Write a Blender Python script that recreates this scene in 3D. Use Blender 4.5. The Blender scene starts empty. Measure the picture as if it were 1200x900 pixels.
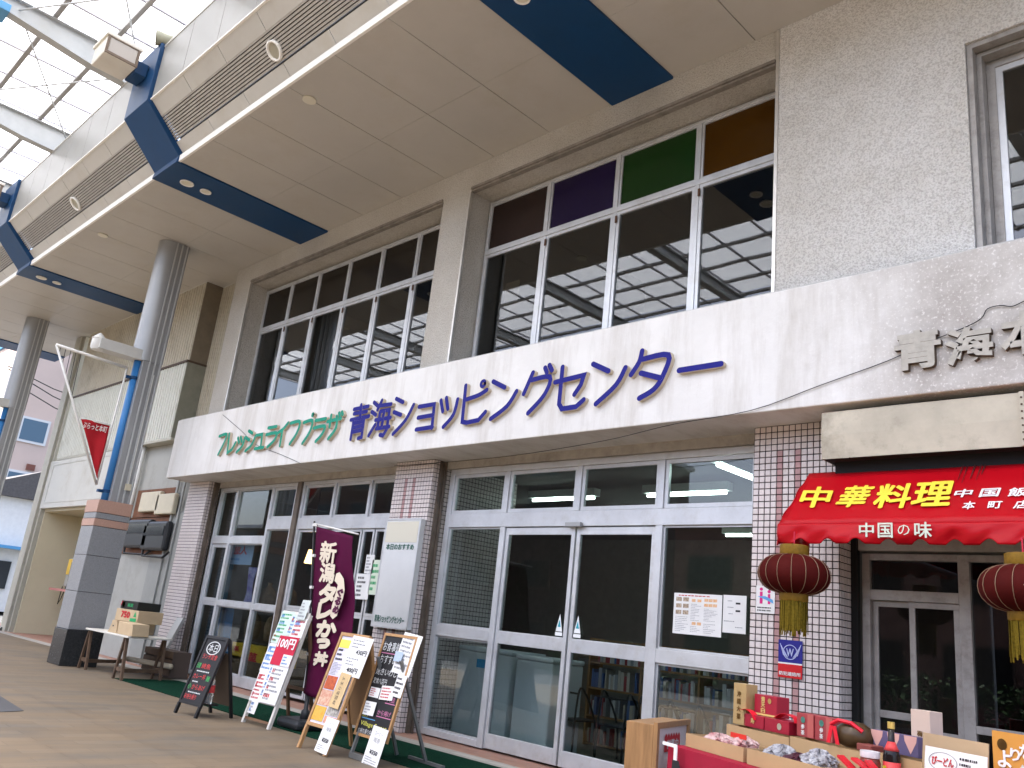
import bpy, bmesh, math, random
from mathutils import Vector, Matrix, Euler
random.seed(7)
R_ = math.radians
scene = bpy.context.scene
COL = scene.collection

# ------------------------------------------------------------------ camera
CAM_LOC = Vector((0.0, 0.0, 1.4))
CAM_ROT = Euler((R_(106.378), R_(-6.071), R_(44.353)), 'XYZ')
FPX = 990.47                                  # focal length in pixels of a 1200-pixel-wide picture
cam_data = bpy.data.cameras.new('camera')
cam_data.sensor_width = 36.0
cam_data.lens = FPX / 1200.0 * 36.0
cam_data.clip_start = 0.05
cam_data.clip_end = 2000.0
cam = bpy.data.objects.new('camera', cam_data)
cam.location = CAM_LOC
cam.rotation_euler = CAM_ROT
COL.objects.link(cam)
scene.camera = cam

# ------------------------------------------------------------------ sky, sun, exposure
SUN_EL, SUN_AZ = 67.0, 203.0                  # azimuth of the sun, clockwise from +Y
world = bpy.data.worlds.new('World')
scene.world = world
world.use_nodes = True
wn = world.node_tree.nodes
wl = world.node_tree.links
wn.clear()
w_out = wn.new('ShaderNodeOutputWorld')
w_bg = wn.new('ShaderNodeBackground')
w_sky = wn.new('ShaderNodeTexSky')
w_sky.sky_type = 'NISHITA'
w_sky.sun_disc = False
w_sky.sun_elevation = R_(SUN_EL)
w_sky.sun_rotation = R_(SUN_AZ)
w_sky.air_density = 0.8
w_sky.dust_density = 5.0
w_sky.ozone_density = 1.0
w_bg.inputs['Strength'].default_value = 0.15
wl.new(w_sky.outputs[0], w_bg.inputs['Color'])
wl.new(w_bg.outputs[0], w_out.inputs['Surface'])

sun_d = bpy.data.lights.new('sun', 'SUN')
sun_d.energy = 4.5
sun_d.angle = R_(0.53)
sun_d.color = (1.0, 0.98, 0.955)
sun = bpy.data.objects.new('sun', sun_d)
az, el = R_(SUN_AZ), R_(SUN_EL)
to_sun = Vector((math.sin(az) * math.cos(el), math.cos(az) * math.cos(el), math.sin(el)))
sun.rotation_euler = to_sun.to_track_quat('Z', 'Y').to_euler()
sun.location = (10, -10, 40)
COL.objects.link(sun)

vs = scene.view_settings
vs.view_transform = 'Standard'
vs.look = 'None'
vs.exposure = 2.2
vs.gamma = 1.0
vs.use_curve_mapping = False
scene.cycles.use_denoising = True
scene.cycles.max_bounces = 10
scene.cycles.diffuse_bounces = 5
scene.cycles.glossy_bounces = 4
scene.cycles.transmission_bounces = 6
scene.cycles.transparent_max_bounces = 12
scene.cycles.sample_clamp_indirect = 6.0
scene.cycles.caustics_reflective = False
scene.cycles.caustics_refractive = False

# ------------------------------------------------------------------ surveying: where a sight line meets a surface of the place
RM = CAM_ROT.to_matrix()
def ray(x, y): return RM @ Vector(((x - 600) / FPX, -(y - 450) / FPX, -1.0))
def hy(x, y, Y):
    d = ray(x, y); return CAM_LOC + d * (Y / d.y)
def hx(x, y, X):
    d = ray(x, y); return CAM_LOC + d * (X / d.x)
def hz(x, y, Z):
    d = ray(x, y); return CAM_LOC + d * ((Z - CAM_LOC.z) / d.z)
def hp(x, y, P, N):
    d = ray(x, y); return CAM_LOC + d * ((Vector(P) - CAM_LOC).dot(Vector(N)) / d.dot(Vector(N)))

# ------------------------------------------------------------------ materials
def lin(c):
    if isinstance(c, str):
        c = c.lstrip('#'); c = [int(c[i:i + 2], 16) / 255 for i in (0, 2, 4)]
        return tuple(v / 12.92 if v <= 0.04045 else ((v + 0.055) / 1.055) ** 2.4 for v in c)
    return tuple(c)
MATS = {}
def mat(name, color, rough=0.6, metal=0.0, var=0.0, vscale=6.0, color2=None, bump=0.0, bscale=40.0, spec=0.28, streak=None, coat=0.0, emit=None, estr=0.0, alpha=None, dirt=0.0, dscale=1.5, trans=0.0):
    if name in MATS: return MATS[name]
    m = bpy.data.materials.new(name); m.use_nodes = True
    nt = m.node_tree; n = nt.nodes; l = nt.links
    b = n['Principled BSDF']
    c = lin(color)
    b.inputs['Base Color'].default_value = (*c, 1)
    b.inputs['Roughness'].default_value = rough
    b.inputs['Metallic'].default_value = metal
    b.inputs['Specular IOR Level'].default_value = spec
    b.inputs['Coat Weight'].default_value = coat
    tc = n.new('ShaderNodeTexCoord')
    vec = tc.outputs['Object']
    if streak:
        mp = n.new('ShaderNodeMapping'); mp.inputs['Scale'].default_value = streak
        l.new(vec, mp.inputs['Vector']); vec = mp.outputs['Vector']
    last = None
    if var > 0 or color2:
        nz = n.new('ShaderNodeTexNoise'); nz.inputs['Scale'].default_value = vscale
        nz.inputs['Detail'].default_value = 6; nz.inputs['Roughness'].default_value = 0.65
        l.new(vec, nz.inputs['Vector'])
        rp = n.new('ShaderNodeValToRGB')
        rp.color_ramp.elements[0].position = 0.32; rp.color_ramp.elements[1].position = 0.68
        c2 = lin(color2) if color2 else tuple(min(1, v * (1 + var)) for v in c)
        c1 = c if color2 else tuple(v * (1 - var) for v in c)
        rp.color_ramp.elements[0].color = (*c1, 1); rp.color_ramp.elements[1].color = (*c2, 1)
        l.new(nz.outputs['Fac'], rp.inputs['Fac'])
        last = rp.outputs['Color']
        mr = n.new('ShaderNodeMapRange'); mr.inputs['To Min'].default_value = max(0.02, rough - 0.08); mr.inputs['To Max'].default_value = min(1, rough + 0.08)
        l.new(nz.outputs['Fac'], mr.inputs['Value']); l.new(mr.outputs['Result'], b.inputs['Roughness'])
    if dirt > 0:
        nd = n.new('ShaderNodeTexNoise'); nd.inputs['Scale'].default_value = dscale; nd.inputs['Detail'].default_value = 9; nd.inputs['Roughness'].default_value = 0.75
        l.new(tc.outputs['Object'], nd.inputs['Vector'])
        rd = n.new('ShaderNodeValToRGB'); rd.color_ramp.elements[0].position = 0.5; rd.color_ramp.elements[1].position = 0.72
        rd.color_ramp.elements[0].color = (1, 1, 1, 1); d = 1 - dirt; rd.color_ramp.elements[1].color = (d, d * 0.97, d * 0.92, 1)
        l.new(nd.outputs['Fac'], rd.inputs['Fac'])
        mx = n.new('ShaderNodeMix'); mx.data_type = 'RGBA'; mx.blend_type = 'MULTIPLY'; mx.inputs['Factor'].default_value = 1
        if last: l.new(last, mx.inputs['A'])
        else: mx.inputs['A'].default_value = (*c, 1)
        l.new(rd.outputs['Color'], mx.inputs['B']); last = mx.outputs['Result']
    if last: l.new(last, b.inputs['Base Color'])
    if bump > 0:
        nb = n.new('ShaderNodeTexNoise'); nb.inputs['Scale'].default_value = bscale; nb.inputs['Detail'].default_value = 4
        l.new(vec, nb.inputs['Vector'])
        bp = n.new('ShaderNodeBump'); bp.inputs['Strength'].default_value = bump; bp.inputs['Distance'].default_value = 0.02
        l.new(nb.outputs['Fac'], bp.inputs['Height']); l.new(bp.outputs['Normal'], b.inputs['Normal'])
    if emit:
        b.inputs['Emission Color'].default_value = (*lin(emit), 1); b.inputs['Emission Strength'].default_value = estr
    if trans: b.inputs['Transmission Weight'].default_value = trans
    MATS[name] = m
    return m

def glass_mat(name, tint=(0.85, 0.9, 0.9), r0=0.04, rough=0.0):
    if name in MATS: return MATS[name]
    m = bpy.data.materials.new(name); m.use_nodes = True
    nt = m.node_tree; n = nt.nodes; l = nt.links
    n.remove(n['Principled BSDF'])
    out = n['Material Output']
    lw = n.new('ShaderNodeLayerWeight'); lw.inputs['Blend'].default_value = 0.5      # facing = 1 - cos, alike on both faces of the pane
    pw = n.new('ShaderNodeMath'); pw.operation = 'POWER'; pw.inputs[1].default_value = 5.0; l.new(lw.outputs['Facing'], pw.inputs[0])
    fr = n.new('ShaderNodeMath'); fr.operation = 'MULTIPLY_ADD'; l.new(pw.outputs[0], fr.inputs[0]); fr.inputs[1].default_value = 1 - r0; fr.inputs[2].default_value = r0
    tr = n.new('ShaderNodeBsdfTransparent'); tr.inputs['Color'].default_value = (*tint, 1)
    gl = n.new('ShaderNodeBsdfGlossy'); gl.inputs['Roughness'].default_value = rough; gl.inputs['Color'].default_value = (0.95, 0.97, 1, 1)
    mx = n.new('ShaderNodeMixShader')
    tc = n.new('ShaderNodeTexCoord'); nz = n.new('ShaderNodeTexNoise'); nz.inputs['Scale'].default_value = 1.3
    l.new(tc.outputs['Object'], nz.inputs['Vector'])
    bp = n.new('ShaderNodeBump'); bp.inputs['Strength'].default_value = 0.025; bp.inputs['Distance'].default_value = 0.02
    l.new(nz.outputs['Fac'], bp.inputs['Height']); l.new(bp.outputs['Normal'], gl.inputs['Normal'])
    l.new(fr.outputs[0], mx.inputs[0]); l.new(tr.outputs[0], mx.inputs[1]); l.new(gl.outputs[0], mx.inputs[2])
    l.new(mx.outputs[0], out.inputs['Surface'])
    MATS[name] = m
    return m

# ------------------------------------------------------------------ mesh building
WLOC = {}
class MB:
    """collects shapes in world (or local) coordinates; build() links them as one mesh object"""
    def __init__(s): s.v = []; s.f = []; s.mi = []; s.cur = 0
    def poly(s, pts):
        b = len(s.v); s.v += [tuple(p) for p in pts]; s.f.append(list(range(b, b + len(pts)))); s.mi.append(s.cur); return s
    def add(s, vs, fs):
        b = len(s.v); s.v += [tuple(p) for p in vs]
        for f in fs: s.f.append([b + i for i in f]); s.mi.append(s.cur)
        return s
    def box(s, x0, x1, y0, y1, z0, z1):
        if x0 > x1: x0, x1 = x1, x0
        if y0 > y1: y0, y1 = y1, y0
        if z0 > z1: z0, z1 = z1, z0
        return s.add([(x0, y0, z0), (x1, y0, z0), (x1, y1, z0), (x0, y1, z0), (x0, y0, z1), (x1, y0, z1), (x1, y1, z1), (x0, y1, z1)],
                     [(0, 3, 2, 1), (4, 5, 6, 7), (0, 1, 5, 4), (1, 2, 6, 5), (2, 3, 7, 6), (3, 0, 4, 7)])
    def obox(s, o, u, v, w):
        """box from a corner and three edge vectors"""
        o, u, v, w = map(Vector, (o, u, v, w))
        p = [o, o + u, o + u + v, o + v, o + w, o + u + w, o + u + v + w, o + v + w]
        fs = [(0, 3, 2, 1), (4, 5, 6, 7), (0, 1, 5, 4), (1, 2, 6, 5), (2, 3, 7, 6), (3, 0, 4, 7)]
        if u.cross(v).dot(w) < 0: fs = [tuple(reversed(f)) for f in fs]
        return s.add(p, fs)
    def bar(s, a, b, w, h, up=(0, 0, 1)):
        a, b = Vector(a), Vector(b); d = (b - a)
        t = d.normalized(); sd = t.cross(Vector(up))
        if sd.length < 1e-4: sd = t.cross(Vector((1, 0, 0)))
        sd.normalize(); n = sd.cross(t).normalized()
        return s.obox(a - sd * w / 2 - n * h / 2, sd * w, d, n * h)
    def prism(s, pts, d):
        """pts: planar loop, d: extrusion vector"""
        d = Vector(d); n = len(pts); p = [Vector(q) for q in pts]
        nrm = Vector((0, 0, 0))
        for i in range(n):
            nrm += p[i].cross(p[(i + 1) % n])
        if nrm.dot(d) > 0: p = p[::-1]
        vs = p + [q + d for q in p]
        fs = [tuple(range(n)), tuple(range(2 * n - 1, n - 1, -1))]
        fs += [(i, i + n, (i + 1) % n + n, (i + 1) % n) for i in range(n)]
        return s.add(vs, fs)
    def tube(s, pts, r, seg=8, caps=True, closed=False):
        pts = [Vector(p) for p in pts]; n = len(pts)
        rs = r if isinstance(r, (list, tuple)) else [r] * n
        base = len(s.v); prev = None
        for i, p in enumerate(pts):
            if i == 0: t = pts[1] - p
            elif i == n - 1: t = p - pts[i - 1]
            else: t = (pts[i + 1] - p).normalized() + (p - pts[i - 1]).normalized()
            t.normalize()
            if prev is None:
                a = t.cross(Vector((0, 0, 1)))
                if a.length < 1e-3: a = t.cross(Vector((1, 0, 0)))
            else:
                a = prev - t * prev.dot(t)
            a.normalize(); prev = a; b = t.cross(a)
            for k in range(seg):
                an = 2 * math.pi * k / seg
                s.v.append(tuple(p + (a * math.cos(an) + b * math.sin(an)) * rs[i]))
        for i in range(n - 1):
            for k in range(seg):
                k2 = (k + 1) % seg
                s.f.append([base + i * seg + k, base + i * seg + k2, base + (i + 1) * seg + k2, base + (i + 1) * seg + k]); s.mi.append(s.cur)
        if caps:
            s.f.append([base + k for k in range(seg)][::-1]); s.mi.append(s.cur)
            s.f.append([base + (n - 1) * seg + k for k in range(seg)]); s.mi.append(s.cur)
        return s
    def lathe(s, prof, c=(0, 0, 0), seg=20, axis=None):
        """prof: (radius, height) up the axis"""
        c = Vector(c); base = len(s.v)
        ax = Vector(axis).normalized() if axis else Vector((0, 0, 1))
        a = ax.cross(Vector((0, 1, 0)))
        if a.length < 1e-3: a = Vector((1, 0, 0))
        a.normalize(); b = ax.cross(a)
        for r, h in prof:
            for k in range(seg):
                an = 2 * math.pi * k / seg
                s.v.append(tuple(c + ax * h + (a * math.cos(an) + b * math.sin(an)) * r))
        for i in range(len(prof) - 1):
            for k in range(seg):
                k2 = (k + 1) % seg
                s.f.append([base + i * seg + k, base + i * seg + k2, base + (i + 1) * seg + k2, base + (i + 1) * seg + k]); s.mi.append(s.cur)
        if prof[0][0] > 1e-4: s.f.append([base + k for k in range(seg)][::-1]); s.mi.append(s.cur)
        if prof[-1][0] > 1e-4: s.f.append([base + (len(prof) - 1) * seg + k for k in range(seg)]); s.mi.append(s.cur)
        return s
    def sheet(s, P, nu, nv, thick=None):
        """grid from a function P(i/nu, j/nv)"""
        b = len(s.v)
        for j in range(nv + 1):
            for i in range(nu + 1): s.v.append(tuple(P(i / nu, j / nv)))
        for j in range(nv):
            for i in range(nu):
                q = b + j * (nu + 1) + i
                s.f.append([q, q + 1, q + nu + 2, q + nu + 1]); s.mi.append(s.cur)
        return s
    def mesh(s, name, mats, off=Vector((0, 0, 0))):
        me = bpy.data.meshes.new(name)
        me.from_pydata([(x - off.x, y - off.y, z - off.z) for x, y, z in s.v], [], s.f)
        for m in mats: me.materials.append(m)
        for p, i in zip(me.polygons, s.mi): p.material_index = i
        me.update()
        return me
    def build(s, name, m, parent=None, smooth=False, local=False, bevel=0.0, solid=0.0, autos=None, **props):
        mats = m if isinstance(m, (list, tuple)) else [m]
        off = Vector((0, 0, 0))
        if parent is not None and not local: off = Vector(WLOC[parent.name])
        me = s.mesh(name, mats, off)
        if smooth or autos:
            for p in me.polygons: p.use_smooth = True
        if autos: me.set_sharp_from_angle(angle=R_(autos))
        o = bpy.data.objects.new(name, me); COL.objects.link(o)
        if parent is not None: o.parent = parent; WLOC[o.name] = WLOC[parent.name]
        else: WLOC[o.name] = (0, 0, 0)
        if solid:
            md = o.modifiers.new('solid', 'SOLIDIFY'); md.thickness = solid; md.offset = 0
        if bevel:
            md = o.modifiers.new('bevel', 'BEVEL'); md.width = bevel; md.segments = 2; md.limit_method = 'ANGLE'; md.angle_limit = R_(40)
        for k, v in props.items(): o[k] = v
        return o

def tag(o, label, cat=None, group=None, kind=None):
    o['label'] = label
    if cat: o['category'] = cat
    if group: o['group'] = group
    if kind: o['kind'] = kind
    return o
def thing(name, label, cat, loc=(0, 0, 0), rz=0.0, group=None):
    o = bpy.data.objects.new(name, None); COL.objects.link(o)
    o.location = loc; o.rotation_euler = (0, 0, rz); o.empty_display_size = 0.2
    WLOC[o.name] = tuple(loc)
    return tag(o, label, cat, group)
def struct(name, mb, m, **kw):
    o = mb.build(name, m, **kw); o['kind'] = 'structure'; return o
def fake_parent(name, loc=(0, 0, 0)): WLOC[name] = loc

# ------------------------------------------------------------------ lettering
_TXT = {}
def glyphs(txt, bold=0.0, spacing=1.0):
    key = (txt, bold, spacing)
    if key in _TXT: return _TXT[key]
    cu = bpy.data.curves.new('txt', 'FONT'); cu.body = txt; cu.size = 1.0; cu.offset = bold; cu.resolution_u = 2
    cu.space_character = spacing
    o = bpy.data.objects.new('txt', cu); COL.objects.link(o)
    dg = bpy.context.evaluated_depsgraph_get()
    me = bpy.data.meshes.new_from_object(o.evaluated_get(dg))
    vs_ = [v.co.copy() for v in me.vertices]; fs_ = [tuple(p.vertices) for p in me.polygons]
    bpy.data.objects.remove(o); bpy.data.curves.remove(cu); bpy.data.meshes.remove(me)
    _TXT[key] = (vs_, fs_)
    return _TXT[key]
def letter(mb, txt, O, U, V, bold=0.0, shear=0.0, spacing=1.0, depth=0.0, pad=None):
    """fit the text into the parallelogram O, O+U, O+V (flat, or a raised block when depth is given)"""
    vs_, fs_ = glyphs(txt, bold if depth else 0.0, spacing)
    if not vs_: return mb
    x0 = min(v.x for v in vs_); x1 = max(v.x for v in vs_); y0 = min(v.y for v in vs_); y1 = max(v.y for v in vs_)
    O, U, V = Vector(O), Vector(U), Vector(V)
    pts = []
    for v in vs_:
        a = (v.x - x0) / max(1e-6, x1 - x0); b = (v.y - y0) / max(1e-6, y1 - y0)
        pts.append(O + U * (a + shear * b) + V * b)
    if depth:
        N = U.cross(V).normalized() * depth
        n = len(pts); cnt = {}
        for f in fs_:
            for i in range(len(f)):
                e = (f[i], f[(i + 1) % len(f)]); cnt[e] = 1
        c0 = mb.cur
        mb.add([p + N for p in pts], fs_)
        mb.cur = c0 + 1 if isinstance(depth, float) else c0
        vs2 = pts + [p + N for p in pts]
        mb.add(vs2, [(a, b, b + n, a + n) for (a, b) in cnt if (b, a) not in cnt])
        mb.cur = c0
        if bold > 0.011:
            du, dv = U * 0.006, V * 0.006
            for k, (a, b) in enumerate(((1, 0), (-1, 0), (0, 1), (0, -1))):
                q = [p + du * a + dv * b + N * (0.0006 * (k + 1) / depth) for p in pts]
                mb.add([p + N for p in q], fs_)
                mb.cur = c0 + 1; mb.add(q + [p + N for p in q], [(e, g, g + n, e + n) for (e, g) in cnt if (g, e) not in cnt]); mb.cur = c0
    else:
        mb.add(pts, fs_)
        if bold > 0.011:                 # heavier weight: the same glyph struck again a hair to each side
            N = U.cross(V).normalized()
            du, dv = U * (bold * 0.9 / max(0.3, x1 - x0)), V * (bold * 0.9 / max(0.3, y1 - y0))
            for k, (a, b) in enumerate(((1, 0), (-1, 0), (0, 1), (0, -1), (0.7, 0.7), (-0.7, -0.7), (0.7, -0.7), (-0.7, 0.7))):
                mb.add([p + du * a + dv * b + N * 0.0003 * (k + 1) for p in pts], fs_)
    return mb
def lines_of(mb, O, U, V, rows, seed=0, fill=(0.3, 0.95), h=0.45, gaps=True):
    """rows of small dark dashes that stand for print too small to read"""
    rg = random.Random(seed); O, U, V = Vector(O), Vector(U), Vector(V)
    for r in range(rows):
        v0 = 1 - (r + 0.5 + h / 2) / rows; v1 = 1 - (r + 0.5 - h / 2) / rows
        u = 0.0; end = rg.uniform(*fill)
        while u < end:
            w = rg.uniform(0.03, 0.09)
            if u + w > 1: break
            mb.poly([O + U * u + V * v0, O + U * (u + w) + V * v0, O + U * (u + w) + V * v1, O + U * u + V * v1])
            u += w + rg.uniform(0.012, 0.04)
    return mb

# ================================================================== MATERIALS
M_alu = mat('aluminium', (0.60, 0.615, 0.635), rough=0.38, metal=0.45, var=0.08, vscale=3, dirt=0.15, dscale=4)
M_alu_old = mat('weathered_aluminium', (0.36, 0.34, 0.32), rough=0.5, metal=0.4, var=0.15, vscale=5, dirt=0.35, dscale=6)
M_soffit = mat('soffit_metal', (0.465, 0.447, 0.415), rough=0.5, var=0.05, vscale=0.7, dirt=0.06, dscale=0.8)
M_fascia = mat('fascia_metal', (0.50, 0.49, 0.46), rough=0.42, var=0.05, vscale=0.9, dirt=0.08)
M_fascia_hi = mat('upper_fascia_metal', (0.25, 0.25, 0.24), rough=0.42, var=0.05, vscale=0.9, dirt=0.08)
M_white_trim = mat('white_trim', (0.8, 0.79, 0.76), rough=0.45, var=0.04)
M_grille = mat('grille_metal', (0.36, 0.345, 0.32), rough=0.55, var=0.1)
M_blue = mat('blue_painted_metal', (0.0035, 0.042, 0.125), rough=0.5, var=0.06, vscale=2, dirt=0.1)
M_dark = mat('dark_void', (0.012, 0.012, 0.013), rough=0.9)
M_steel = mat('painted_steel', (0.42, 0.44, 0.45), rough=0.45, var=0.08, vscale=3, dirt=0.15)
M_steel_d = mat('purlin_steel', (0.30, 0.29, 0.28), rough=0.5, var=0.08)
M_band = None
M_conc = mat('header_concrete', (0.40, 0.375, 0.34), rough=0.85, var=0.16, vscale=5, bump=0.25, bscale=60, dirt=0.35)
M_glass = glass_mat('shop_glass', (0.72, 0.76, 0.76), 0.05)
M_glass_up = glass_mat('upper_glass', (0.5, 0.52, 0.52), 0.068)
M_wire = mat('black_cable', (0.02, 0.02, 0.02), rough=0.6)

def pebble_mat(name, base, dark, scale=55.0):
    m = bpy.data.materials.new(name); m.use_nodes = True
    n = m.node_tree.nodes; l = m.node_tree.links; b = n['Principled BSDF']
    tc = n.new('ShaderNodeTexCoord')
    vo = n.new('ShaderNodeTexVoronoi'); vo.inputs['Scale'].default_value = scale
    nz = n.new('ShaderNodeTexNoise'); nz.inputs['Scale'].default_value = scale * 0.75; nz.inputs['Detail'].default_value = 5
    big = n.new('ShaderNodeTexNoise'); big.inputs['Scale'].default_value = 0.9; big.inputs['Detail'].default_value = 8; big.inputs['Roughness'].default_value = 0.7
    for q in (vo, nz, big): l.new(tc.outputs['Object'], q.inputs['Vector'])
    rp = n.new('ShaderNodeValToRGB'); e = rp.color_ramp.elements
    e[0].position = 0.36; e[0].color = (*dark, 1); e[1].position = 0.56; e[1].color = (*base, 1)
    l.new(nz.outputs['Fac'], rp.inputs['Fac'])
    rb = n.new('ShaderNodeValToRGB'); rb.color_ramp.elements[0].position = 0.35; rb.color_ramp.elements[1].position = 0.7
    rb.color_ramp.elements[0].color = (1, 1, 1, 1); rb.color_ramp.elements[1].color = (0.80, 0.78, 0.74, 1)
    l.new(big.outputs['Fac'], rb.inputs['Fac'])
    mx = n.new('ShaderNodeMix'); mx.data_type = 'RGBA'; mx.blend_type = 'MULTIPLY'; mx.inputs['Factor'].default_value = 1
    l.new(rp.outputs['Color'], mx.inputs['A']); l.new(rb.outputs['Color'], mx.inputs['B'])
    l.new(mx.outputs['Result'], b.inputs['Base Color'])
    b.inputs['Roughness'].default_value = 0.9
    ad = n.new('ShaderNodeMath'); ad.operation = 'ADD'; l.new(nz.outputs['Fac'], ad.inputs[0]); l.new(vo.outputs['Distance'], ad.inputs[1])
    bp = n.new('ShaderNodeBump'); bp.inputs['Strength'].default_value = 0.8; bp.inputs['Distance'].default_value = 0.012
    l.new(ad.outputs[0], bp.inputs['Height']); l.new(bp.outputs['Normal'], b.inputs['Normal'])
    MATS[name] = m
    return m
M_pebble = pebble_mat('pebbledash', (0.74, 0.73, 0.71), (0.52, 0.505, 0.485), 75.0)
M_pier = pebble_mat('rough_render', (0.58, 0.56, 0.52), (0.46, 0.435, 0.395), 60.0)

def band_mat():
    """painted concrete: clean towards the shop name, flaking and soiled towards the old raised name"""
    m = bpy.data.materials.new('painted_concrete_band'); m.use_nodes = True
    n = m.node_tree.nodes; l = m.node_tree.links; b = n['Principled BSDF']
    tc = n.new('ShaderNodeTexCoord'); sp = n.new('ShaderNodeSeparateXYZ'); l.new(tc.outputs['Object'], sp.inputs[0])
    def noise(s, d=6, r=0.65, vec=None):
        q = n.new('ShaderNodeTexNoise'); q.inputs['Scale'].default_value = s; q.inputs['Detail'].default_value = d; q.inputs['Roughness'].default_value = r
        l.new(vec or tc.outputs['Object'], q.inputs['Vector']); return q.outputs['Fac']
    def ramp(src, p0, c0, p1, c1):
        q = n.new('ShaderNodeValToRGB'); e = q.color_ramp.elements
        e[0].position = p0; e[0].color = (*c0, 1); e[1].position = p1; e[1].color = (*c1, 1); l.new(src, q.inputs['Fac']); return q.outputs['Color']
    def mix(f, a, bb, mode='MIX'):
        q = n.new('ShaderNodeMix'); q.data_type = 'RGBA'; q.blend_type = mode
        if isinstance(f, float): q.inputs['Factor'].default_value = f
        else: l.new(f, q.inputs['Factor'])
        l.new(a, q.inputs['A']); l.new(bb, q.inputs['B']); return q.outputs['Result']
    mp = n.new('ShaderNodeMapping'); mp.inputs['Scale'].default_value = (2.6, 1, 0.35); l.new(tc.outputs['Object'], mp.inputs['Vector'])
    clean = ramp(noise(1.2, 8, 0.7), 0.3, (0.66, 0.65, 0.63), 0.72, (0.76, 0.755, 0.74))
    runs = ramp(noise(1.4, 7, 0.7, mp.outputs['Vector']), 0.46, (1, 1, 1), 0.8, (0.70, 0.67, 0.63))
    clean = mix(1.0, clean, runs, 'MULTIPLY')
    soil = ramp(noise(2.0, 8, 0.75), 0.35, (0.33, 0.30, 0.275), 0.7, (0.52, 0.50, 0.47))
    flakes = ramp(noise(34.0, 5, 0.65), 0.55, (0, 0, 0), 0.64, (1, 1, 1))
    fw = n.new('ShaderNodeRGB'); fw.outputs[0].default_value = (0.66, 0.645, 0.62, 1)
    soiled = mix(flakes, soil, fw.outputs[0])
    # how far along the band the coat has gone
    mr = n.new('ShaderNodeMapRange'); mr.inputs['From Min'].default_value = 6.2; mr.inputs['From Max'].default_value = 7.9
    l.new(sp.outputs['X'], mr.inputs['Value'])
    ad = n.new('ShaderNodeMath'); ad.operation = 'ADD'; l.new(mr.outputs['Result'], ad.inputs[0])
    nn = n.new('ShaderNodeMath'); nn.operation = 'MULTIPLY_ADD'; l.new(noise(1.1, 6, 0.7), nn.inputs[0]); nn.inputs[1].default_value = 1.6; nn.inputs[2].default_value = -0.95
    l.new(nn.outputs[0], ad.inputs[1]); ad.use_clamp = True
    col = mix(ad.outputs[0], clean, soiled)
    l.new(col, b.inputs['Base Color']); b.inputs['Roughness'].default_value = 0.75
    bp = n.new('ShaderNodeBump'); bp.inputs['Strength'].default_value = 0.22; bp.inputs['Distance'].default_value = 0.02
    l.new(noise(9, 6, 0.6), bp.inputs['Height']); l.new(bp.outputs['Normal'], b.inputs['Normal'])
    return m
M_band = band_mat()

def paving_mat():
    m = bpy.data.materials.new('paving_blocks'); m.use_nodes = True
    n = m.node_tree.nodes; l = m.node_tree.links; b = n['Principled BSDF']
    tc = n.new('ShaderNodeTexCoord')
    mp = n.new('ShaderNodeMapping'); mp.inputs['Rotation'].default_value = (0, 0, R_(90)); l.new(tc.outputs['Object'], mp.inputs['Vector'])
    br = n.new('ShaderNodeTexBrick'); br.inputs['Scale'].default_value = 1.0
    br.inputs['Brick Width'].default_value = 0.6; br.inputs['Row Height'].default_value = 0.2; br.inputs['Mortar Size'].default_value = 0.004
    br.inputs['Color1'].default_value = (0.148, 0.119, 0.086, 1); br.inputs['Color2'].default_value = (0.168, 0.136, 0.099, 1); br.inputs['Mortar'].default_value = (0.132, 0.106, 0.078, 1)
    l.new(mp.outputs['Vector'], br.inputs['Vector'])
    mp2 = n.new('ShaderNodeMapping'); mp2.inputs['Scale'].default_value = (2.2, 0.55, 1); l.new(tc.outputs['Object'], mp2.inputs['Vector'])
    nz = n.new('ShaderNodeTexNoise'); nz.inputs['Scale'].default_value = 1.1; nz.inputs['Detail'].default_value = 8; nz.inputs['Roughness'].default_value = 0.7
    l.new(mp2.outputs['Vector'], nz.inputs['Vector'])
    rp = n.new('ShaderNodeValToRGB'); e = rp.color_ramp.elements
    e[0].position = 0.34; e[0].color = (0.80, 0.86, 0.95, 1); e[1].position = 0.55; e[1].color = (1.1, 1.03, 0.94, 1)
    l.new(nz.outputs['Fac'], rp.inputs['Fac'])
    mx = n.new('ShaderNodeMix'); mx.data_type = 'RGBA'; mx.blend_type = 'MULTIPLY'; mx.inputs['Factor'].default_value = 1
    l.new(br.outputs['Color'], mx.inputs['A']); l.new(rp.outputs['Color'], mx.inputs['B'])
    l.new(mx.outputs['Result'], b.inputs['Base Color']); b.inputs['Roughness'].default_value = 0.7; b.inputs['Specular IOR Level'].default_value = 0.25
    bp = n.new('ShaderNodeBump'); bp.inputs['Strength'].default_value = 0.35; bp.inputs['Distance'].default_value = 0.006; bp.invert = True
    l.new(br.outputs['Fac'], bp.inputs['Height']); l.new(bp.outputs['Normal'], b.inputs['Normal'])
    return m
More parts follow.
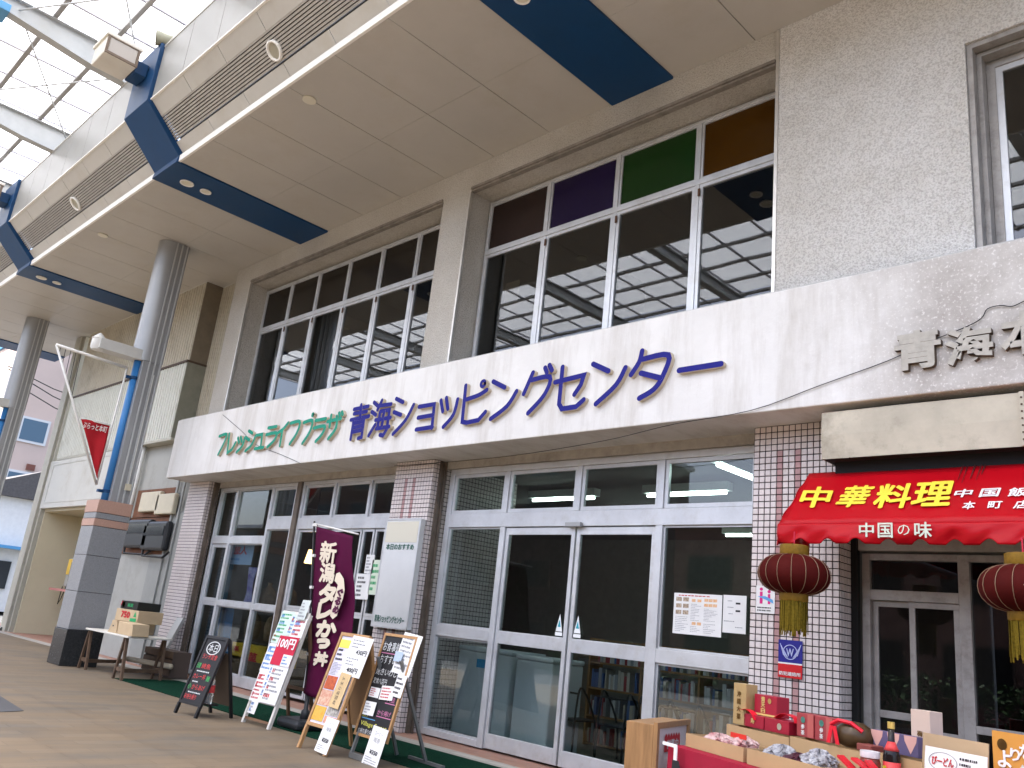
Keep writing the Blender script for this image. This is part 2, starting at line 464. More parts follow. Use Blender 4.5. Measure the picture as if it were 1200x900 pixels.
def brick_floor_mat(name, c1, c2, mortar, w, h):
    m = bpy.data.materials.new(name); m.use_nodes = True
    n = m.node_tree.nodes; l = m.node_tree.links; b = n['Principled BSDF']
    tc = n.new('ShaderNodeTexCoord'); br = n.new('ShaderNodeTexBrick'); br.inputs['Scale'].default_value = 1.0
    br.inputs['Brick Width'].default_value = w; br.inputs['Row Height'].default_value = h; br.inputs['Mortar Size'].default_value = 0.006
    br.inputs['Color1'].default_value = (*c1, 1); br.inputs['Color2'].default_value = (*c2, 1); br.inputs['Mortar'].default_value = (*mortar, 1)
    l.new(tc.outputs['Object'], br.inputs['Vector']); l.new(br.outputs['Color'], b.inputs['Base Color']); b.inputs['Roughness'].default_value = 0.75
    bp = n.new('ShaderNodeBump'); bp.inputs['Strength'].default_value = 0.4; bp.inputs['Distance'].default_value = 0.006; bp.invert = True
    l.new(br.outputs['Fac'], bp.inputs['Height']); l.new(bp.outputs['Normal'], b.inputs['Normal'])
    MATS[name] = m
    return m

# ================================================================== GROUND
struct('ground', MB().poly([(-400, -300, -0.13), (300, -300, -0.13), (300, 400, -0.13), (-400, 400, -0.13)]),
       mat('asphalt', (0.075, 0.074, 0.072), rough=0.85, var=0.2, vscale=3, bump=0.3, bscale=120))
struct('pavement', MB().box(-30, 12, -4.4, 7.05, -0.12, 0.0), paving_mat())
struct('kerb', MB().box(-30, 12, -4.56, -4.403, -0.125, 0.012), mat('kerb_stone', (0.4, 0.39, 0.37), rough=0.8, var=0.1))
struct('stone_strip', MB().box(-30, 12, 7.053, 7.32, -0.12, 0.004),
       brick_floor_mat('grey_stone_strip', (0.33, 0.31, 0.28), (0.40, 0.375, 0.34), (0.2, 0.19, 0.17), 0.6, 0.14))
struct('brick_strip', MB().box(-30, 12, 7.323, 8.6, -0.12, 0.002),
       brick_floor_mat('red_brick_strip', (0.30, 0.15, 0.105), (0.38, 0.20, 0.14), (0.25, 0.2, 0.17), 0.21, 0.1))
c_ = MB(); c_.box(-14.7, 3.5, 5.95, 7.03, 0.001, 0.012)
tag(c_.build('green_carpet', mat('green_carpet_pile', (0.005, 0.032, 0.018), rough=1.0, spec=0.05, var=0.3, vscale=30, bump=0.5, bscale=300)),
    'long dark green carpet laid along the shop front', 'carpet')
wedge = MB(); p0, p1, p2 = hz(-60, 778, 0.004), hz(28, 833, 0.004), hz(-30, 836, 0.004)
wedge.prism([p0, p1, p2], (0, 0, 0.002)); struct('dark_ground_wedge', wedge, mat('dark_grey_wedge', (0.07, 0.07, 0.075), rough=0.7, var=0.1))  # thin dark grey triangle lying on top of the pavement

# ================================================================== ARCADE CANOPY
ZS = 8.34
canopy = thing('arcade_canopy', 'beige panelled arcade canopy with blue bands over the shop fronts', 'canopy', (-10, 4.5, ZS))
BANDS = [-29.92, -22.10, -14.28, -6.46, 1.36]        # left edge of every blue band
BW = 0.98
slope0, slope1 = Vector((0, 4.60, 8.46)), Vector((0, 3.88, 9.15))
sdir = (slope1 - slope0); sn = Vector((0, -sdir.z, sdir.y)).normalized()      # outward and down
if sn.z > 0: sn = -sn
def wall_y(x): return 7.86 if x < -16.0 else 7.497
for b0 in BANDS[:-1]:
    xa = b0 + BW; xb = b0 + 7.82; md = (xb - xa) / 6
    for k in range(6):
        x0, x1 = xa + k * md + 0.006, xa + (k + 1) * md - 0.006
        if x0 > 4.5: continue
        yw = wall_y(x1)
        for (ya, yb) in ((4.56, 6.148), (6.152, yw)):
            MB().box(x0, x1, ya, yb, ZS + random.uniform(0, 0.002), ZS + 0.02).build('soffit_panel', M_soffit, canopy)
        for t0, t1 in ((0.0, 0.268), (0.732, 1.0)):
            a = slope0 + sdir * t0; c = slope0 + sdir * t1
            MB().obox((x0, a.y, a.z), (x1 - x0, 0, 0), c - a, -sn * 0.02).build('fascia_panel', M_fascia, canopy)
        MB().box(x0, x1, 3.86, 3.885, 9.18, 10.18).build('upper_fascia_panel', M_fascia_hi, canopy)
    # grille of long louvre slats between the two rows of fascia panels
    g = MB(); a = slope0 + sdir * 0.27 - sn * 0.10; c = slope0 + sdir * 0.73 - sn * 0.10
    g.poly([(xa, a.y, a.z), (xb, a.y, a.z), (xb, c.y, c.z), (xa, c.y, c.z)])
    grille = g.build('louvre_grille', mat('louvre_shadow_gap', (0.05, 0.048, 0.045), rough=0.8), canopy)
    NS = 10
    for k in range(NS):
        t = 0.275 + (k + 0.5) * 0.45 / NS
        p = slope0 + sdir * t
        d = sdir.normalized()
        MB().obox((xa + 0.01, p.y, p.z) , (xb - xa - 0.02, 0, 0), d * 0.030 , -sn * 0.05).build('slat', M_grille, grille)
    MB().box(xa, xb, 4.515, 4.553, ZS - 0.006, 8.452).build('white_edge_trim', M_white_trim, canopy)
    MB().box(xa, xb, 3.845, 3.90, 9.153, 9.176).build('ledge_trim', M_white_trim, canopy)
    MB().box(xa, xb, 3.85, 3.95, 10.183, 10.225).build('top_flashing', M_fascia, canopy)
    # closed back so that no light leaks through the joints
    bk = MB(); bk.box(xa, xb, 4.75, 7.9, ZS + 0.35, ZS + 0.4); bk.box(xa, xb, 4.0, 4.03, ZS + 0.7, 10.15)
    bk.build('backing', M_dark, canopy)
for b0 in BANDS:
    x0, x1 = b0, b0 + BW
    yw = wall_y(x0)
    prof = [(yw, ZS - 0.03), (4.48, ZS - 0.03), (4.50, 8.43), (3.80, 9.13), (3.79, 10.24), (3.92, 10.24), (3.92, 9.2), (4.62, 8.5), (yw, ZS + 0.05)]
    bb = MB()
    n_ = len(prof)
    bb.add([(x0, y, z) for y, z in prof] + [(x1, y, z) for y, z in prof],
           [(i, (i + 1) % n_, (i + 1) % n_ + n_, i + n_) for i in range(n_)] +
           [(0, 8, 7, 1), (1, 7, 6, 2), (2, 6, 5, 3), (3, 5, 4, 4)][:3] + [(3, 6, 5, 4)] +
           [(n_ + 0, n_ + 1, n_ + 7, n_ + 8), (n_ + 1, n_ + 2, n_ + 6, n_ + 7), (n_ + 2, n_ + 3, n_ + 5, n_ + 6)][:2] + [(n_ + 2, n_ + 3, n_ + 4, n_ + 5, n_ + 6)])
    bo = bb.build('blue_band', M_blue, canopy, bevel=0.008)
    bm_ = bmesh.new(); bm_.from_mesh(bo.data); bmesh.ops.recalc_face_normals(bm_, faces=bm_.faces); bm_.to_mesh(bo.data); bm_.free()
    for (yy, rr) in ((4.93, 0.12), (5.28, 0.10)):
        MB().lathe([(rr, ZS - 0.033), (rr, ZS - 0.05), (rr * 0.86, ZS - 0.052), (rr * 0.80, ZS - 0.034)], ((x0 + x1) / 2 - 0.06, yy, 0), 20).build('downlight_ring', M_white_trim, bo, smooth=True)
        MB().lathe([(0.001, ZS - 0.034), (rr * 0.8, ZS - 0.036)], ((x0 + x1) / 2 - 0.06, yy, 0), 20).build('downlight_lens', mat('frosted_lens', (0.66, 0.63, 0.52), rough=0.3), bo)
# round lamps in the grille and in the soffit, mid bay
for xc in (-17.72, -9.9, -2.1):
    c0 = slope0 + sdir * 0.46 + sn * 0.005
    MB().lathe([(0.13, -0.03), (0.145, 0.0), (0.145, 0.035), (0.115, 0.037), (0.11, 0.0)], (xc, c0.y, c0.z), 24, axis=sn).build('grille_lamp_ring', M_white_trim, canopy, smooth=True)
    MB().lathe([(0.001, 0.012), (0.112, 0.012)], (xc, c0.y, c0.z), 24, axis=sn).build('grille_lamp_lens', mat('frosted_lens', (0.66, 0.63, 0.52)), canopy)
    MB().lathe([(0.10, -0.001), (0.10, -0.02), (0.085, -0.022), (0.001, -0.014)], (xc + 0.02, 4.9, ZS), 20).build('soffit_lamp', mat('frosted_lens', (0.66, 0.63, 0.52)), canopy, smooth=True)

# floodlights and horn speakers on the blue bands
def floodlight(xc, label):
    t = thing('floodlight', label, 'floodlight', (xc, 3.4, 9.7), group='box floodlights on the blue bands')
    hs = MB(); hs.box(xc - 0.30, xc + 0.30, 3.05, 3.58, 9.70, 10.06)
    b = hs.build('housing', mat('cream_housing', (0.68, 0.66, 0.60), rough=0.45, var=0.06, dirt=0.2), t, bevel=0.02)
    MB().box(xc - 0.33, xc + 0.33, 3.02, 3.61, 10.02, 10.085).build('lid', mat('cream_housing', (0.6, 0.58, 0.52)), t, bevel=0.01)
    MB().box(xc + 0.303, xc + 0.312, 3.10, 3.53, 9.75, 10.0).build('lens', mat('lamp_glass_grey', (0.42, 0.39, 0.36), rough=0.2), t)
    fr = MB()
    for (y0, y1, z0, z1) in ((3.05, 3.58, 9.70, 9.742), (3.05, 3.58, 10.0, 10.018), (3.05, 3.092, 9.742, 10.0), (3.538, 3.58, 9.742, 10.0)):
        fr.box(xc + 0.302, xc + 0.322, y0, y1, z0, z1)
    fr.build('lens_frame', mat('bronze_frame', (0.16, 0.12, 0.09), rough=0.5), t)
    MB().box(xc - 0.2, xc + 0.2, 3.583, 3.79, 9.68, 9.92).build('bracket', M_blue, t, bevel=0.01)
floodlight(-13.83, 'cream box floodlight on the blue band beside the horn speaker')
floodlight(-21.65, 'box floodlight on the far blue band cut by the left edge of the picture')
hs = thing('horn_speaker', 'small grey green horn speaker on top of the canopy edge', 'speaker', (-13.35, 3.9, 10.22))
MB().tube([(-13.35, 3.92, 10.2), (-13.35, 3.88, 10.33)], 0.025).build('bracket', M_steel, hs)
MB().lathe([(0.06, -0.20), (0.085, -0.19), (0.10, 0.0), (0.13, 0.14), (0.135, 0.16), (0.11, 0.15), (0.04, 0.02)], (-13.35, 3.86, 10.36), 18, axis=(-0.35, -0.85, -0.1)).build('horn', mat('olive_grey_paint', (0.30, 0.30, 0.23), rough=0.5, var=0.1), hs, smooth=True)

# ================================================================== ARCADE ROOF
roof = thing('arcade_roof', 'glazed arcade roof of white panes on grey steel beams', 'roof', (-14, 0, 10.5))
def pane_mat():
    m = bpy.data.materials.new('white_roof_pane'); m.use_nodes = True
    n = m.node_tree.nodes; l = m.node_tree.links; n.remove(n['Principled BSDF'])
    tc = n.new('ShaderNodeTexCoord'); nz = n.new('ShaderNodeTexNoise'); nz.inputs['Scale'].default_value = 0.8; nz.inputs['Detail'].default_value = 6
    l.new(tc.outputs['Object'], nz.inputs['Vector'])
    rp = n.new('ShaderNodeValToRGB'); rp.color_ramp.elements[0].color = (0.43, 0.44, 0.45, 1); rp.color_ramp.elements[1].color = (0.50, 0.505, 0.51, 1)
    l.new(nz.outputs['Fac'], rp.inputs['Fac'])
    tl = n.new('ShaderNodeBsdfTranslucent'); l.new(rp.outputs['Color'], tl.inputs['Color'])
    tr = n.new('ShaderNodeBsdfTransparent'); tr.inputs['Color'].default_value = (0.9, 0.95, 1, 1)
    mx = n.new('ShaderNodeMixShader'); mx.inputs[0].default_value = 0.03
    l.new(tl.outputs[0], mx.inputs[1]); l.new(tr.outputs[0], mx.inputs[2]); l.new(mx.outputs[0], n['Material Output'].inputs['Surface'])
    return m
M_pane = pane_mat()
BEAMX = [-30.75 + 3.91 * k for k in range(10)]        # includes -15.11 and -19.02
YR0 = -3.3
PUR = [4.38 - 0.93 * k for k in range(9)]
for bx_ in BEAMX:
    bm = MB()
    # haunched I-beam running across the arcade
    pts = [(4.3, 10.22), (3.2, 10.27), (1.8, 10.45), (YR0, 10.47), (YR0, 10.74), (4.3, 10.74)]
    bm.prism([(bx_ - 0.012, y, z) for y, z in pts], (0.024, 0, 0))
    bm.box(bx_ - 0.1, bx_ + 0.1, YR0, 4.3, 10.741, 10.758)
    for (ya, za), (yb, zb) in zip(pts[:3], pts[1:4]):
        bm.obox((bx_ - 0.1, ya, za - 0.016), (0.2, 0, 0), (0, yb - ya, zb - za), (0, 0, 0.016))
    bm.build('beam', M_steel, roof)
for y in PUR:
    MB().box(-32, 5.2, y - 0.04, y + 0.04, 10.762, 10.83).build('purlin', M_steel_d, roof)
gx = [-31.9 + 1.1 * k for k in range(34)]
gx = [-14.5 + 1.117 * k for k in range(-16, 19)]
gx = sorted(x for x in gx if x < 5.2)
for x in gx:
    MB().box(x - 0.025, x + 0.025, YR0, 4.36, 10.832, 10.872).build('glazing_bar', mat('glazing_bar_metal', (0.42, 0.42, 0.47), rough=0.45), roof)
rest = MB()
for i in range(len(gx) - 1):
    for j in range(len(PUR) - 1):
        x0, x1, y0, y1 = gx[i] + 0.012, gx[i + 1] - 0.012, PUR[j + 1] + 0.006, PUR[j] - 0.006
        q = MB() if (x1 < -10 and x1 > -22 and y1 > 1.2) else rest
        q.poly([(x0, y0, 10.876), (x0, y1, 10.876), (x1, y1, 10.876), (x1, y0, 10.876)])
        if q is not rest: q.build('roof_pane', M_pane, roof)
o_ = rest.build('roof_pane_field', M_pane, roof); o_['kind'] = 'stuff'
for (xa, ya, xb, yb) in ((-15.1, 2.0, -19.0, 4.1), (-19.0, 2.0, -15.1, 4.1), (-11.2, 2.0, -15.1, 4.1), (-15.1, 2.0, -11.2, 4.1)):
    MB().tube([(xa, ya, 10.6), (xb, yb, 10.55)], 0.016, 6).build('tie_rod', M_steel, roof)
# blue bracket with its strut, under the first beam
MB().box(-15.35, -14.9, 1.55, 1.86, 10.36, 10.5).build('blue_bracket', mat('light_blue_paint', (0.08, 0.27, 0.50), rough=0.4), roof, bevel=0.01)

# ================================================================== SHOPPING CENTRE BUILDING
YP, YW, YG, YB = 7.5, 7.9, 7.76, 7.0
ZB0, ZB1 = 3.63, 4.83
centre = thing('shopping_centre', 'two storey white shopping centre with blue and green name on its band', 'building', (-10, 7.5, 0))
# --- upper wall
w = MB()
w.box(-16.82, -4.035, YP, 8.05, 7.90, 8.75)                 # lintel strip under the canopy
w.box(-16.82, -16.10, YP, 8.05, 4.70, 7.899)
w.box(-9.85, -9.20, YP, 8.05, 4.70, 7.899)
w.build('upper_wall', M_pier, centre)
w = MB(); w.box(-4.02, -2.11, YP - 0.012, 8.05, 4.70, 8.75); w.box(-2.108, 4.0, YP - 0.012, 8.05, 7.22, 8.75)
w.build('pebbledash_wall', M_pebble, centre)
w = MB(); w.box(-16.1, 4.0, 7.62, 8.05, 4.5, 4.95); w.build('upper_sill', M_conc, centre)
# --- painted band that carries the names
b = MB(); b.box(-17.0, 4.5, YB, 7.72, ZB0, ZB1); b.build('sign_band', M_band, centre, bevel=0.012)
b = MB(); b.box(-17.0, 4.5, YB + 0.05, 7.45, ZB1 + 0.002, ZB1 + 0.03); b.build('band_flashing', mat('band_top_cement', (0.5, 0.49, 0.47), rough=0.8, var=0.15), centre)
hd = MB(); hd.box(-16.05, -10.08, 7.70, 7.95, 3.52, 3.64); hd.box(-9.18, -4.23, 7.70, 7.95, 3.52, 3.64); hd.box(-3.33, 4.0, 7.75, 7.95, 2.45, 3.64)
hd.build('header', M_conc, centre)
# metal edge strips of the upper openings
M_edge = mat('bright_edge_strip', (0.62, 0.6, 0.56), rough=0.35, metal=0.6, var=0.1)
for e_ in ((-9.205, -9.170, YP - 0.02, YP + 0.02, 4.85, 7.90), (-16.105, -16.07, YP - 0.02, YP + 0.02, 4.85, 7.90), (-4.06, -4.022, YP - 0.02, YP + 0.04, 4.85, 8.335)):
    MB().box(*e_).build('metal_edge_strip', M_edge, centre)
tr = MB()
for (a, c) in ((-16.07, -9.86), (-9.17, -4.07)):
    tr.box(a, c, YP - 0.03, YP + 0.03, 7.905, 7.945); tr.box(a, c, YP - 0.012, YP + 0.06, 7.87, 7.898)
tr.build('drip_rail', mat('rusty_rail', (0.24, 0.215, 0.19), rough=0.6, var=0.3, vscale=5), centre)

# --- windows: a frame with panes
def ring(mb, x0, x1, z0, z1, y, bw, dp=0.05):
    mb.box(x0, x1, y, y + dp, z0, z0 + bw); mb.box(x0, x1, y, y + dp, z1 - bw, z1)
    mb.box(x0, x0 + bw, y, y + dp, z0 + bw, z1 - bw); mb.box(x1 - bw, x1, y, y + dp, z0 + bw, z1 - bw)
    return mb
def pane(parent, x0, x1, z0, z1, y, m):
    return MB().box(x0, x1, y, y + 0.006, z0, z1).build('pane', m, parent)
def upper_window(X0, X1, n, ztop, zmid, zbot, films, name='upper_window', bw=0.05):
    f = MB(); ring(f, X0, X1, zbot, ztop, YW, 0.04, 0.08)
    st = (X1 - X0) / n
    for k in range(1, n): f.box(X0 + k * st - 0.028, X0 + k * st + 0.028, YW - 0.006, YW + 0.08, zbot + 0.04, ztop - 0.04)
    f.box(X0 + 0.04, X1 - 0.04, YW - 0.012, YW + 0.08, zmid - 0.035, zmid + 0.035)
    wo = f.build(name, M_alu, centre, bevel=0.004)
    for k in range(n):
        xa, xb = X0 + k * st + 0.03, X0 + (k + 1) * st - 0.03
        s = MB(); ring(s, xa, xb, zmid + 0.037, ztop - 0.042, YW + 0.012, 0.03); s.build('sash', M_alu, wo)
        pane(wo, xa + 0.03, xb - 0.03, zmid + 0.067, ztop - 0.072, YW + 0.03, films[k] if films else M_glass_up)
        s = MB(); ring(s, xa, xb, zbot + 0.042, zmid - 0.037, YW + 0.005, 0.045); s.build('sash', M_alu, wo)
        pane(wo, xa + 0.045, xb - 0.045, zbot + 0.087, zmid - 0.082, YW + 0.028, M_glass_up)
        if k: MB().box(xa - 0.01 , xa + 0.02, YW - 0.02, YW - 0.007, zmid - 0.20, zmid - 0.10).build('latch', mat('rust_latch', (0.10, 0.05, 0.03), rough=0.7), wo)
    return wo
F = lambda nm, c: mat(nm, c, rough=0.2, var=0.15, vscale=0.8, spec=0.2)
films2 = [F('brown_film', (0.026, 0.016, 0.014)), F('purple_film', (0.013, 0.007, 0.036)), F('green_film', (0.008, 0.032, 0.006)), F('amber_film', (0.050, 0.020, 0.001))]
brown = F('dark_brown_film', (0.020, 0.016, 0.012))
upper_window(-9.16, -4.03, 4, 7.86, 6.97, 4.96, films2)
upper_window(-16.09, -9.87, 6, 7.84, 6.93, 4.96, [brown] * 6)
# right-hand window with a deep stepped frame
f = MB(); ring(f, -2.105, 3.5, 4.96, 7.215, YP + 0.02, 0.05, 0.10); ring(f, -2.055, 3.45, 5.01, 7.165, YP + 0.13, 0.045, 0.12); ring(f, -2.01, 3.4, 5.05, 7.12, YP + 0.26, 0.075, 0.06)
wr = f.build('upper_window', M_alu_old, centre)
ws = MB(); ring(ws, -1.935, -0.4, 5.125, 7.045, YP + 0.275, 0.06, 0.04); ws.build('sash', M_alu, wr)
pane(wr, -1.875, -0.46, 5.185, 6.985, YP + 0.29, M_glass_up)
pane(wr, -0.40, 3.3, 5.125, 7.045, YP + 0.30, M_glass_up)
# rooms behind the upper windows
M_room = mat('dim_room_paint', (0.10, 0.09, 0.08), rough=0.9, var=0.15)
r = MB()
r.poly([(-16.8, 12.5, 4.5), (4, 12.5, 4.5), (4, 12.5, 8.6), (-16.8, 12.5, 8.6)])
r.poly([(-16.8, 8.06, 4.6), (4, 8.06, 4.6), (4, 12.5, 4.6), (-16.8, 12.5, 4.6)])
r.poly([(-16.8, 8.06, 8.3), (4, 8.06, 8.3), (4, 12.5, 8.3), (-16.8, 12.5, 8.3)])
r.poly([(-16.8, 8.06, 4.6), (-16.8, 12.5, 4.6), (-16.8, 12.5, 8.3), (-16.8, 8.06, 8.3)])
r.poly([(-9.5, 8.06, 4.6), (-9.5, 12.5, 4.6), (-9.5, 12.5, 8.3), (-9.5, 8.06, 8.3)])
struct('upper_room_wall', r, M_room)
cu = thing('curtain', 'grey brown curtain drawn behind the six bay upper window', 'curtain', (-13.5, 8.15, 4.96))
for (a, c, nm) in ((-14.5, -13.45, 0),):
    MB().sheet(lambda u, v: (a + (c - a) * u, 8.16 + 0.03 * math.sin(u * 40), 4.9 + 2.9 * v), 60, 1).build('curtain_panel', mat('curtain_cloth', (0.085, 0.075, 0.062), rough=0.95), cu, smooth=True)
pp = MB().box(-8.72, -8.42, 8.02, 8.024, 6.05, 6.42)
tag(pp.build('notice_paper', mat('tan_paper', (0.35, 0.26, 0.17), rough=0.8)), 'tan paper stuck inside the upper window beside the pier', 'notice')

# --- tiled pillars
PITCH = 0.0621
M_tile = mat('pinkish_tile', (0.66, 0.595, 0.58), rough=0.35, var=0.06, vscale=9, dirt=0.15, dscale=3)
M_tile_p = mat('pink_tile', (0.42, 0.25, 0.245), rough=0.35, var=0.1, vscale=9)
M_grout = mat('dark_grout', (0.02, 0.017, 0.017), rough=0.9)
def pillar(X0, X1, ytop_back, zt, stripe_from, stripe_to=0.0):
    core = MB().box(X0, X1, YP + 0.006, ytop_back, 0.0, zt).build('pillar', M_grout, centre)
    nx = 14; px_ = (X1 - X0) / nx; nz_ = int(zt / PITCH); pz = zt / nz_
    t = MB(); g = 0.0075; rg = random.Random(3)
    def tile(o, u, v, n, mi):
        o = Vector(o); u = Vector(u); v = Vector(v); n = Vector(n); e = 0.0035; q = n * (0.0055 + rg.uniform(-0.0008, 0.0008))
        uu, vv = u.normalized() * e, v.normalized() * e
        t.cur = mi
        a = [o, o + u, o + u + v, o + v]; c = [o + uu + vv + q, o + u - uu + vv + q, o + u + v - uu - vv + q, o + v + uu - vv + q]
        t.add(a + c, [(4, 5, 6, 7), (0, 1, 5, 4), (1, 2, 6, 5), (2, 3, 7, 6), (3, 0, 4, 7)])
    for j in range(nz_):
        z = j * pz + g / 2
        for i in range(nx):
            pink = i in (4, 7) and stripe_to <= z <= stripe_from
            tile((X0 + i * px_ + g / 2, YP + 0.006, z), (px_ - g, 0, 0), (0, 0, pz - g), (0, -1, 0), 1 if pink else 0)
        ny = max(1, round((ytop_back - YP) / PITCH)); py = (ytop_back - YP - 0.006) / ny
        for i in range(ny):
            tile((X1, YP + 0.006 + i * py + g / 2, z), (0, py - g, 0), (0, 0, pz - g), (1, 0, 0), 0)
    tc_ = t.build('tile_cladding', [M_tile, M_tile_p], core); tc_['kind'] = 'stuff'
    return core
pillar(-16.95, -16.08, 7.74, ZB0 - 0.002, -1)
pillar(-10.07, -9.20, 9.2, ZB0 - 0.002, 3.32)
pillar(-4.22, -3.35, 7.80, ZB0 - 0.002, 3.32)
for x in (-16.07, -9.19):
    gd = MB(); gd.box(x, x + 0.03, 7.60, 7.663, 0.0, 3.62); gd.box(x + 0.004, x + 0.05, 7.665, 7.70, 0.0, 3.62)
    gd.build('shutter_guide', mat('bronze_guide', (0.15, 0.12, 0.095), rough=0.45, metal=0.4, var=0.2), centre)
gd = MB(); gd.box(-3.343, -3.285, 7.725, 7.785, 0.0, 3.05); gd.build('shutter_guide', mat('black_guide', (0.012, 0.012, 0.012), rough=0.6), centre)
tag_ = None

# --- shop fronts
def shopfront(name, cells, bars, m=M_glass, fm=M_alu, y=YG):
    f = MB()
    for (x0, x1, z0, z1) in bars: f.box(x0, x1, y - 0.012, y + 0.09, z0, z1)
    so = f.build(name, fm, centre, bevel=0.004)
    for c in cells:
        x0, x1, z0, z1 = c[:4]; bw = c[4] if len(c) > 4 else 0.035; yo = c[5] if len(c) > 5 else 0.0
        s = MB(); ring(s, x0, x1, z0, z1, y + 0.02 + yo, bw, 0.045); s.build('sash', fm, so)
        pane(so, x0 + bw, x1 - bw, z0 + bw, z1 - bw, y + 0.04 + yo, m)
    return so
XM = [-9.10, -7.94, -6.70, -5.49, -4.24]
bars = [(XM[0], XM[0] + 0.09, 0.02, 3.52), (XM[4] - 0.09, XM[4], 0.02, 3.52), (XM[0] + 0.09, XM[4] - 0.09, 3.44, 3.519), (XM[0] + 0.09, XM[4] - 0.09, 2.70, 2.885)]
for x in XM[1:4]: bars.append((x - 0.035, x + 0.035, 2.886, 3.439))
for x in (XM[1], XM[3]): bars.append((x - 0.045, x + 0.045, 0.02, 2.699))
cells = []
for a, c in zip(XM[:4], XM[1:]):
    l_ = a + (0.092 if a == XM[0] else 0.038); r_ = c - (0.092 if c == XM[4] else 0.038)
    cells.append((l_, r_, 2.89, 3.436, 0.045, -0.012))
for a, c in ((XM[0], XM[1]), (XM[3], XM[4])):
    l_ = a + (0.092 if a == XM[0] else 0.047); r_ = c - (0.092 if c == XM[4] else 0.047)
    cells.append((l_, r_, 1.40, 2.698, 0.02)); cells.append((l_, r_, 0.10, 1.255, 0.02))
    bars.append((l_, r_, 1.257, 1.398)); bars.append((l_, r_, 0.02, 0.098))
shopfront('entrance_shopfront', cells, bars)
def door_leaf(x0, x1, label):
    d = MB(); y = YG + 0.012
    for (a, c, e, g) in ((x0, x0 + 0.055, 0.03, 2.69), (x1 - 0.055, x1, 0.03, 2.69), (x0 + 0.055, x1 - 0.055, 2.60, 2.69), (x0 + 0.055, x1 - 0.055, 1.25, 1.405), (x0 + 0.055, x1 - 0.055, 0.03, 0.20)):
        d.box(a, c, y, y + 0.05, e, g)
    do = d.build('sliding_door', M_alu, centre, bevel=0.004)
    pane(do, x0 + 0.055, x1 - 0.055, 1.405, 2.60, y + 0.02, M_glass); pane(do, x0 + 0.055, x1 - 0.055, 0.20, 1.25, y + 0.02, M_glass)
    st = MB(); xs = x1 - 0.17 if x0 < -7 else x0 + 0.08
    st.poly([(xs, y - 0.002, 1.47), (xs + 0.10, y - 0.002, 1.47), (xs + 0.05, y - 0.002, 1.67)])
    st.cur = 1; st.poly([(xs + 0.025, y - 0.003, 1.52), (xs + 0.075, y - 0.003, 1.52), (xs + 0.05, y - 0.003, 1.61)])
    st.cur = 0; st.poly([(xs - 0.005, y - 0.002, 1.42), (xs + 0.105, y - 0.002, 1.42), (xs + 0.105, y - 0.002, 1.46), (xs - 0.005, y - 0.002, 1.46)])
    st.build('door_sticker', [mat('sticker_white', (0.8, 0.82, 0.82), rough=0.4), mat('sticker_teal', (0.03, 0.35, 0.45), rough=0.4)], do)
door_leaf(-7.89, -6.715, '')
door_leaf(-6.685, -5.54, '')
MB().box(-6.82, -6.58, YG - 0.07, YG - 0.014, 2.685, 2.74).build('door_sensor', mat('sensor_grey', (0.35, 0.36, 0.37), rough=0.4), centre, bevel=0.008)

# left-hand entrance
LA = [-16.03, -15.32, -13.99, -13.18]
bars = [(LA[0], LA[0] + 0.06, 0.02, 3.52), (LA[1] - 0.035, LA[1] + 0.035, 0.02, 3.46), (LA[2] - 0.035, LA[2] + 0.035, 0.02, 3.46), (LA[3] - 0.03, LA[3] + 0.06, 0.02, 3.62),
        (LA[0] + 0.06, LA[3] - 0.03, 3.462, 3.52), (LA[0] + 0.06, LA[1] - 0.035, 2.44, 2.57), (LA[1] + 0.035, LA[2] - 0.035, 2.44, 2.57), (LA[2] + 0.035, LA[3] - 0.03, 2.70, 2.885)]
cells = [(LA[0] + 0.062, LA[1] - 0.037, 2.572, 3.46, 0.02), (LA[1] + 0.037, LA[2] - 0.037, 2.572, 3.46, 0.02), (LA[2] + 0.037, LA[3] - 0.032, 2.887, 3.46, 0.05)]
for i in range(3):
    l_ = LA[i] + (0.062 if i == 0 else 0.037); r_ = LA[i + 1] - (0.032 if i == 2 else 0.037)
    zt = 2.698 if i == 2 else 2.438; bw = 0.07 if i == 0 else 0.015
    bars.append((l_, r_, 1.30, 1.40)) if i else None
    bars.append((l_, r_, 0.02, 0.19)) if i else None
    if i: cells += [(l_, r_, 1.402, zt, bw), (l_, r_, 0.192, 1.298, bw)]
    else: cells += [(l_, r_, 1.36, zt, bw), (l_, r_, 0.03, 1.358, bw)]
shopfront('side_shopfront', cells, bars)
MB().box(-13.115, -12.99, YG - 0.05, YG + 0.06, 0.02, 3.625).build('shutter_post', mat('bronze_guide', (0.15, 0.12, 0.095)), centre)
LB = [-12.985, -12.0, -11.0, -10.08]
bars = [(LB[0], LB[0] + 0.06, 0.02, 3.52), (LB[3] - 0.06, LB[3], 0.02, 3.52), (LB[0] + 0.06, LB[3] - 0.06, 3.46, 3.519), (LB[0] + 0.06, LB[3] - 0.06, 2.70, 2.885)]
cells = []
for i in range(3):
    l_ = LB[i] + (0.062 if i == 0 else 0.03); r_ = LB[i + 1] - (0.062 if i == 2 else 0.03)
    cells.append((l_, r_, 2.887, 3.458, 0.045))
    if i: bars.append((LB[i] - 0.028, LB[i] + 0.028, 2.886, 3.459))
for (l_, r_) in ((LB[0] + 0.062, -11.97), (-11.94, -11.09), (-11.06, -10.76), (-10.73, LB[3] - 0.062)):
    cells.append((l_, r_, 1.40, 2.695, 0.04)); cells.append((l_, r_, 0.06, 1.398, 0.045))
shopfront('front_shopfront', cells, bars)

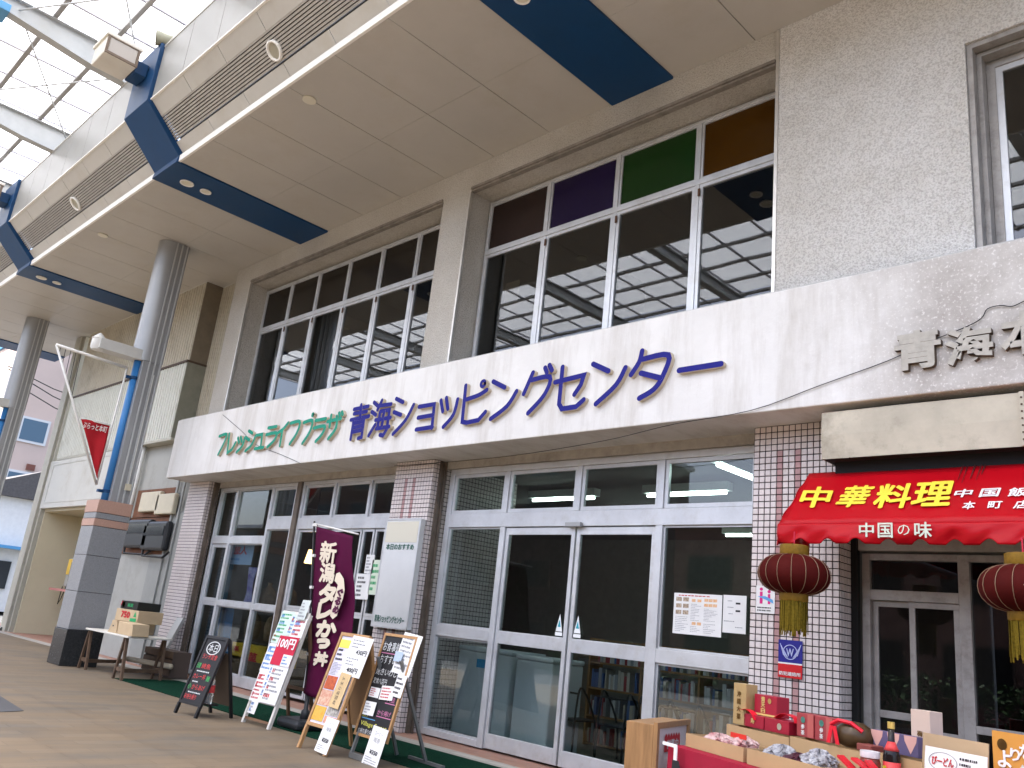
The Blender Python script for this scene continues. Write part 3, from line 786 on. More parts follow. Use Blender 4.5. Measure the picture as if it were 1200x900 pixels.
# ground floor interior
fl = MB().poly([(-16.9, 7.87, 0.03), (-3.4, 7.87, 0.03), (-3.4, 15, 0.03), (-16.9, 15, 0.03)])
struct('shop_floor', fl, mat('shop_floor_vinyl', (0.16, 0.14, 0.12), rough=0.4, var=0.15, vscale=2))
wl_ = MB()
wl_.poly([(-16.9, 15, 0), (-3.4, 15, 0), (-3.4, 15, 3.6), (-16.9, 15, 3.6)])
wl_.poly([(-16.92, 7.8, 0), (-16.92, 15, 0), (-16.92, 15, 3.6), (-16.92, 7.8, 3.6)])
wl_.poly([(-3.42, 7.82, 0), (-3.42, 15, 0), (-3.42, 15, 3.6), (-3.42, 7.82, 3.6)])
struct('shop_wall', wl_, mat('shop_wall_paint', (0.20, 0.19, 0.17), rough=0.8, var=0.1))
struct('shop_ceiling', MB().poly([(-16.9, 7.96, 3.6), (-3.4, 7.96, 3.6), (-3.4, 15, 3.6), (-16.9, 15, 3.6)]), mat('shop_ceiling_board', (0.16, 0.15, 0.14), rough=0.8))
M_tubeglow = mat('lit_fluorescent_tube', (0.9, 0.95, 0.9), emit=(0.85, 1.0, 0.92), estr=5.0)
lights = [(-8.6, 9.6, 0), (-6.4, 9.6, 0), (-8.4, 11.4, 0), (-6.2, 11.4, 0), (-5.0, 8.7, 1), (-11.8, 9.7, 0), (-10.9, 11.0, 0), (-7.3, 13.2, 0)]
for i, (x, y, d) in enumerate(lights):
    lab = ['front row away from the awning', 'front row nearer the awning', 'second row away from the awning', 'second row nearer the awning', 'close behind the papered pane', 'front one above the flag', 'rear one above the flag', 'rearmost of all'][i]
    t = thing('ceiling_light', 'white fluorescent light glowing under the shop ceiling, ' + lab, 'light', (x, y, 3.4), group='fluorescent lights inside the shop')
    if d: a, c, hw = (x, y - 0.6, 3.42), (x, y + 0.6, 3.42), (0.14, 1.3)
    else: a, c, hw = (x - 0.62, y, 3.42), (x + 0.62, y, 3.42), (1.34, 0.14)
    MB().box(x - hw[0] / 2, x + hw[0] / 2, y - hw[1] / 2, y + hw[1] / 2, 3.45, 3.56).build('housing', mat('light_housing', (0.7, 0.75, 0.72), rough=0.5), t)
    MB().tube([a, c], 0.02, 8).build('tube', M_tubeglow, t)

# ================================================================== NEIGHBOURING BUILDING ON THE LEFT
nb = thing('neighbour_building', 'beige and pale green corrugated metal building beside the shopping centre', 'building', (-22, 7.6, 0))
M_cor_b = mat('beige_corrugated', (0.50, 0.46, 0.37), rough=0.5, var=0.06, vscale=1.5, dirt=0.3, streak=(3, 3, 0.4))
M_cor_g = mat('pale_green_corrugated', (0.62, 0.63, 0.575), rough=0.5, var=0.05, vscale=1.5, dirt=0.2, streak=(3, 3, 0.4))
M_cor_s = mat('brown_side_cladding', (0.20, 0.165, 0.12), rough=0.55, var=0.1)
M_gw = mat('grey_painted_wall', (0.38, 0.385, 0.36), rough=0.6, var=0.06, vscale=1.0, dirt=0.2)
M_wp = mat('white_panel', (0.58, 0.58, 0.54), rough=0.55, var=0.05, vscale=1.2, dirt=0.15)
M_bp = mat('beige_pilaster', (0.44, 0.43, 0.37), rough=0.6, var=0.06)
M_cream = mat('cream_wall', (0.62, 0.57, 0.42), rough=0.65, var=0.05, vscale=1.0)
def corr(mb, x0, x1, y, z0, z1, pitch=0.13, dep=0.022):
    n = int((x1 - x0) / pitch); p = (x1 - x0) / n
    for i in range(n):
        a = x0 + i * p
        q = [(a, y), (a + p * 0.42, y), (a + p * 0.5, y + dep), (a + p * 0.92, y + dep), (a + p, y)]
        for (xa, ya), (xb, yb) in zip(q[:-1], q[1:]):
            mb.poly([(xa, ya, z0), (xb, yb, z0), (xb, yb, z1), (xa, ya, z1)])
    return mb
corr(MB(), -25.4, -18.12, 7.40, 6.42, 8.335).build('beige_cladding', M_cor_b, nb)
corr(MB(), -25.4, -18.12, 7.36, 4.66, 6.40).build('green_cladding', M_cor_g, nb)
corr(MB(), -18.09, -16.85, 7.80, 0.0, 8.335, 0.1).build('recessed_cladding', M_cor_b, nb)
s_ = MB(); s_.box(-18.118, -18.09, 7.40, 7.82, 6.42, 8.335); s_.build('bay_side', M_cor_s, nb)
s_ = MB(); s_.box(-18.118, -18.085, 7.36, 7.82, 4.66, 6.40); s_.build('lower_bay_side', mat('green_grey_side', (0.24, 0.24, 0.195), rough=0.55, var=0.1), nb)
s_ = MB(); s_.box(-25.45, -18.10, 7.335, 7.42, 6.385, 6.43); s_.box(-18.13, -18.07, 7.335, 7.82, 6.385, 6.43); s_.build('flashing', mat('dark_flashing', (0.08, 0.055, 0.04), rough=0.6), nb)
s_ = MB(); s_.box(-25.4, -18.1, 7.37, 7.8, 4.60, 4.655); s_.build('bay_bottom_trim', M_bp, nb)
g_ = MB(); g_.box(-20.1, -16.96, 7.60, 7.79, 0.0, 4.598); g_.build('grey_wall', M_gw, nb)
g_ = MB(); g_.box(-18.25, -17.0, 7.56, 7.597, 0.0, 3.05); g_.box(-17.62, -17.55, 7.52, 7.555, 0.0, 4.5); g_.box(-17.3, -17.24, 7.52, 7.555, 0, 4.5); g_.build('grey_steel_door', mat('grey_steel_door_paint', (0.30, 0.31, 0.295), rough=0.45, var=0.05), nb)
MB().tube([(-19.75, 7.5, 2.6), (-19.75, 7.5, 4.7)], 0.05, 10).build('downpipe', mat('white_pvc', (0.62, 0.62, 0.58), rough=0.4), nb, smooth=True)
# white panel and the recess under it
MB().box(-25.85, -20.12, 7.38, 7.5, 3.28, 4.598).build('white_panel', M_wp, nb, bevel=0.01)
fr_ = MB(); ring(fr_, -25.55, -20.4, 3.42, 4.5, 7.368, 0.03, 0.01); fr_.build('panel_trim', M_wp, nb)
rc = MB()
rc.box(-25.7, -20.1, 8.95, 9.0, 0, 3.3); rc.box(-25.72, -25.66, 7.5, 8.95, 0, 3.3); rc.box(-25.66, -20.1, 7.5, 8.95, 3.21, 3.275); rc.box(-20.16, -20.1, 7.6, 8.95, 0, 3.2)
rc.box(-23.62, -23.55, 7.95, 8.95, 0, 3.2)
rc.build('recess', M_cream, nb)
pl = MB(); pl.box(-26.35, -25.9, 7.33, 9.5, 0, 8.33); pl.box(-25.885, -25.76, 7.40, 7.6, 0, 8.33); pl.build('corner_pilaster', M_bp, nb, bevel=0.01)
MB().box(-26.1, -18, 9.5, 14, 0, 8.3).build('rear_block', M_gw, nb)
# shelf and public telephone
sh = MB(); sh.box(-25.4, -23.7, 8.0, 8.4, 1.18, 1.24)
tag(sh.build('telephone_shelf', mat('pink_laminate', (0.52, 0.22, 0.20), rough=0.5)), 'pink shelf in the cream recess under the telephone', 'shelf')
ph = thing('telephone', 'small grey and yellow public telephone in the cream recess', 'telephone', (-24.4, 8.3, 1.25))
MB().box(-24.75, -24.2, 8.12, 8.42, 1.30, 2.05).build('body', mat('phone_grey', (0.35, 0.35, 0.32), rough=0.5), ph, bevel=0.03)
MB().box(-24.70, -24.38, 8.10, 8.118, 1.62, 2.02).build('yellow_panel', mat('phone_yellow', (0.75, 0.5, 0.08), rough=0.5), ph)
MB().box(-24.36, -24.24, 8.06, 8.118, 1.45, 1.95).build('handset', mat('phone_grey_dark', (0.16, 0.16, 0.15), rough=0.4), ph, bevel=0.02)
MB().tube([(-24.3, 8.08, 1.45), (-24.35, 8.02, 1.0), (-24.6, 8.05, 0.85), (-24.7, 8.1, 1.3)], 0.012, 6).build('cord', M_wire, ph)

# meter boards on the grey wall
def meter_board(label, x0, x1, z0, z1, boxes, box_m, dark):
    t = thing('meter_board', label, 'meter', ((x0 + x1) / 2, 7.6, z0), group='meter boards on the grey wall')
    MB().box(x0, x1, 7.555, 7.597, z0, z1).build('board', mat('brown_board', (0.17, 0.075, 0.04), rough=0.7, var=0.25, vscale=8), t)
    for (a, c, e, g) in boxes:
        if dark:
            bx2 = MB(); bx2.box(a, c, 7.40, 7.55, e, g).build('meter', box_m, t, bevel=0.05)
            MB().box(a + 0.08, c - 0.08, 7.388, 7.398, e + (g - e) * 0.5, g - 0.1).build('meter_window', mat('meter_glass', (0.03, 0.035, 0.04), rough=0.1), t)
            MB().tube([(a + 0.1, 7.45, e), (a + 0.2, 7.42, e - 0.12), (c, 7.45, e - 0.14), (c + 0.15, 7.5, e - 0.02)], 0.025, 6).build('cable', M_wire, t)
        else:
            MB().box(a, c, 7.44, 7.553, e, g).build('breaker_box', box_m, t, bevel=0.03)
def MXZ(x0, y0, x1, y1, Y):
    a, c = hy(x0, y0, Y), hy(x1, y1, Y); return (a.x, c.x, min(a.z, c.z), max(a.z, c.z))
bA = hy(163, 574, 7.56); bB = hy(199, 605, 7.56)
meter_board('brown board with two cream breaker boxes on the grey wall', bA.x, bB.x, bB.z - 0.02, bA.z - 0.02, [MXZ(166, 577, 183, 599, 7.44), MXZ(184.5, 579, 200, 602, 7.44)], mat('cream_plastic', (0.58, 0.53, 0.40), rough=0.45, var=0.05), False)
bA = hy(149, 607, 7.56); bB = hy(191, 650, 7.56)
meter_board('brown board with two black electricity meters above the side table', bA.x, bB.x, bB.z, bA.z, [MXZ(150, 609, 170, 642, 7.42), MXZ(171, 611, 190, 645, 7.42)], mat('black_plastic', (0.03, 0.032, 0.035), rough=0.35), True)

# ================================================================== COLUMNS OF THE ARCADE
M_gran = mat('grey_granite', (0.27, 0.28, 0.29), rough=0.4, var=0.12, vscale=60, color2=(0.20, 0.205, 0.215))
M_granp = mat('pink_granite', (0.42, 0.26, 0.20), rough=0.45, var=0.1, vscale=50)
M_granb = mat('black_granite', (0.03, 0.032, 0.033), rough=0.25, var=0.3, vscale=30)
M_colm = mat('column_cladding', (0.31, 0.315, 0.32), rough=0.38, metal=0.35, var=0.05, vscale=1.0)
M_bpole = mat('blue_pole_paint', (0.04, 0.19, 0.46), rough=0.35, var=0.05)
def column(cx, cy, label, pennant):
    t = thing('arcade_column', label, 'column', (cx, cy, 0), group='columns of the arcade')
    hw = 0.31
    z = 0.0
    for (z1, m, nm, o) in ((0.62, M_granb, 'black_plinth', 0.012), (1.28, M_gran, 'granite_block', 0), (1.93, M_gran, 'granite_block', 0), (2.46, M_gran, 'granite_block', 0),
                           (2.60, M_granp, 'pink_course', 0.006), (2.71, M_gran, 'grey_course', 0), (2.95, M_granp, 'pink_cap', 0.006)):
        MB().box(cx - hw - o, cx + hw + o, cy - hw - o, cy + hw + o, z + 0.004, z1 - 0.004).build(nm, m, t, bevel=0.006)
        z = z1
    MB().box(cx - hw + 0.01, cx + hw - 0.01, cy - hw + 0.01, cy + hw - 0.01, 0, 2.94).build('core', M_grout, t)
    # fluted shaft: flat flutes towards the shops, a half-round nose towards the street
    sh = MB(); rr = 0.235
    pts = []
    for k in range(9):
        an = R_(90 + 180 * k / 8); pts.append((cx + rr * math.cos(an - R_(90)) * 1.0, cy - 0.03 - rr * math.sin(an - R_(90)) * 1.0))
    half = [(cx + rr * math.cos(a_), cy - 0.02 + rr * math.sin(a_)) for a_ in [R_(0 - 180 * k / 10) for k in range(11)]]
    loop = half + [(cx - rr, cy + 0.28), (cx + rr, cy + 0.28)]
    sh.prism([(x, y, 5.75) for x, y in loop], (0, 0, ZS - 5.755))
    sh.build('round_nose', M_colm, t, autos=35)
    lo = MB(); lo.box(cx - 0.225, cx + 0.225, cy - 0.10, cy + 0.275, 2.951, 5.748); lo.build('shaft', M_colm, t, bevel=0.01)
    for yy in (cy + 0.03, cy + 0.135, cy + 0.24):
        MB().box(cx + 0.226, cx + 0.252, yy - 0.012, yy + 0.012, 2.955, ZS - 0.01).build('rib', mat('rib_light', (0.52, 0.53, 0.53), rough=0.35, metal=0.4), t)
    # lamp bracket towards the street
    bx2 = MB(); bx2.box(cx - 0.12, cx + 0.2, cy - 0.95, cy - 0.101, 5.74, 5.95); bx2.build('lamp_bracket', mat('bracket_white', (0.52, 0.52, 0.5), rough=0.45, var=0.05), t, bevel=0.01)
    MB().lathe([(0.10, 5.72), (0.125, 5.76), (0.125, 5.93), (0.14, 5.94), (0.02, 6.06), (0.0, 6.065)], (cx + 0.04, cy - 0.93, 0), 20).build('lamp', mat('lamp_white', (0.62, 0.62, 0.6), rough=0.4), t, autos=35)
    MB().tube([(cx + 0.05, cy - 0.13, 2.955), (cx + 0.05, cy - 0.13, 5.74)], 0.075, 14).build('blue_pole', M_bpole, t, smooth=True)
    cl = MB()
    for z_ in (3.1, 5.35): cl.lathe([(0.09, z_), (0.09, z_ + 0.06)], (cx + 0.05, cy - 0.13, 0), 14); cl.box(cx + 0.0, cx + 0.1, cy - 0.30, cy - 0.2, z_, z_ + 0.05)
    cl.build('clamp', M_blue, t)
    if pennant:
        MB().tube([(cx + 0.24, cy + 0.16, 3.3), (cx + 0.24, cy + 0.16, 5.5)], 0.012, 6).build('conduit', mat('white_pvc', (0.62, 0.62, 0.58)), t)
        MB().box(cx + 0.228, cx + 0.29, cy + 0.11, cy + 0.21, 3.2, 3.32).build('junction_box', mat('cream_plastic', (0.58, 0.53, 0.40)), t)
    return t
CX1, CX2 = -16.82, -25.6
column(CX1, 5.99, 'grey fluted arcade column on a granite base beside the side table', True)
column(CX2, 5.99, 'farther grey arcade column at the edge of the picture', False)
# pennant: a triangle of pipe with a red flag
pn = thing('pennant_flag', 'red triangular pennant in a white pipe frame on the near column', 'flag', (CX1, 5.6, 3.2))
xa = CX1 + 0.05
A, B, Cc = hx(66, 404, xa), hx(149, 431, xa), hx(113, 568, xa)
MB().tube([A, B], 0.03, 8).build('top_rail', mat('white_pipe', (0.7, 0.69, 0.66), rough=0.4, var=0.1), pn, smooth=True)
MB().tube([A, Cc], 0.022, 8).build('slanted_rail', mat('white_pipe', (0.7, 0.69, 0.66)), pn, smooth=True)
MB().tube([B, Cc], 0.018, 8).build('upright_rail', mat('white_pipe', (0.7, 0.69, 0.66)), pn, smooth=True)
fa, fb = hx(94.5, 490, xa), hx(129, 498, xa)
fc = hx(114, 560, xa)
fl_ = MB().sheet(lambda u, v: (fa + (fb - fa) * u) * (1 - v) + fc * v + Vector((0.02 * math.sin(u * 6 + v * 5), 0, 0)), 10, 14)
fo = fl_.build('flag_cloth', mat('red_flag_cloth', (0.42, 0.012, 0.02), rough=0.8, var=0.08), pn, smooth=True, solid=0.004)
MB().tube([fa, fb], 0.018, 6).build('flag_rod', mat('white_pipe', (0.7, 0.69, 0.66)), pn)
tx = MB(); uu = (fb - fa)
letter(tx, 'ぷらっと本町', fa + uu * 0.1 + Vector((0.03, 0.0, -0.17)), uu * 0.82, Vector((0, 0, 0.12)), bold=0.015)
tx.build('lettering', mat('white_print', (0.8, 0.8, 0.78), rough=0.6), pn)
ch = MB()
for k in range(5):
    u = 0.06 + k * 0.07; p = A + (B - A) * u; q = A + (Cc - A) * min(0.5, u * 1.1); ch.tube([p, q], 0.006, 5)
ch.build('cord', M_wire, pn)

# ================================================================== FAR LEFT: BUILDINGS DOWN THE STREET
pk = thing('far_pink_building', 'pale pink rendered building beyond the corrugated building', 'building', (-50, 14, 0))
M_pk = mat('pink_render', (0.55, 0.44, 0.38), rough=0.8, var=0.05, vscale=0.6)
YPK = hx(14, 500, -48).y
MB().box(-56, -48, YPK, 24, 0, 13.9).build('wall', M_pk, pk)
MB().box(-56.1, -47.9, YPK - 0.1, 24.1, 13.905, 14.15).build('roof_trim', mat('light_blue_paint', (0.08, 0.27, 0.50)), pk)
for (p, q) in (((28, 490), (50, 520)), ((10, 552), (31, 598)), ((80, 500), (92, 520))):
    a = hx(*p, -48); c = hx(*q, -48)
    f_ = MB(); f_.box(-47.99, -47.93, min(a.y, c.y) - 0.12, max(a.y, c.y) + 0.12, min(a.z, c.z) - 0.12, max(a.z, c.z) + 0.12)
    wf = f_.build('window', mat('white_trim_far', (0.6, 0.62, 0.62), rough=0.5), pk)
    MB().box(-47.925, -47.92, min(a.y, c.y), max(a.y, c.y), min(a.z, c.z), max(a.z, c.z)).build('pane', mat('far_window_blue', (0.08, 0.14, 0.20), rough=0.1), wf)
MB().box(-47.99, -47.9, 12.6, 13.0, 6.7, 7.0).build('vent', mat('brown_vent', (0.18, 0.07, 0.05)), pk)
hw_ = thing('far_white_house', 'white house with a dark roof far down the street', 'house', (-42, 9.5, 0))
MB().box(-46, -40, 8.9, 14, 0, 4.6).build('wall', mat('white_house_wall', (0.72, 0.71, 0.68), rough=0.8, var=0.05), hw_)
MB().prism([(-46.3, 8.4, 4.61), (-46.3, 14.6, 4.61), (-46.3, 11.5, 6.0)], (6.6, 0, 0)).build('roof', mat('dark_roof_tile', (0.09, 0.085, 0.085), rough=0.7, var=0.2, vscale=10), hw_)
MB().box(-39.98, -39.9, 9.4, 10.9, 0.9, 2.0).build('window', mat('dark_window', (0.03, 0.035, 0.04), rough=0.1), hw_)
MB().box(-40.6, -39.4, 8.5, 13.9, 2.5, 2.62).build('blue_canopy', mat('light_blue_paint', (0.08, 0.27, 0.50)), hw_)
for i, (p, q) in enumerate((((40, 437), (70, 466)), ((40, 440), (68, 480)), ((44, 455), (68, 492)))):
    a = hx(p[0], p[1], -46.5) + Vector((0, -1.2, 0)); c = hx(q[0] + 10, q[1], -46.5) + Vector((0, 1.5, 0))
    tag(MB().tube([a, (a + c) / 2 + Vector((0, 0, -0.15)), c], 0.03, 5).build('overhead_cable', M_wire), ['topmost', 'middle', 'lowest'][i] + ' dark overhead cable crossing in front of the pink building', 'cable', 'overhead cables by the pink building')
wb = thing('far_white_block', 'bright white building past the far column at the picture edge', 'building', (-64, 8, 0))
MB().box(-68, -60, 4.0, 15.0, 0, 16.5).build('wall', mat('white_house_wall', (0.72, 0.71, 0.68)), wb)
MB().box(-68.2, -59.8, 3.8, 15.2, 12.2, 12.7).build('ledge', mat('white_house_wall', (0.72, 0.71, 0.68)), wb)
mb_ = thing('parked_bicycle', 'bicycle handlebar with a dark grip at the picture edge', 'bicycle', (-26.2, 6.6, 0))
MB().tube([hx(-16, 745, -26.3), hx(-2, 740, -26.2), hx(10, 733, -26.1)], 0.06, 8).build('handlebar_grip', mat('black_rubber', (0.02, 0.02, 0.02), rough=0.6), mb_, smooth=True)
MB().tube([hx(-16, 745, -26.3), (-26.35, 6.45, 0.5)], 0.03, 8).build('stem', M_steel, mb_)
wt = []
for k in range(25): wt.append((-26.3 - 0.33 * 0, 6.42 + 0.3 * math.cos(2 * math.pi * k / 24), 0.31 + 0.3 * math.sin(2 * math.pi * k / 24)))
MB().tube(wt, 0.025, 6, caps=False).build('wheel', mat('black_rubber', (0.02, 0.02, 0.02)), mb_)

# ================================================================== ACROSS THE STREET (seen only mirrored in the shop glass)
op = thing('opposite_building', 'pink brown two storey building mirrored in the shop glass', 'building', (-6, -16, 0))
MB().box(-21.5, 14, -22, -16, -0.12, 6.6).build('wall', mat('pink_brown_render', (0.30, 0.17, 0.14), rough=0.8, var=0.1, vscale=1.2), op)
MB().box(-21.49, 14.3, -22.3, -15.7, 6.603, 6.9).build('roof_edge', mat('pale_roof_edge', (0.6, 0.6, 0.58), rough=0.6), op)
for k in range(11):
    x = -20.8 + 3.4 * k
    if x > 11: continue
    for (z0, z1) in ((0.7, 2.6), (3.9, 5.4)):
        w_ = MB().box(x, x + 2.2, -15.99, -15.94, z0, z1).build('window', mat('brown_window_frame', (0.16, 0.11, 0.09), rough=0.5), op)
        MB().box(x + 0.08, x + 2.12, -15.935, -15.93, z0 + 0.08, z1 - 0.08).build('pane', mat('dark_window', (0.03, 0.035, 0.04)), w_)
for (nm_, lab_, xa_, xb_, h_, c_) in (('opposite_tall_block', 'tall brown block mirrored in the shop transoms', -56, -27.5, 11.5, (0.11, 0.075, 0.065)), ('opposite_low_house', 'low grey house with a pale wall mirrored in the left entrance', -88, -57, 6.8, (0.20, 0.19, 0.175))):
    ob_ = thing(nm_, lab_, 'building', ((xa_ + xb_) / 2, -19, 0))
    MB().box(xa_, xb_, -26, -16.2, -0.12, h_).build('wall', mat(nm_ + '_render', c_, rough=0.85, var=0.12, vscale=1.0), ob_)
    MB().box(xa_ - 0.2, xb_ + 0.2, -26.2, -15.9, h_ + 0.003, h_ + 0.25).build('roof_edge', mat('pale_roof_edge', (0.6, 0.6, 0.58)), ob_)
    for k in range(int((xb_ - xa_) / 4)):
        for z_ in (0.6, 3.6, 7.0, 9.2):
            if z_ + 1.6 < h_:
                w_ = MB().box(xa_ + 1 + 4 * k, xa_ + 3.2 + 4 * k, -16.19, -16.13, z_, z_ + 1.5).build('window', mat('brown_window_frame', (0.16, 0.11, 0.09)), ob_)
                MB().box(xa_ + 1.1 + 4 * k, xa_ + 3.1 + 4 * k, -16.125, -16.12, z_ + 0.1, z_ + 1.4).build('pane', mat('dark_window', (0.03, 0.035, 0.04)), w_)
def hedge(name, label, x0, x1, y, z0, z1, seed):
    rg = random.Random(seed); h = MB()
    for i in range(int((x1 - x0) * 220)):
        p = Vector((rg.uniform(x0, x1), y + rg.gauss(0, 0.35), rg.uniform(z0, z1) * (0.75 + 0.25 * rg.random())))
        a = Vector((rg.uniform(-1, 1), rg.uniform(-1, 1), rg.uniform(-1, 1))).normalized() * 0.11; b2 = a.cross(Vector((rg.uniform(-1, 1), rg.uniform(-1, 1), 1))).normalized() * 0.06
        h.poly([p - a, p + b2, p + a, p - b2])
    tag(h.build(name, mat('hedge_leaf', (0.045, 0.10, 0.03), rough=0.6, var=0.4, vscale=3)), label, 'hedge')
hedge('hedge', 'clipped green hedge across the street mirrored in the shop doors', -26, 6, -13.5, -0.1, 1.6, 5)

# ================================================================== RAISED LETTERS ON THE BAND
M_side = mat('letter_side_beige', (0.55, 0.47, 0.36), rough=0.6)
def stroke(mb, pts, hw, depth, Y, order, seg=6):
    """round-ended stroke standing on the band: front in material 0, sides in material 1"""
    P = [Vector((p.x, p.z)) for p in pts]
    # smooth the corner points a little
    L, Rr = [], []
    n = len(P)
    for i, p in enumerate(P):
        if i == 0: t = P[1] - p
        elif i == n - 1: t = p - P[i - 1]
        else: t = (P[i + 1] - p).normalized() + (p - P[i - 1]).normalized()
        if t.length < 1e-6: t = P[min(i + 1, n - 1)] - P[max(i - 1, 0)]
        t.normalize(); nn = Vector((-t.y, t.x))
        k = 1.0
        if 0 < i < n - 1:
            c = (P[i + 1] - p).normalized().dot((p - P[i - 1]).normalized()); k = 1 / max(0.55, math.sqrt(max(0.0, (1 + c) / 2)))
        L.append(p + nn * hw * k); Rr.append(p - nn * hw * k)
    def cap(c, d):
        a0 = math.atan2(d.y, d.x)
        return [c + Vector((math.cos(a0 + R_(90) - R_(180) * k / seg), math.sin(a0 + R_(90) - R_(180) * k / seg))) * hw for k in range(1, seg)]
    yf = Y - depth - order * 0.0012
    # front face as quads and caps, sides as a skirt
    endc = cap(P[-1], (P[-1] - P[-2]).normalized()); stc = cap(P[0], (P[0] - P[1]).normalized())
    mb.cur = 0
    V3 = lambda q, y: (q.x, y, q.y)
    for i in range(n - 1): mb.poly([V3(Rr[i], yf), V3(Rr[i + 1], yf), V3(L[i + 1], yf), V3(L[i], yf)])
    mb.poly([V3(q, yf) for q in [L[-1]] + endc + [Rr[-1]]][::-1]); mb.poly([V3(q, yf) for q in [Rr[0]] + stc + [L[0]]][::-1])
    loop = L + endc + Rr[::-1] + stc
    mb.cur = 1
    m = len(loop)
    for i in range(m):
        a, c = loop[i], loop[(i + 1) % m]
        mb.poly([V3(a, yf), V3(c, yf), V3(c, Y + 0.002), V3(a, Y + 0.002)])
    mb.cur = 0
def bez(pts):
    """a soft curve through three or more points"""
    if len(pts) < 3: return pts
    out = []
    for i in range(len(pts) - 1):
        p0 = pts[max(0, i - 1)]; p1 = pts[i]; p2 = pts[i + 1]; p3 = pts[min(len(pts) - 1, i + 2)]
        for k in range(4):
            t = k / 4
            out.append(0.5 * ((2 * p1) + (p2 - p0) * t + (2 * p0 - 5 * p1 + 4 * p2 - p3) * t * t + (3 * p1 - p0 - 3 * p2 + p3) * t ** 3))
    return out + [pts[-1]]
def name_sign(root, chars, ox, oy, s, m, hw, depth=0.055):
    for ch, strokes in chars:
        mb = MB(); k = 0
        for st in strokes:
            curve = st[0] == 'c'; ring_ = st[0] == 'o'
            if ring_:
                _, x, y, r = st; c = hy(ox + x / s, oy + y / s, YB); rw = r / s * 0.011
                pts = [c + Vector((rw * math.cos(2 * math.pi * q / 12), 0, rw * math.sin(2 * math.pi * q / 12))) for q in range(13)]
                stroke(mb, pts, hw * 0.7, depth, YB, k)
            else:
                pp_ = st[1:] if curve else st
                pts = [hy(ox + x / s, oy + y / s, YB) for x, y in pp_]
                stroke(mb, bez(pts) if curve else pts, hw, depth, YB, k)
            k += 1
        mb.build('raised_letter', [m, M_side], root)
green = thing('green_name_lettering', 'raised green katakana letters at the start of the sign band', 'sign lettering', (-14, 7, 4))
M_green = mat('sign_green', (0.003, 0.25, 0.165), rough=0.55, var=0.05, spec=0.25); M_bl = mat('sign_blue', (0.005, 0.006, 0.185), rough=0.6, var=0.05, spec=0.25)
name_sign(green, [
 ('フ', [('c', (72, 508), (132, 492), (112, 560), (62, 658))]),
 ('レ', [((155, 488), (138, 645), (175, 618), (207, 560))]),
 ('ッ', [((226, 522), (236, 562)), ((250, 514), (259, 552)), ('c', (284, 522), (262, 590), (215, 640))]),
 ('シ', [((316, 464), (346, 484)), ((290, 518), (322, 540)), ('c', (372, 508), (340, 580), (288, 630))]),
 ('ュ', [((378, 502), (428, 492), (414, 600)), ((366, 612), (436, 600))]),
 ('ラ', [((478, 440), (545, 428)), ('c', (462, 496), (545, 482), (528, 540), (470, 598))]),
 ('イ', [('c', (642, 398), (604, 445), (552, 486)), ((596, 458), (574, 586))]),
 ('フ', [('c', (662, 402), (738, 388), (715, 480), (655, 572))]),
 ('プ', [('c', (772, 396), (842, 380), (822, 470), (760, 568)), ('o', 847, 332, 14)]),
 ('ラ', [((870, 380), (955, 364)), ('c', (856, 442), (945, 426), (925, 490), (870, 552))]),
 ('ザ', [((968, 388), (1080, 362)), ((1000, 336), (986, 432)), ('c', (1046, 345), (1040, 440), (975, 530)), ((1066, 318), (1072, 338)), ((1090, 310), (1096, 330))]),
], 250, 440, 7.0588, M_green, 0.030)
blue = thing('blue_name_lettering', 'raised blue kanji and katakana letters along the sign band', 'sign lettering', (-8, 7, 4))
name_sign(blue, [
 ('青', [((100, 222), (192, 203)), ((100, 250), (182, 236)), ((80, 290), (196, 267)), ((147, 195), (141, 275)), ((98, 302), (80, 413)), ((100, 312), (165, 299), (150, 400), (128, 408)), ((96, 340), (156, 327)), ((92, 368), (152, 355))]),
 ('海', [((228, 178), (250, 198)), ((214, 238), (240, 258)), ((194, 390), (236, 320)), ((280, 166), (252, 225)), ((266, 200), (340, 190)), ((270, 238), (252, 345)), ((272, 236), (330, 226), (312, 350), (288, 390), (268, 386)), ((240, 292), (336, 276)), ((246, 346), (328, 334)), ((297, 240), (290, 268)), ((288, 300), (282, 325))]),
 ('シ', [((370, 155), (414, 177)), ((356, 240), (400, 258)), ('c', (482, 194), (430, 292), (350, 380))]),
 ('ョ', [((516, 206), (614, 190), (598, 342)), ((510, 276), (604, 260)), ((498, 352), (602, 336))]),
 ('ッ', [((656, 166), (668, 236)), ((691, 150), (701, 220)), ('c', (764, 160), (736, 258), (672, 335))]),
 ('ピ', [((815, 72), (792, 302), (820, 308), (895, 292), (940, 240)), ('c', (820, 160), (895, 134), (950, 100)), ('o', 926, 60, 20)]),
 ('ン', [((990, 46), (1064, 84)), ('c', (1140, 108), (1078, 204), (974, 284))]),
], 400, 440, 5.4545, M_bl, 0.031)
name_sign(blue, [
 ('グ', [((130, 176), (80, 290)), ('c', (124, 216), (222, 200), (192, 295), (103, 395)), ((196, 150), (206, 176)), ((220, 136), (234, 164))]),
 ('セ', [((290, 146), (271, 345), (286, 372), (362, 360), (404, 322)), ((250, 228), (406, 190), (390, 240), (354, 294))]),
 ('ン', [((455, 130), (538, 168)), ('c', (630, 150), (578, 244), (470, 345))]),
 ('タ', [('c', (720, 60), (705, 118), (660, 188)), ('c', (722, 105), (862, 82), (832, 195), (782, 268), (705, 315)), ((715, 180), (818, 206))]),
 ('ー', [((920, 165), (1146, 130))]),
], 600, 400, 4.6154, M_bl, 0.031)
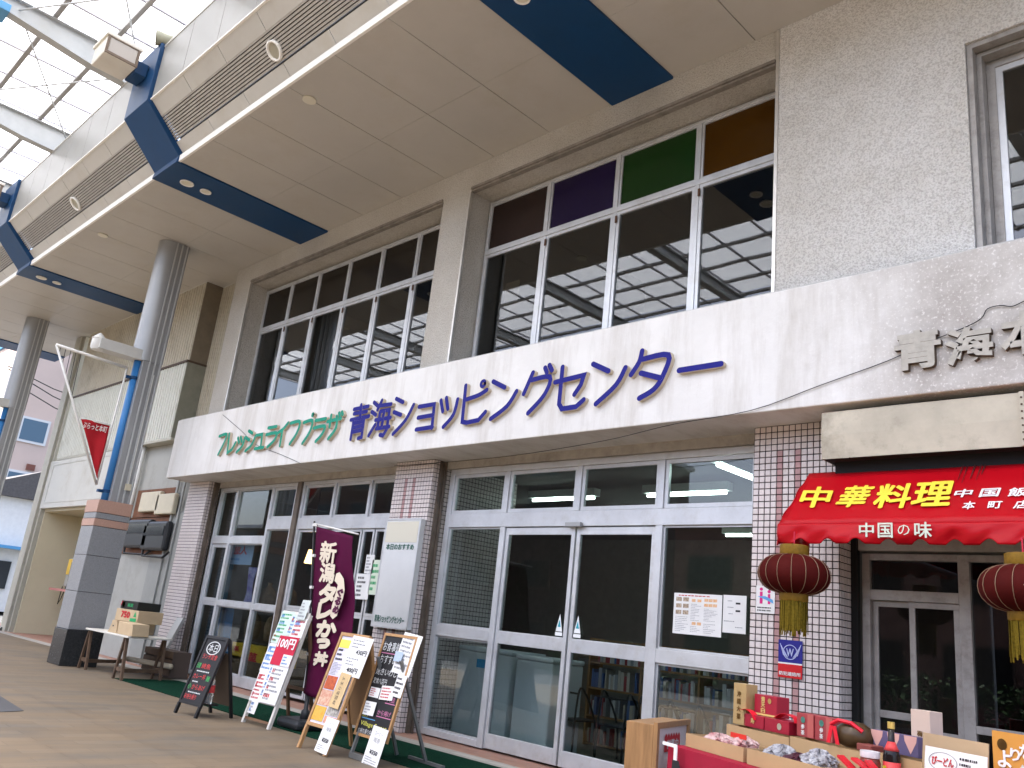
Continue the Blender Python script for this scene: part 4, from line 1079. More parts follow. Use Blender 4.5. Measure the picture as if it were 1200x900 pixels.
# old raised name
old = thing('old_raised_name', 'weathered grey raised kanji on the soiled end of the band', 'sign lettering', (-2.3, 7, 4))
M_oldc = mat('weathered_letter', (0.42, 0.40, 0.355), rough=0.75, var=0.15, vscale=12); M_olds = mat('letter_side_brown', (0.10, 0.075, 0.055), rough=0.8)
for ch, (x0, y0, x1, y1) in (('青', (1051, 389, 1105, 434)), ('海', (1110, 385, 1166, 428)), ('本', (1174, 366, 1232, 417))):
    a = hy((x0 + x1) / 2, y1, YB); t_ = hy((x0 + x1) / 2, y0, YB); l_ = hy(x0, (y0 + y1) / 2, YB); r_ = hy(x1, (y0 + y1) / 2, YB)
    mb = MB(); letter(mb, ch, (l_.x, YB + 0.001, a.z), (r_.x - l_.x, 0, 0), (0, 0, t_.z - a.z), bold=0.028, depth=0.05)
    mb.build('raised_letter', [M_oldc, M_olds], old)

# cables strung across the band
def cable(label, pts, Y, r=0.0042):
    p = [hy(q[0], q[1], q[2] if len(q) > 2 else Y) for q in pts]; p = bez([Vector(q) for q in p])
    tag(MB().tube(p, r, 5).build('cable', M_wire), label, 'cable', 'cables on the shop front')
cable('thin black cable sagging under the band and up to the raised kanji', [(462, 546, 7.48), (530, 541, 7.42), (600, 534, 7.3), (660, 525, 7.18), (720, 514, 7.05), (790, 497), (880, 481), (960, 452), (1040, 423), (1080, 404), (1130, 384), (1150, 373), (1157, 362), (1172, 358), (1186, 359), (1200, 353), (1230, 340)], 6.985)
cable('grey crack-like cord running down the band by the green letters', [(261, 486), (283, 505), (300, 521), (330, 533), (352, 543)], 6.992, 0.004)

# ================================================================== SHOP AT THE RIGHT: SHUTTER BOX, AWNING, LANTERNS, DOOR
sb = thing('shutter_box', 'stained cream roller shutter box above the red awning', 'shutter box', (-1, 7.2, 3.1))
sb1 = MB(); sb1.box(-3.31, -1.70, 7.05, 7.49, 3.15, 3.575); sb1.cur = 0
M_sb = mat('cream_shutter_box', (0.47, 0.43, 0.345), rough=0.6, var=0.14, vscale=2.5, dirt=0.5, dscale=1.1)
# a slack sheet-metal face, creased like the real one
sb1 = MB()
def sbf(x0, x1):
    def f(u, v):
        d = 0.02 * (abs(u - 0.45) * 0.9 + abs(v - 0.5) * 0.25) - 0.018 * (1 - abs(2 * v - 1)) * abs(u - 0.5)
        return (x0 + (x1 - x0) * u, 7.05 + d, 3.15 + 0.425 * v)
    return f
sb1.sheet(sbf(-3.31, -1.735), 24, 10)
sb1.poly([(-3.31, 7.06, 3.15), (-3.31, 7.06, 3.575), (-3.31, 7.49, 3.575), (-3.31, 7.49, 3.15)])
sb1.box(-3.29, -1.74, 7.09, 7.49, 3.52, 3.57)
sb1.build('housing', M_sb, sb)
sb2 = MB(); sb2.sheet(sbf(-1.73, 2.0), 24, 10); sb2.box(-1.732, -1.70, 7.03, 7.05, 3.15, 3.575); sb2.build('housing', M_sb, sb)
rv = MB()
for k in range(7): rv.box(-1.722, -1.71, 7.022, 7.031, 3.19 + k * 0.055, 3.202 + k * 0.055)
rv.build('rivet', mat('rust_rivet', (0.08, 0.05, 0.035), rough=0.7), sb)
bt = MB(); bt.poly([(-3.3, 7.07, 3.149), (2, 7.07, 3.149), (2, 7.5, 3.149), (-3.3, 7.5, 3.149)]); bt.box(-3.25, 2, 7.2, 7.48, 2.95, 3.148); bt.build('slot', M_dark, sb)

# awning
aw = thing('red_awning', 'bright red shop awning with yellow and white lettering', 'awning', (-1, 7, 2.4))
AX0, AX1 = -3.50, 1.6
AT = Vector((AX0, 7.22, 3.065)); AF = Vector((AX0, 6.66, 2.515)); AV = 2.35
M_awn = mat('red_awning_vinyl', (0.42, 0.003, 0.009), rough=0.36, var=0.06, vscale=3, spec=0.16)
sl = AF - AT
def aw_top(u, v):
    x = AX0 + (AX1 - AX0) * u; p = AT + sl * v
    sag = 0.006 * math.sin(math.pi * v) * (1 + math.sin(u * 37)) + 0.003 * math.sin(u * 90) * v
    return (x, p.y + sag * 0.3, p.z - sag)
MB().sheet(aw_top, 90, 8).build('sloping_top', M_awn, aw, smooth=True, solid=0.004)
rgA = random.Random(11); SC = 0.236
def aw_val(u, v):
    x = AX0 + (AX1 - AX0) * u; q = ((x - AX0) / SC) % 1.0
    arch = 0.042 * max(0.0, 1 - (abs(q - 0.86) / 0.26) ** 2) if q > 0.6 else (0.042 * max(0.0, 1 - ((q + 0.14) / 0.26) ** 2))
    zb = AV + arch
    fold = 0.022 * math.sin(u * 23 + v * 2.2) * v + 0.012 * math.sin(u * 61 - v * 3.0) * v + 0.008 * math.sin(u * 130 + v * 6) * v
    return (x, AF.y - 0.01 + fold - 0.03 * math.sin(math.pi * v) * 0.5, AF.z + (zb - AF.z) * v)
MB().sheet(aw_val, 240, 10).build('scalloped_valance', M_awn, aw, smooth=True, solid=0.004)
# gathered side of the awning
def aw_side(u, v):
    top = AT + (AF - AT) * u; zb = AV - 0.03 + 0.04 * abs(math.sin(u * 9)) - 0.12 * (1 - u) * 0.0
    return (AX0 + 0.012 * math.sin(u * 14 + v * 3), top.y, top.z + (zb - top.z) * v)
MB().sheet(aw_side, 24, 8).build('side_valance', M_awn, aw, smooth=True, solid=0.004)
MB().tube([(AX0, AF.y + 0.02, AF.z - 0.01), (AX1, AF.y + 0.02, AF.z - 0.01)], 0.014, 6).build('front_bar', M_steel_d, aw)
N_aw = Vector((0, sl.z, -sl.y)).normalized()
if N_aw.z < 0: N_aw = -N_aw
AO = AT + N_aw * 0.010
def on_aw(px, py):
    return hp(px, py, AO, N_aw)
def aw_text(txt, tl, tr, bl, m, bold):
    O, U, V = on_aw(*bl), None, None
    U = on_aw(*tr) - on_aw(*tl); V = on_aw(*tl) - O
    mb = MB(); letter(mb, txt, O, U, V, bold=bold); mb.build('lettering', m, aw)
M_yel = mat('yellow_print', (0.85, 0.66, 0.06), rough=0.5, var=0.06); M_wht = mat('white_print', (0.8, 0.8, 0.78))
for ch, tl, tr, bl in (('中', (944, 571), (977, 571), (935, 594)), ('華', (993, 570), (1026, 569), (977, 594)), ('料', (1032, 568), (1072, 567), (1022, 595)), ('理', (1076, 566), (1119, 564), (1067, 593))):
    aw_text(ch, tl, tr, bl, M_yel, 0.03)
for ch, tl, tr, bl in (('中', (1121, 574), (1141, 573), (1117, 583)), ('国', (1151, 573), (1173, 572), (1147, 582.5)), ('飯', (1184, 572), (1206, 571), (1180, 582)), ('本', (1130, 588), (1144, 587.5), (1127, 597)), ('町', (1159, 588), (1175, 587.5), (1157, 596)), ('店', (1191, 587), (1207, 586.5), (1187, 596))):
    aw_text(ch, tl, tr, bl, M_wht, 0.02)
mb = MB(); yv = AF.y - 0.042
for ch, x0, x1, y0, y1, bo in (('中', 1007, 1024, 613, 629, 0.02), ('国', 1029, 1046, 613, 630, 0.02), ('の', 1052, 1066, 615, 627, 0.0), ('味', 1072, 1092, 612, 630, 0.02)):
    a = hy(x0, y1, yv); c = hy(x1, y1, yv); t_ = hy(x0, y0, yv)
    letter(mb, ch, a, (c.x - a.x, 0, 0), (0, 0, t_.z - a.z), bold=bo)
mb.build('lettering', mat('pale_green_print', (0.62, 0.66, 0.55), rough=0.6), aw)
# soot runs on the awning
mb = MB()
for (x, y0, y1, w_) in ((1128, 545, 562, 1.6), (1134, 544, 566, 1.2), (1142, 544, 561, 2.2), (1150, 543, 563, 1.4), (1154, 543, 556, 2.0)):
    a, c = on_aw(x, y0), on_aw(x - (y1 - y0) * 0.33, y1); d = Vector((w_ * 0.0075, 0, 0))
    mb.poly([a, a + d, c + d * 0.3, c])
mb.build('soot_streak', mat('soot', (0.06, 0.01, 0.01), rough=0.7), aw)

# lanterns
def lantern(cx, cy, cz, label, emblem):
    t = thing('paper_lantern', label, 'lantern', (cx, cy, cz), group='red lanterns hung from the awning')
    prof = []
    RR, HH = 0.275, 0.155
    for k in range(13):
        a = -math.pi / 2 + math.pi * k / 12
        prof.append((max(0.09, RR * math.cos(a) ** 0.62 if math.cos(a) > 1e-6 else 0.09), HH * math.sin(a)))
    MB().lathe(prof, (cx, cy, cz), 24).build('body', mat('dark_red_lantern', (0.062, 0.006, 0.005), rough=0.7, spec=0.06, var=0.15, vscale=4), t, smooth=True)
    for k in range(16):
        an = 2 * math.pi * k / 16
        MB().tube([(cx + (r + 0.003) * math.cos(an), cy + (r + 0.003) * math.sin(an), cz + h) for r, h in prof], 0.0024, 5).build('rib', mat('gold_rib', (0.24, 0.15, 0.09), rough=0.4), t)
    M_gold = mat('gold_trim', (0.21, 0.115, 0.01), rough=0.5, var=0.25, vscale=30)
    MB().lathe([(0.105, 0.14), (0.112, 0.15), (0.112, 0.225), (0.10, 0.23)], (cx, cy, cz), 20).build('top_collar', M_gold, t, autos=40)
    MB().lathe([(0.105, -0.21), (0.112, -0.20), (0.112, -0.145), (0.105, -0.14)], (cx, cy, cz), 20).build('bottom_collar', M_gold, t, autos=40)
    fr = MB(); rg = random.Random(int(cx * 100))
    for k in range(64):
        an = 2 * math.pi * k / 64 + rg.uniform(-0.03, 0.03); r0 = 0.104 + rg.uniform(-0.008, 0.004)
        L_ = 0.24 + rg.uniform(-0.03, 0.03); q = Vector((math.cos(an), math.sin(an), 0)); s2 = Vector((-math.sin(an), math.cos(an), 0)) * 0.006
        p = Vector((cx, cy, cz - 0.205)) + q * r0; e = p + q * rg.uniform(-0.01, 0.01) + Vector((0, 0, -L_))
        fr.add([p - s2, p + s2, e + s2, e - s2, p - q * 0.006, e - q * 0.006], [(0, 1, 2, 3), (1, 4, 5, 2), (4, 0, 3, 5)])
    fr.build('tassel', mat('gold_fringe', (0.15, 0.105, 0.012), rough=0.8, spec=0.05, var=0.35, vscale=60), t)
    MB().tube([(cx, cy, cz + 0.22), (cx, cy, cz + 0.34)], 0.006, 5).build('hanging_cord', mat('red_cord', (0.5, 0.02, 0.05), rough=0.6), t)
    if emblem:
        em = MB(); n_ = Vector((0.55, -1, 0)).normalized(); c = Vector((cx, cy, cz)) + n_ * (RR + 0.004)
        u = Vector((n_.y * -1, n_.x, 0)); 
        for k in range(8):
            an = 2 * math.pi * k / 8; o = c + u * 0.055 * math.cos(an) + Vector((0, 0, 0.05 * math.sin(an)))
            em.poly([o + u * 0.024 * math.cos(2 * math.pi * j / 6) + Vector((0, 0, 0.024 * math.sin(2 * math.pi * j / 6))) for j in range(6)])
        em.build('flower_emblem', mat('pale_pink_print', (0.7, 0.5, 0.4), rough=0.6), t)
lantern(-3.24, 6.43, 2.075, 'dark red lantern hanging beside the tiled pillar', False)
lantern(-1.62, 6.43, 2.03, 'dark red lantern hanging at the picture edge before the shop door', True)

# shop door and windows of the right-hand shop
YD = 7.80
rs = thing('restaurant_shopfront', 'weathered aluminium shop door and windows under the red awning', 'shopfront', (-2, YD, 0))
fm = M_alu_old
M_gdark = glass_mat('smoked_glass', (0.5, 0.5, 0.5), 0.035)
bars = [(-3.27, -3.20, 0, 2.43), (-2.46, -2.37, 0, 2.43), (-3.20, -2.46, 2.37, 2.43), (-2.37, 1.5, 2.37, 2.43), (-3.20, -2.46, 2.02, 2.11), (-2.37, 1.5, 1.02, 1.08), (-2.37, 1.5, 0.0, 0.06), (-3.20, -2.46, 0, 0.06)]
f = MB()
for (x0, x1, z0, z1) in bars: f.box(x0, x1, YD - 0.01, YD + 0.08, z0, z1)
f.build('frame', fm, rs, bevel=0.004)
def leaf(x0, x1, z0, z1, zr, y, nm):
    d = MB(); ring(d, x0, x1, z0, z1, y, 0.05, 0.035); d.box(x0 + 0.05, x1 - 0.05, y, y + 0.035, zr, zr + 0.06)
    o = d.build(nm, fm, rs, bevel=0.003)
    pane(o, x0 + 0.05, x1 - 0.05, zr + 0.06, z1 - 0.05, y + 0.015, M_gdark); pane(o, x0 + 0.05, x1 - 0.05, z0 + 0.05, zr, y + 0.015, M_gdark)
leaf(-3.20, -2.82, 0.06, 2.018, 1.04, YD + 0.045, 'sliding_door')
leaf(-2.87, -2.46, 0.06, 2.018, 0.93, YD + 0.005, 'sliding_door')
for (x0, x1, z0, z1) in ((-3.198, -2.462, 2.112, 2.368), (-2.368, 1.5, 1.082, 2.368), (-2.368, 1.5, 0.062, 1.018)): pane(rs, x0, x1, z0, z1, YD + 0.03, M_gdark)
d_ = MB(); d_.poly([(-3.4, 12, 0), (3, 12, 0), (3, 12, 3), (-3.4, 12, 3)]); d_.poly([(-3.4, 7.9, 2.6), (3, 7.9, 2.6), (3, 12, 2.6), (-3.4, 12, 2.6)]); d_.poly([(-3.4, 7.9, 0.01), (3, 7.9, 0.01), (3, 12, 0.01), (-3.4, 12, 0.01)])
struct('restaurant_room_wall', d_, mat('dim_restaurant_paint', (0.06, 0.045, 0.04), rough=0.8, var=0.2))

# ================================================================== THINGS IN FRONT OF THE SHOPS
M_paper = mat('white_paper', (0.74, 0.74, 0.73), rough=0.8, var=0.03)
M_ink = mat('black_ink', (0.035, 0.035, 0.04), rough=0.7)
M_grey_ink = mat('grey_ink', (0.25, 0.26, 0.28), rough=0.8)
M_red_ink = mat('red_ink', (0.5, 0.03, 0.04), rough=0.7)
M_blue_ink = mat('blue_ink', (0.08, 0.24, 0.55), rough=0.7)
M_green_ink = mat('green_ink', (0.03, 0.32, 0.12), rough=0.7)
M_gletter = mat('dark_green_print', (0.01, 0.11, 0.075), rough=0.6)
M_oak = mat('oak_frame', (0.42, 0.235, 0.10), rough=0.5, var=0.2, vscale=8, streak=(10, 10, 1))
M_chalk = mat('chalkboard', (0.018, 0.018, 0.02), rough=0.6, var=0.25, vscale=5)
M_blackw = mat('black_wood', (0.015, 0.014, 0.014), rough=0.45, var=0.2)
def print_on(parent, txt, O, U, V, m, bold=0.01):
    mb = MB(); letter(mb, txt, O, U, V, bold=bold); return mb.build('lettering', m, parent, local=True)

# recommendation board on the middle pillar
rb = thing('recommendation_board', 'blank white notice board with green print on the tiled pillar', 'notice board', (-9.6, 7.45, 1.27))
MB().box(-9.99, -9.20, 7.405, 7.488, 1.28, 2.77).build('panel', mat('white_board', (0.62, 0.63, 0.63), rough=0.35, var=0.03), rb, bevel=0.008)
MB().box(-9.95, -9.24, 7.4015, 7.404, 2.44, 2.73).build('cream_header', mat('cream_board', (0.64, 0.61, 0.50), rough=0.4), rb)
fr = MB(); ring(fr, -9.995, -9.195, 1.275, 2.775, 7.399, 0.022, 0.005); fr.build('rim', M_alu, rb)
mb = MB(); letter(mb, '本日のおすすめ', (-9.90, 7.4005, 2.335), (0.62, 0, 0), (0, 0, 0.085), bold=0.02); mb.build('lettering', M_gletter, rb)
mb = MB(); letter(mb, '青海ショッピングセンター', (-9.93, 7.4005, 1.345), (0.66, 0, 0), (0, 0, 0.095), bold=0.02); mb.build('lettering', M_gletter, rb)

# banner flag
nbf = thing('banner_flag', 'tall purple vertical banner with cream kanji on a leaning pole', 'banner', (-9.42, 6.2, 0))
YN = 6.2
PT, PB = hy(368.5, 611, YN), Vector((-9.42, YN, 0.16))
MB().tube([PB, PT], 0.013, 8).build('pole', mat('black_pole', (0.02, 0.02, 0.022), rough=0.4), nbf, smooth=True)
MB().tube([PT - Vector((0, 0, 0.03)), hy(420, 626, YN)], 0.011, 8).build('cross_arm', mat('white_pipe', (0.7, 0.69, 0.66)), nbf, smooth=True)
C00, C10, C01, C11 = hy(371, 617, YN), hy(413, 628, YN), hy(355, 812, YN), hy(411, 832, YN)
C10m = hy(417, 720, YN)
def flagP(u, v):
    L = C00.lerp(C01, v); Rr = C10.lerp(C11, v) + (C10m - C10.lerp(C11, 0.45)) * (4 * v * (1 - v)) * 0.12
    p = L.lerp(Rr, u); w_ = 0.035 * math.sin(u * 7 + v * 3) * (0.25 + v) + 0.02 * math.sin(v * 13 + u * 3) * u
    return p + Vector((0, w_, 0))
MB().sheet(flagP, 16, 40).build('cloth', mat('purple_cloth', (0.07, 0.005, 0.032), rough=0.8, spec=0.08, var=0.08, vscale=4), nbf, smooth=True, solid=0.003)
M_crm = mat('cream_print', (0.68, 0.60, 0.48), rough=0.7)
def flag_letter(mb, ch, px0, py0, px1, py1, bold):
    vs_, fs_ = glyphs(ch, 0.0)
    x0 = min(v.x for v in vs_); x1 = max(v.x for v in vs_); y0 = min(v.y for v in vs_); y1 = max(v.y for v in vs_)
    pts = []
    for v in vs_:
        a = (v.x - x0) / (x1 - x0); b = (v.y - y0) / (y1 - y0)
        p = hy(px0 + (px1 - px0) * a + 3.0 * (b - 0.5), py1 + (py0 - py1) * b + 2.0 * (a - 0.5), YN)
        pts.append(p + Vector((0, -0.055, 0)))
    mb.add(pts, fs_)
    e = bold * 0.42
    for k, (a, b) in enumerate(((1, 0), (-1, 0), (0, 1), (0, -1), (0.7, 0.7), (-0.7, -0.7), (0.7, -0.7), (-0.7, 0.7))):
        mb.add([p + Vector((e * a, -0.0004 * (k + 1), e * b)) for p in pts], fs_)
for ch, b4, bo in (('新', (380, 636, 398, 660), 0.025), ('潟', (379.5, 661, 396, 683), 0.025), ('タ', (379, 686, 397, 707), 0.045), ('レ', (377, 709, 392, 725), 0.05), ('か', (376, 729, 398, 746), 0.045), ('つ', (376, 750, 390, 759), 0.05), ('丼', (373, 765, 388, 780), 0.03)):
    mb = MB(); flag_letter(mb, ch, *b4, bo); mb.build('lettering', M_crm, nbf)
mb = MB()
blob = [(398, 673), (402, 671), (407, 679), (408, 692), (406, 702), (402, 712), (399, 722), (394, 726), (391, 722), (393, 710), (397, 697), (400, 686), (396, 681)]
mb.poly([hy(x, y, YN) + Vector((0, -0.052, 0)) for x, y in blob]); mb.build('side_badge', M_crm, nbf)
for k, ch in enumerate('ぐるめ'):
    mb = MB(); flag_letter(mb, ch, 400 - k * 2.5, 691 + k * 10, 406 - k * 2.5, 699 + k * 10, 0.02); mb.build('lettering', mat('purple_print', (0.09, 0.01, 0.05)), nbf)
for v in (0.0, 0.2, 0.4, 0.6, 0.8):
    p = PT.lerp(PB, v * 0.85 + 0.02); q = flagP(0, v)
    MB().box(p.x - 0.02, max(p.x + 0.03, q.x + 0.02), p.y - 0.016, p.y + 0.016, p.z - 0.018, p.z + 0.018).build('loop', mat('white_pipe', (0.7, 0.69, 0.66)), nbf)
bs = MB(); bs.box(-9.72, -9.22, 5.98, 6.42, 0.013, 0.13); bs.build('water_base', mat('black_plastic', (0.03, 0.032, 0.035)), nbf, bevel=0.05)
MB().lathe([(0.06, 0.12), (0.05, 0.22), (0.028, 0.24), (0.025, 0.42)], (-9.43, 6.2, 0), 14).build('pole_socket', mat('black_plastic', (0.03, 0.032, 0.035)), nbf, smooth=True)

# A-boards: a leaning face on a local frame (u across, w up the face, n out of the face)
class Lean:
    def __init__(s, name, label, cat, L, Rr, back, h, group=None):
        L, Rr = Vector((*L, 0)), Vector((*Rr, 0))
        s.W = (Rr - L).length; ang = math.atan2((Rr - L).y, (Rr - L).x)
        s.t = thing(name, label, cat, tuple(L), ang, group)
        s.h = h; s.back = back
        s.up = Vector((0, back / 2, h)); s.upn = s.up.normalized(); s.Lh = s.up.length
        s.n = Vector((0, -s.upn.z, s.upn.y))
    def P(s, u, w, d=0.0): return Vector((u, 0, 0)) + s.upn * w + s.n * d
    def slab(s, nm, u0, u1, w0, w1, d0, d1, m, bevel=0.0, parent=None):
        mb = MB(); mb.obox(s.P(u0, w0, d0), Vector((u1 - u0, 0, 0)), s.upn * (w1 - w0), s.n * (d1 - d0)); return mb.build(nm, m, parent or s.t, local=True, bevel=bevel)
    def frame(s, nm, u0, u1, w0, w1, b, d0, d1, m):
        mb = MB()
        for (a, c, e, g) in ((u0, u0 + b, w0, w1), (u1 - b, u1, w0, w1), (u0 + b, u1 - b, w0, w0 + b), (u0 + b, u1 - b, w1 - b, w1)):
            mb.obox(s.P(a, e, d0), Vector((c - a, 0, 0)), s.upn * (g - e), s.n * (d1 - d0))
        return mb.build(nm, m, s.t, local=True)
    def leg(s, u, w0, w1, th, m, d=0.0):
        mb = MB(); mb.obox(s.P(u - th / 2, w0, d - th / 2), Vector((th, 0, 0)), s.upn * (w1 - w0), s.n * th); return mb.build('leg', m, s.t, local=True)
    def rear(s, u, th, m, z0=0.0):
        mb = MB(); mb.bar((u, s.back, z0), (u, s.back / 2 + 0.02, s.h - 0.02), th, th, (1, 0, 0)); return mb.build('rear_leg', m, s.t, local=True)
    def paper(s, u0, u1, w0, w1, d, m=None, nm='paper', tilt=0.0, parent=None):
        mb = MB(); c = s.P((u0 + u1) / 2, (w0 + w1) / 2, d); U = (Vector((1, 0, 0)) * math.cos(tilt) + s.upn * math.sin(tilt)) * (u1 - u0) / 2; V = (s.upn * math.cos(tilt) - Vector((1, 0, 0)) * math.sin(tilt)) * (w1 - w0) / 2
        mb.obox(c - U - V, U * 2, V * 2, s.n * 0.0015); o = mb.build(nm, m or M_paper, parent or s.t, local=True)
        return c - U - V + s.n * 0.003, U * 2, V * 2, o
    def write(s, txt, u0, u1, w0, w1, d, m, bold=0.01):
        return print_on(s.t, txt, s.P(u0, w0, d), Vector((u1 - u0, 0, 0)), s.upn * (w1 - w0), m, bold)
    def scrib(s, O, U, V, rows, m, seed, **kw):
        mb = MB(); lines_of(mb, O, U, V, rows, seed, **kw); o = mb.build('print_lines', m, s.t, local=True); o['kind'] = 'stuff'; return o

# 1 black chalk A-board with a bottle as weight
a1 = Lean('chalk_board', 'small black chalk A-board with red green writing and a bottle inside', 'A-board', (-10.80, 5.20), (-10.30, 5.25), 0.50, 0.95)
a1.slab('board', 0.03, a1.W - 0.03, 0.16, a1.Lh - 0.03, -0.012, 0.0, M_chalk)
a1.frame('frame', 0, a1.W, 0.13, a1.Lh, 0.035, -0.02, 0.012, M_blackw)
for u in (0.018, a1.W - 0.018):
    a1.leg(u, 0, 0.13, 0.036, M_blackw); a1.rear(u, 0.034, M_blackw)
mb = MB(); mb.obox((0.04, a1.back * 0.60, a1.h * 0.8), (a1.W - 0.08, 0, 0), (0, a1.back * 0.34, -a1.h * 0.66), (0, 0.008, 0.003)); mb.build('rear_board', mat('brown_hardboard', (0.15, 0.105, 0.07), rough=0.7), a1.t, local=True)
el = MB()
for k in range(24):
    t0, t1 = 2 * math.pi * k / 24, 2 * math.pi * (k + 1) / 24
    f_ = lambda t, r: a1.P(a1.W / 2 + 0.15 * r * math.cos(t), a1.Lh - 0.15 + 0.085 * r * math.sin(t), 0.002)
    el.poly([f_(t0, 0.88), f_(t1, 0.88), f_(t1, 1.0), f_(t0, 1.0)])
el.build('oval_line', mat('white_chalk', (0.62, 0.64, 0.64), rough=0.9), a1.t, local=True)
M_chw = mat('white_chalk', (0.62, 0.64, 0.64)); M_chr = mat('red_chalk', (0.62, 0.07, 0.07), rough=0.9); M_chg = mat('green_chalk', (0.08, 0.45, 0.13), rough=0.9); M_chy = mat('yellow_chalk', (0.7, 0.68, 0.12), rough=0.9); M_chp = mat('pink_chalk', (0.55, 0.2, 0.35), rough=0.9)
a1.write('本日', 0.15, 0.35, a1.Lh - 0.20, a1.Lh - 0.10, 0.002, M_chw, 0.01)
for k, (tx_, m_, u0, u1, w_) in enumerate((('ランチ定食', M_chr, 0.09, 0.42, 0.69), ('日替', M_chg, 0.06, 0.14, 0.57), ('焼魚', M_chr, 0.16, 0.36, 0.57), ('カレー丼', M_chr, 0.07, 0.34, 0.44), ('麺', M_chg, 0.37, 0.44, 0.43), ('小', M_chg, 0.05, 0.12, 0.31), ('からあげ', M_chr, 0.14, 0.42, 0.31), ('お持ち帰り', M_chr, 0.06, 0.32, 0.19))):
    a1.write(tx_, u0, u1, w_, w_ + 0.065, 0.002, m_, 0.008)
for k, w_ in enumerate((0.52, 0.39, 0.26)): a1.scrib(a1.P(0.1, w_, 0.002), Vector((0.3, 0, 0)), a1.upn * 0.03, 1, M_chw, k)
bt_ = thing('water_bottle', 'clear plastic bottle standing inside the black chalk A-board', 'bottle', (-10.42, 5.42, 0.0))
MB().lathe([(0.052, 0.0), (0.055, 0.01), (0.055, 0.22), (0.05, 0.26), (0.022, 0.33), (0.018, 0.36)], (-10.42, 5.42, 0.16), 16).build('body', mat('clear_plastic', (0.75, 0.78, 0.78), rough=0.08, trans=0.8), bt_, smooth=True)
MB().lathe([(0.022, 0.36), (0.022, 0.395), (0.0, 0.396)], (-10.42, 5.42, 0.16), 14).build('cap', mat('white_cap', (0.75, 0.75, 0.75), rough=0.4), bt_)
MB().lathe([(0.0562, 0.13), (0.0562, 0.22)], (-10.42, 5.42, 0.16), 16).build('label', mat('red_label', (0.55, 0.05, 0.05), rough=0.5), bt_)
MB().box(-10.76, -10.34, 5.36, 5.50, 0.14, 0.158).build('crossbar', M_blackw, a1.t)  # shelf carrying the bottle
# 2 white stand covered in handwritten sheets
a2 = Lean('notice_stand', 'white easel covered with handwritten sheets and a red price sheet', 'A-board', (-10.08, 5.72), (-9.46, 5.74), 0.66, 1.36)
M_wwood = mat('white_wood', (0.62, 0.60, 0.55), rough=0.5, var=0.08)
for u in (0.02, a2.W - 0.02): a2.leg(u, 0, a2.Lh - 0.02, 0.04, M_wwood, -0.025)
for u in (0.05, a2.W - 0.05): a2.rear(u, 0.035, mat('brown_wood', (0.16, 0.09, 0.05), rough=0.6, var=0.2))
a2.slab('board', 0.005, a2.W - 0.005, 0.26, a2.Lh, -0.012, 0.0, M_wwood)
a2.slab('foot_bar', 0.04, a2.W - 0.04, 0.05, 0.08, -0.03, -0.01, mat('brown_wood', (0.16, 0.09, 0.05)))
mb = MB(); mb.box(0.03, a2.W - 0.03, a2.back * 0.80, a2.back * 0.82, 0.42, 0.46); mb.build('rear_bar', mat('brown_wood', (0.16, 0.09, 0.05)), a2.t, local=True)
M_mint = mat('mint_paper', (0.56, 0.66, 0.60), rough=0.8); M_redp = mat('red_sheet', (0.50, 0.015, 0.05), rough=0.7)
sheets = [(0.0, 0.29, 1.08, 1.39, M_mint, M_green_ink), (0.27, 0.40, 1.10, 1.36, M_mint, M_blue_ink), (0.36, 0.62, 1.08, 1.32, M_paper, M_red_ink), (0.0, 0.20, 0.98, 1.10, M_mint, M_green_ink),
          (0.0, 0.26, 0.62, 0.97, M_paper, M_blue_ink), (0.02, 0.27, 0.26, 0.62, M_paper, M_red_ink), (0.22, 0.41, 0.30, 0.82, M_paper, M_blue_ink), (0.27, 0.615, 0.27, 0.72, M_paper, M_grey_ink), (0.10, 0.26, 0.12, 0.27, M_paper, M_grey_ink)]
for k, (u0, u1, w0, w1, m_, ink) in enumerate(sheets):
    O, U, V, _ = a2.paper(u0, u1, w0, w1, 0.002 + 0.0022 * k, m_, tilt=random.uniform(-0.02, 0.02))
    a2.scrib(O + U * 0.08 + V * 0.06, U * 0.84, V * 0.88, max(2, int((w1 - w0) / 0.05)), ink, 20 + k)
    a2.scrib(O + U * 0.08 + V * 0.09, U * 0.84, V * 0.88, max(2, int((w1 - w0) / 0.10)), M_red_ink if k % 2 else M_blue_ink, 60 + k, fill=(0.1, 0.5))
O, U, V, _ = a2.paper(0.19, 0.62, 0.72, 1.08, 0.025, M_redp)
print_on(a2.t, '100円', O + U * 0.05 + V * 0.58, U * 0.85, V * 0.34, M_paper, 0.03)
O, U, V, _ = a2.paper(0.42, 0.62, 0.72, 0.86, 0.028)
a2.scrib(O + U * 0.1 + V * 0.1, U * 0.8, V * 0.8, 3, M_blue_ink, 90)
O, U, V, _ = a2.paper(0.40, 0.58, 1.30, 1.55, 0.03, mat('pale_leaflet', (0.55, 0.60, 0.58), rough=0.7))
a2.scrib(O + U * 0.1 + V * 0.1, U * 0.8, V * 0.8, 5, M_grey_ink, 91)
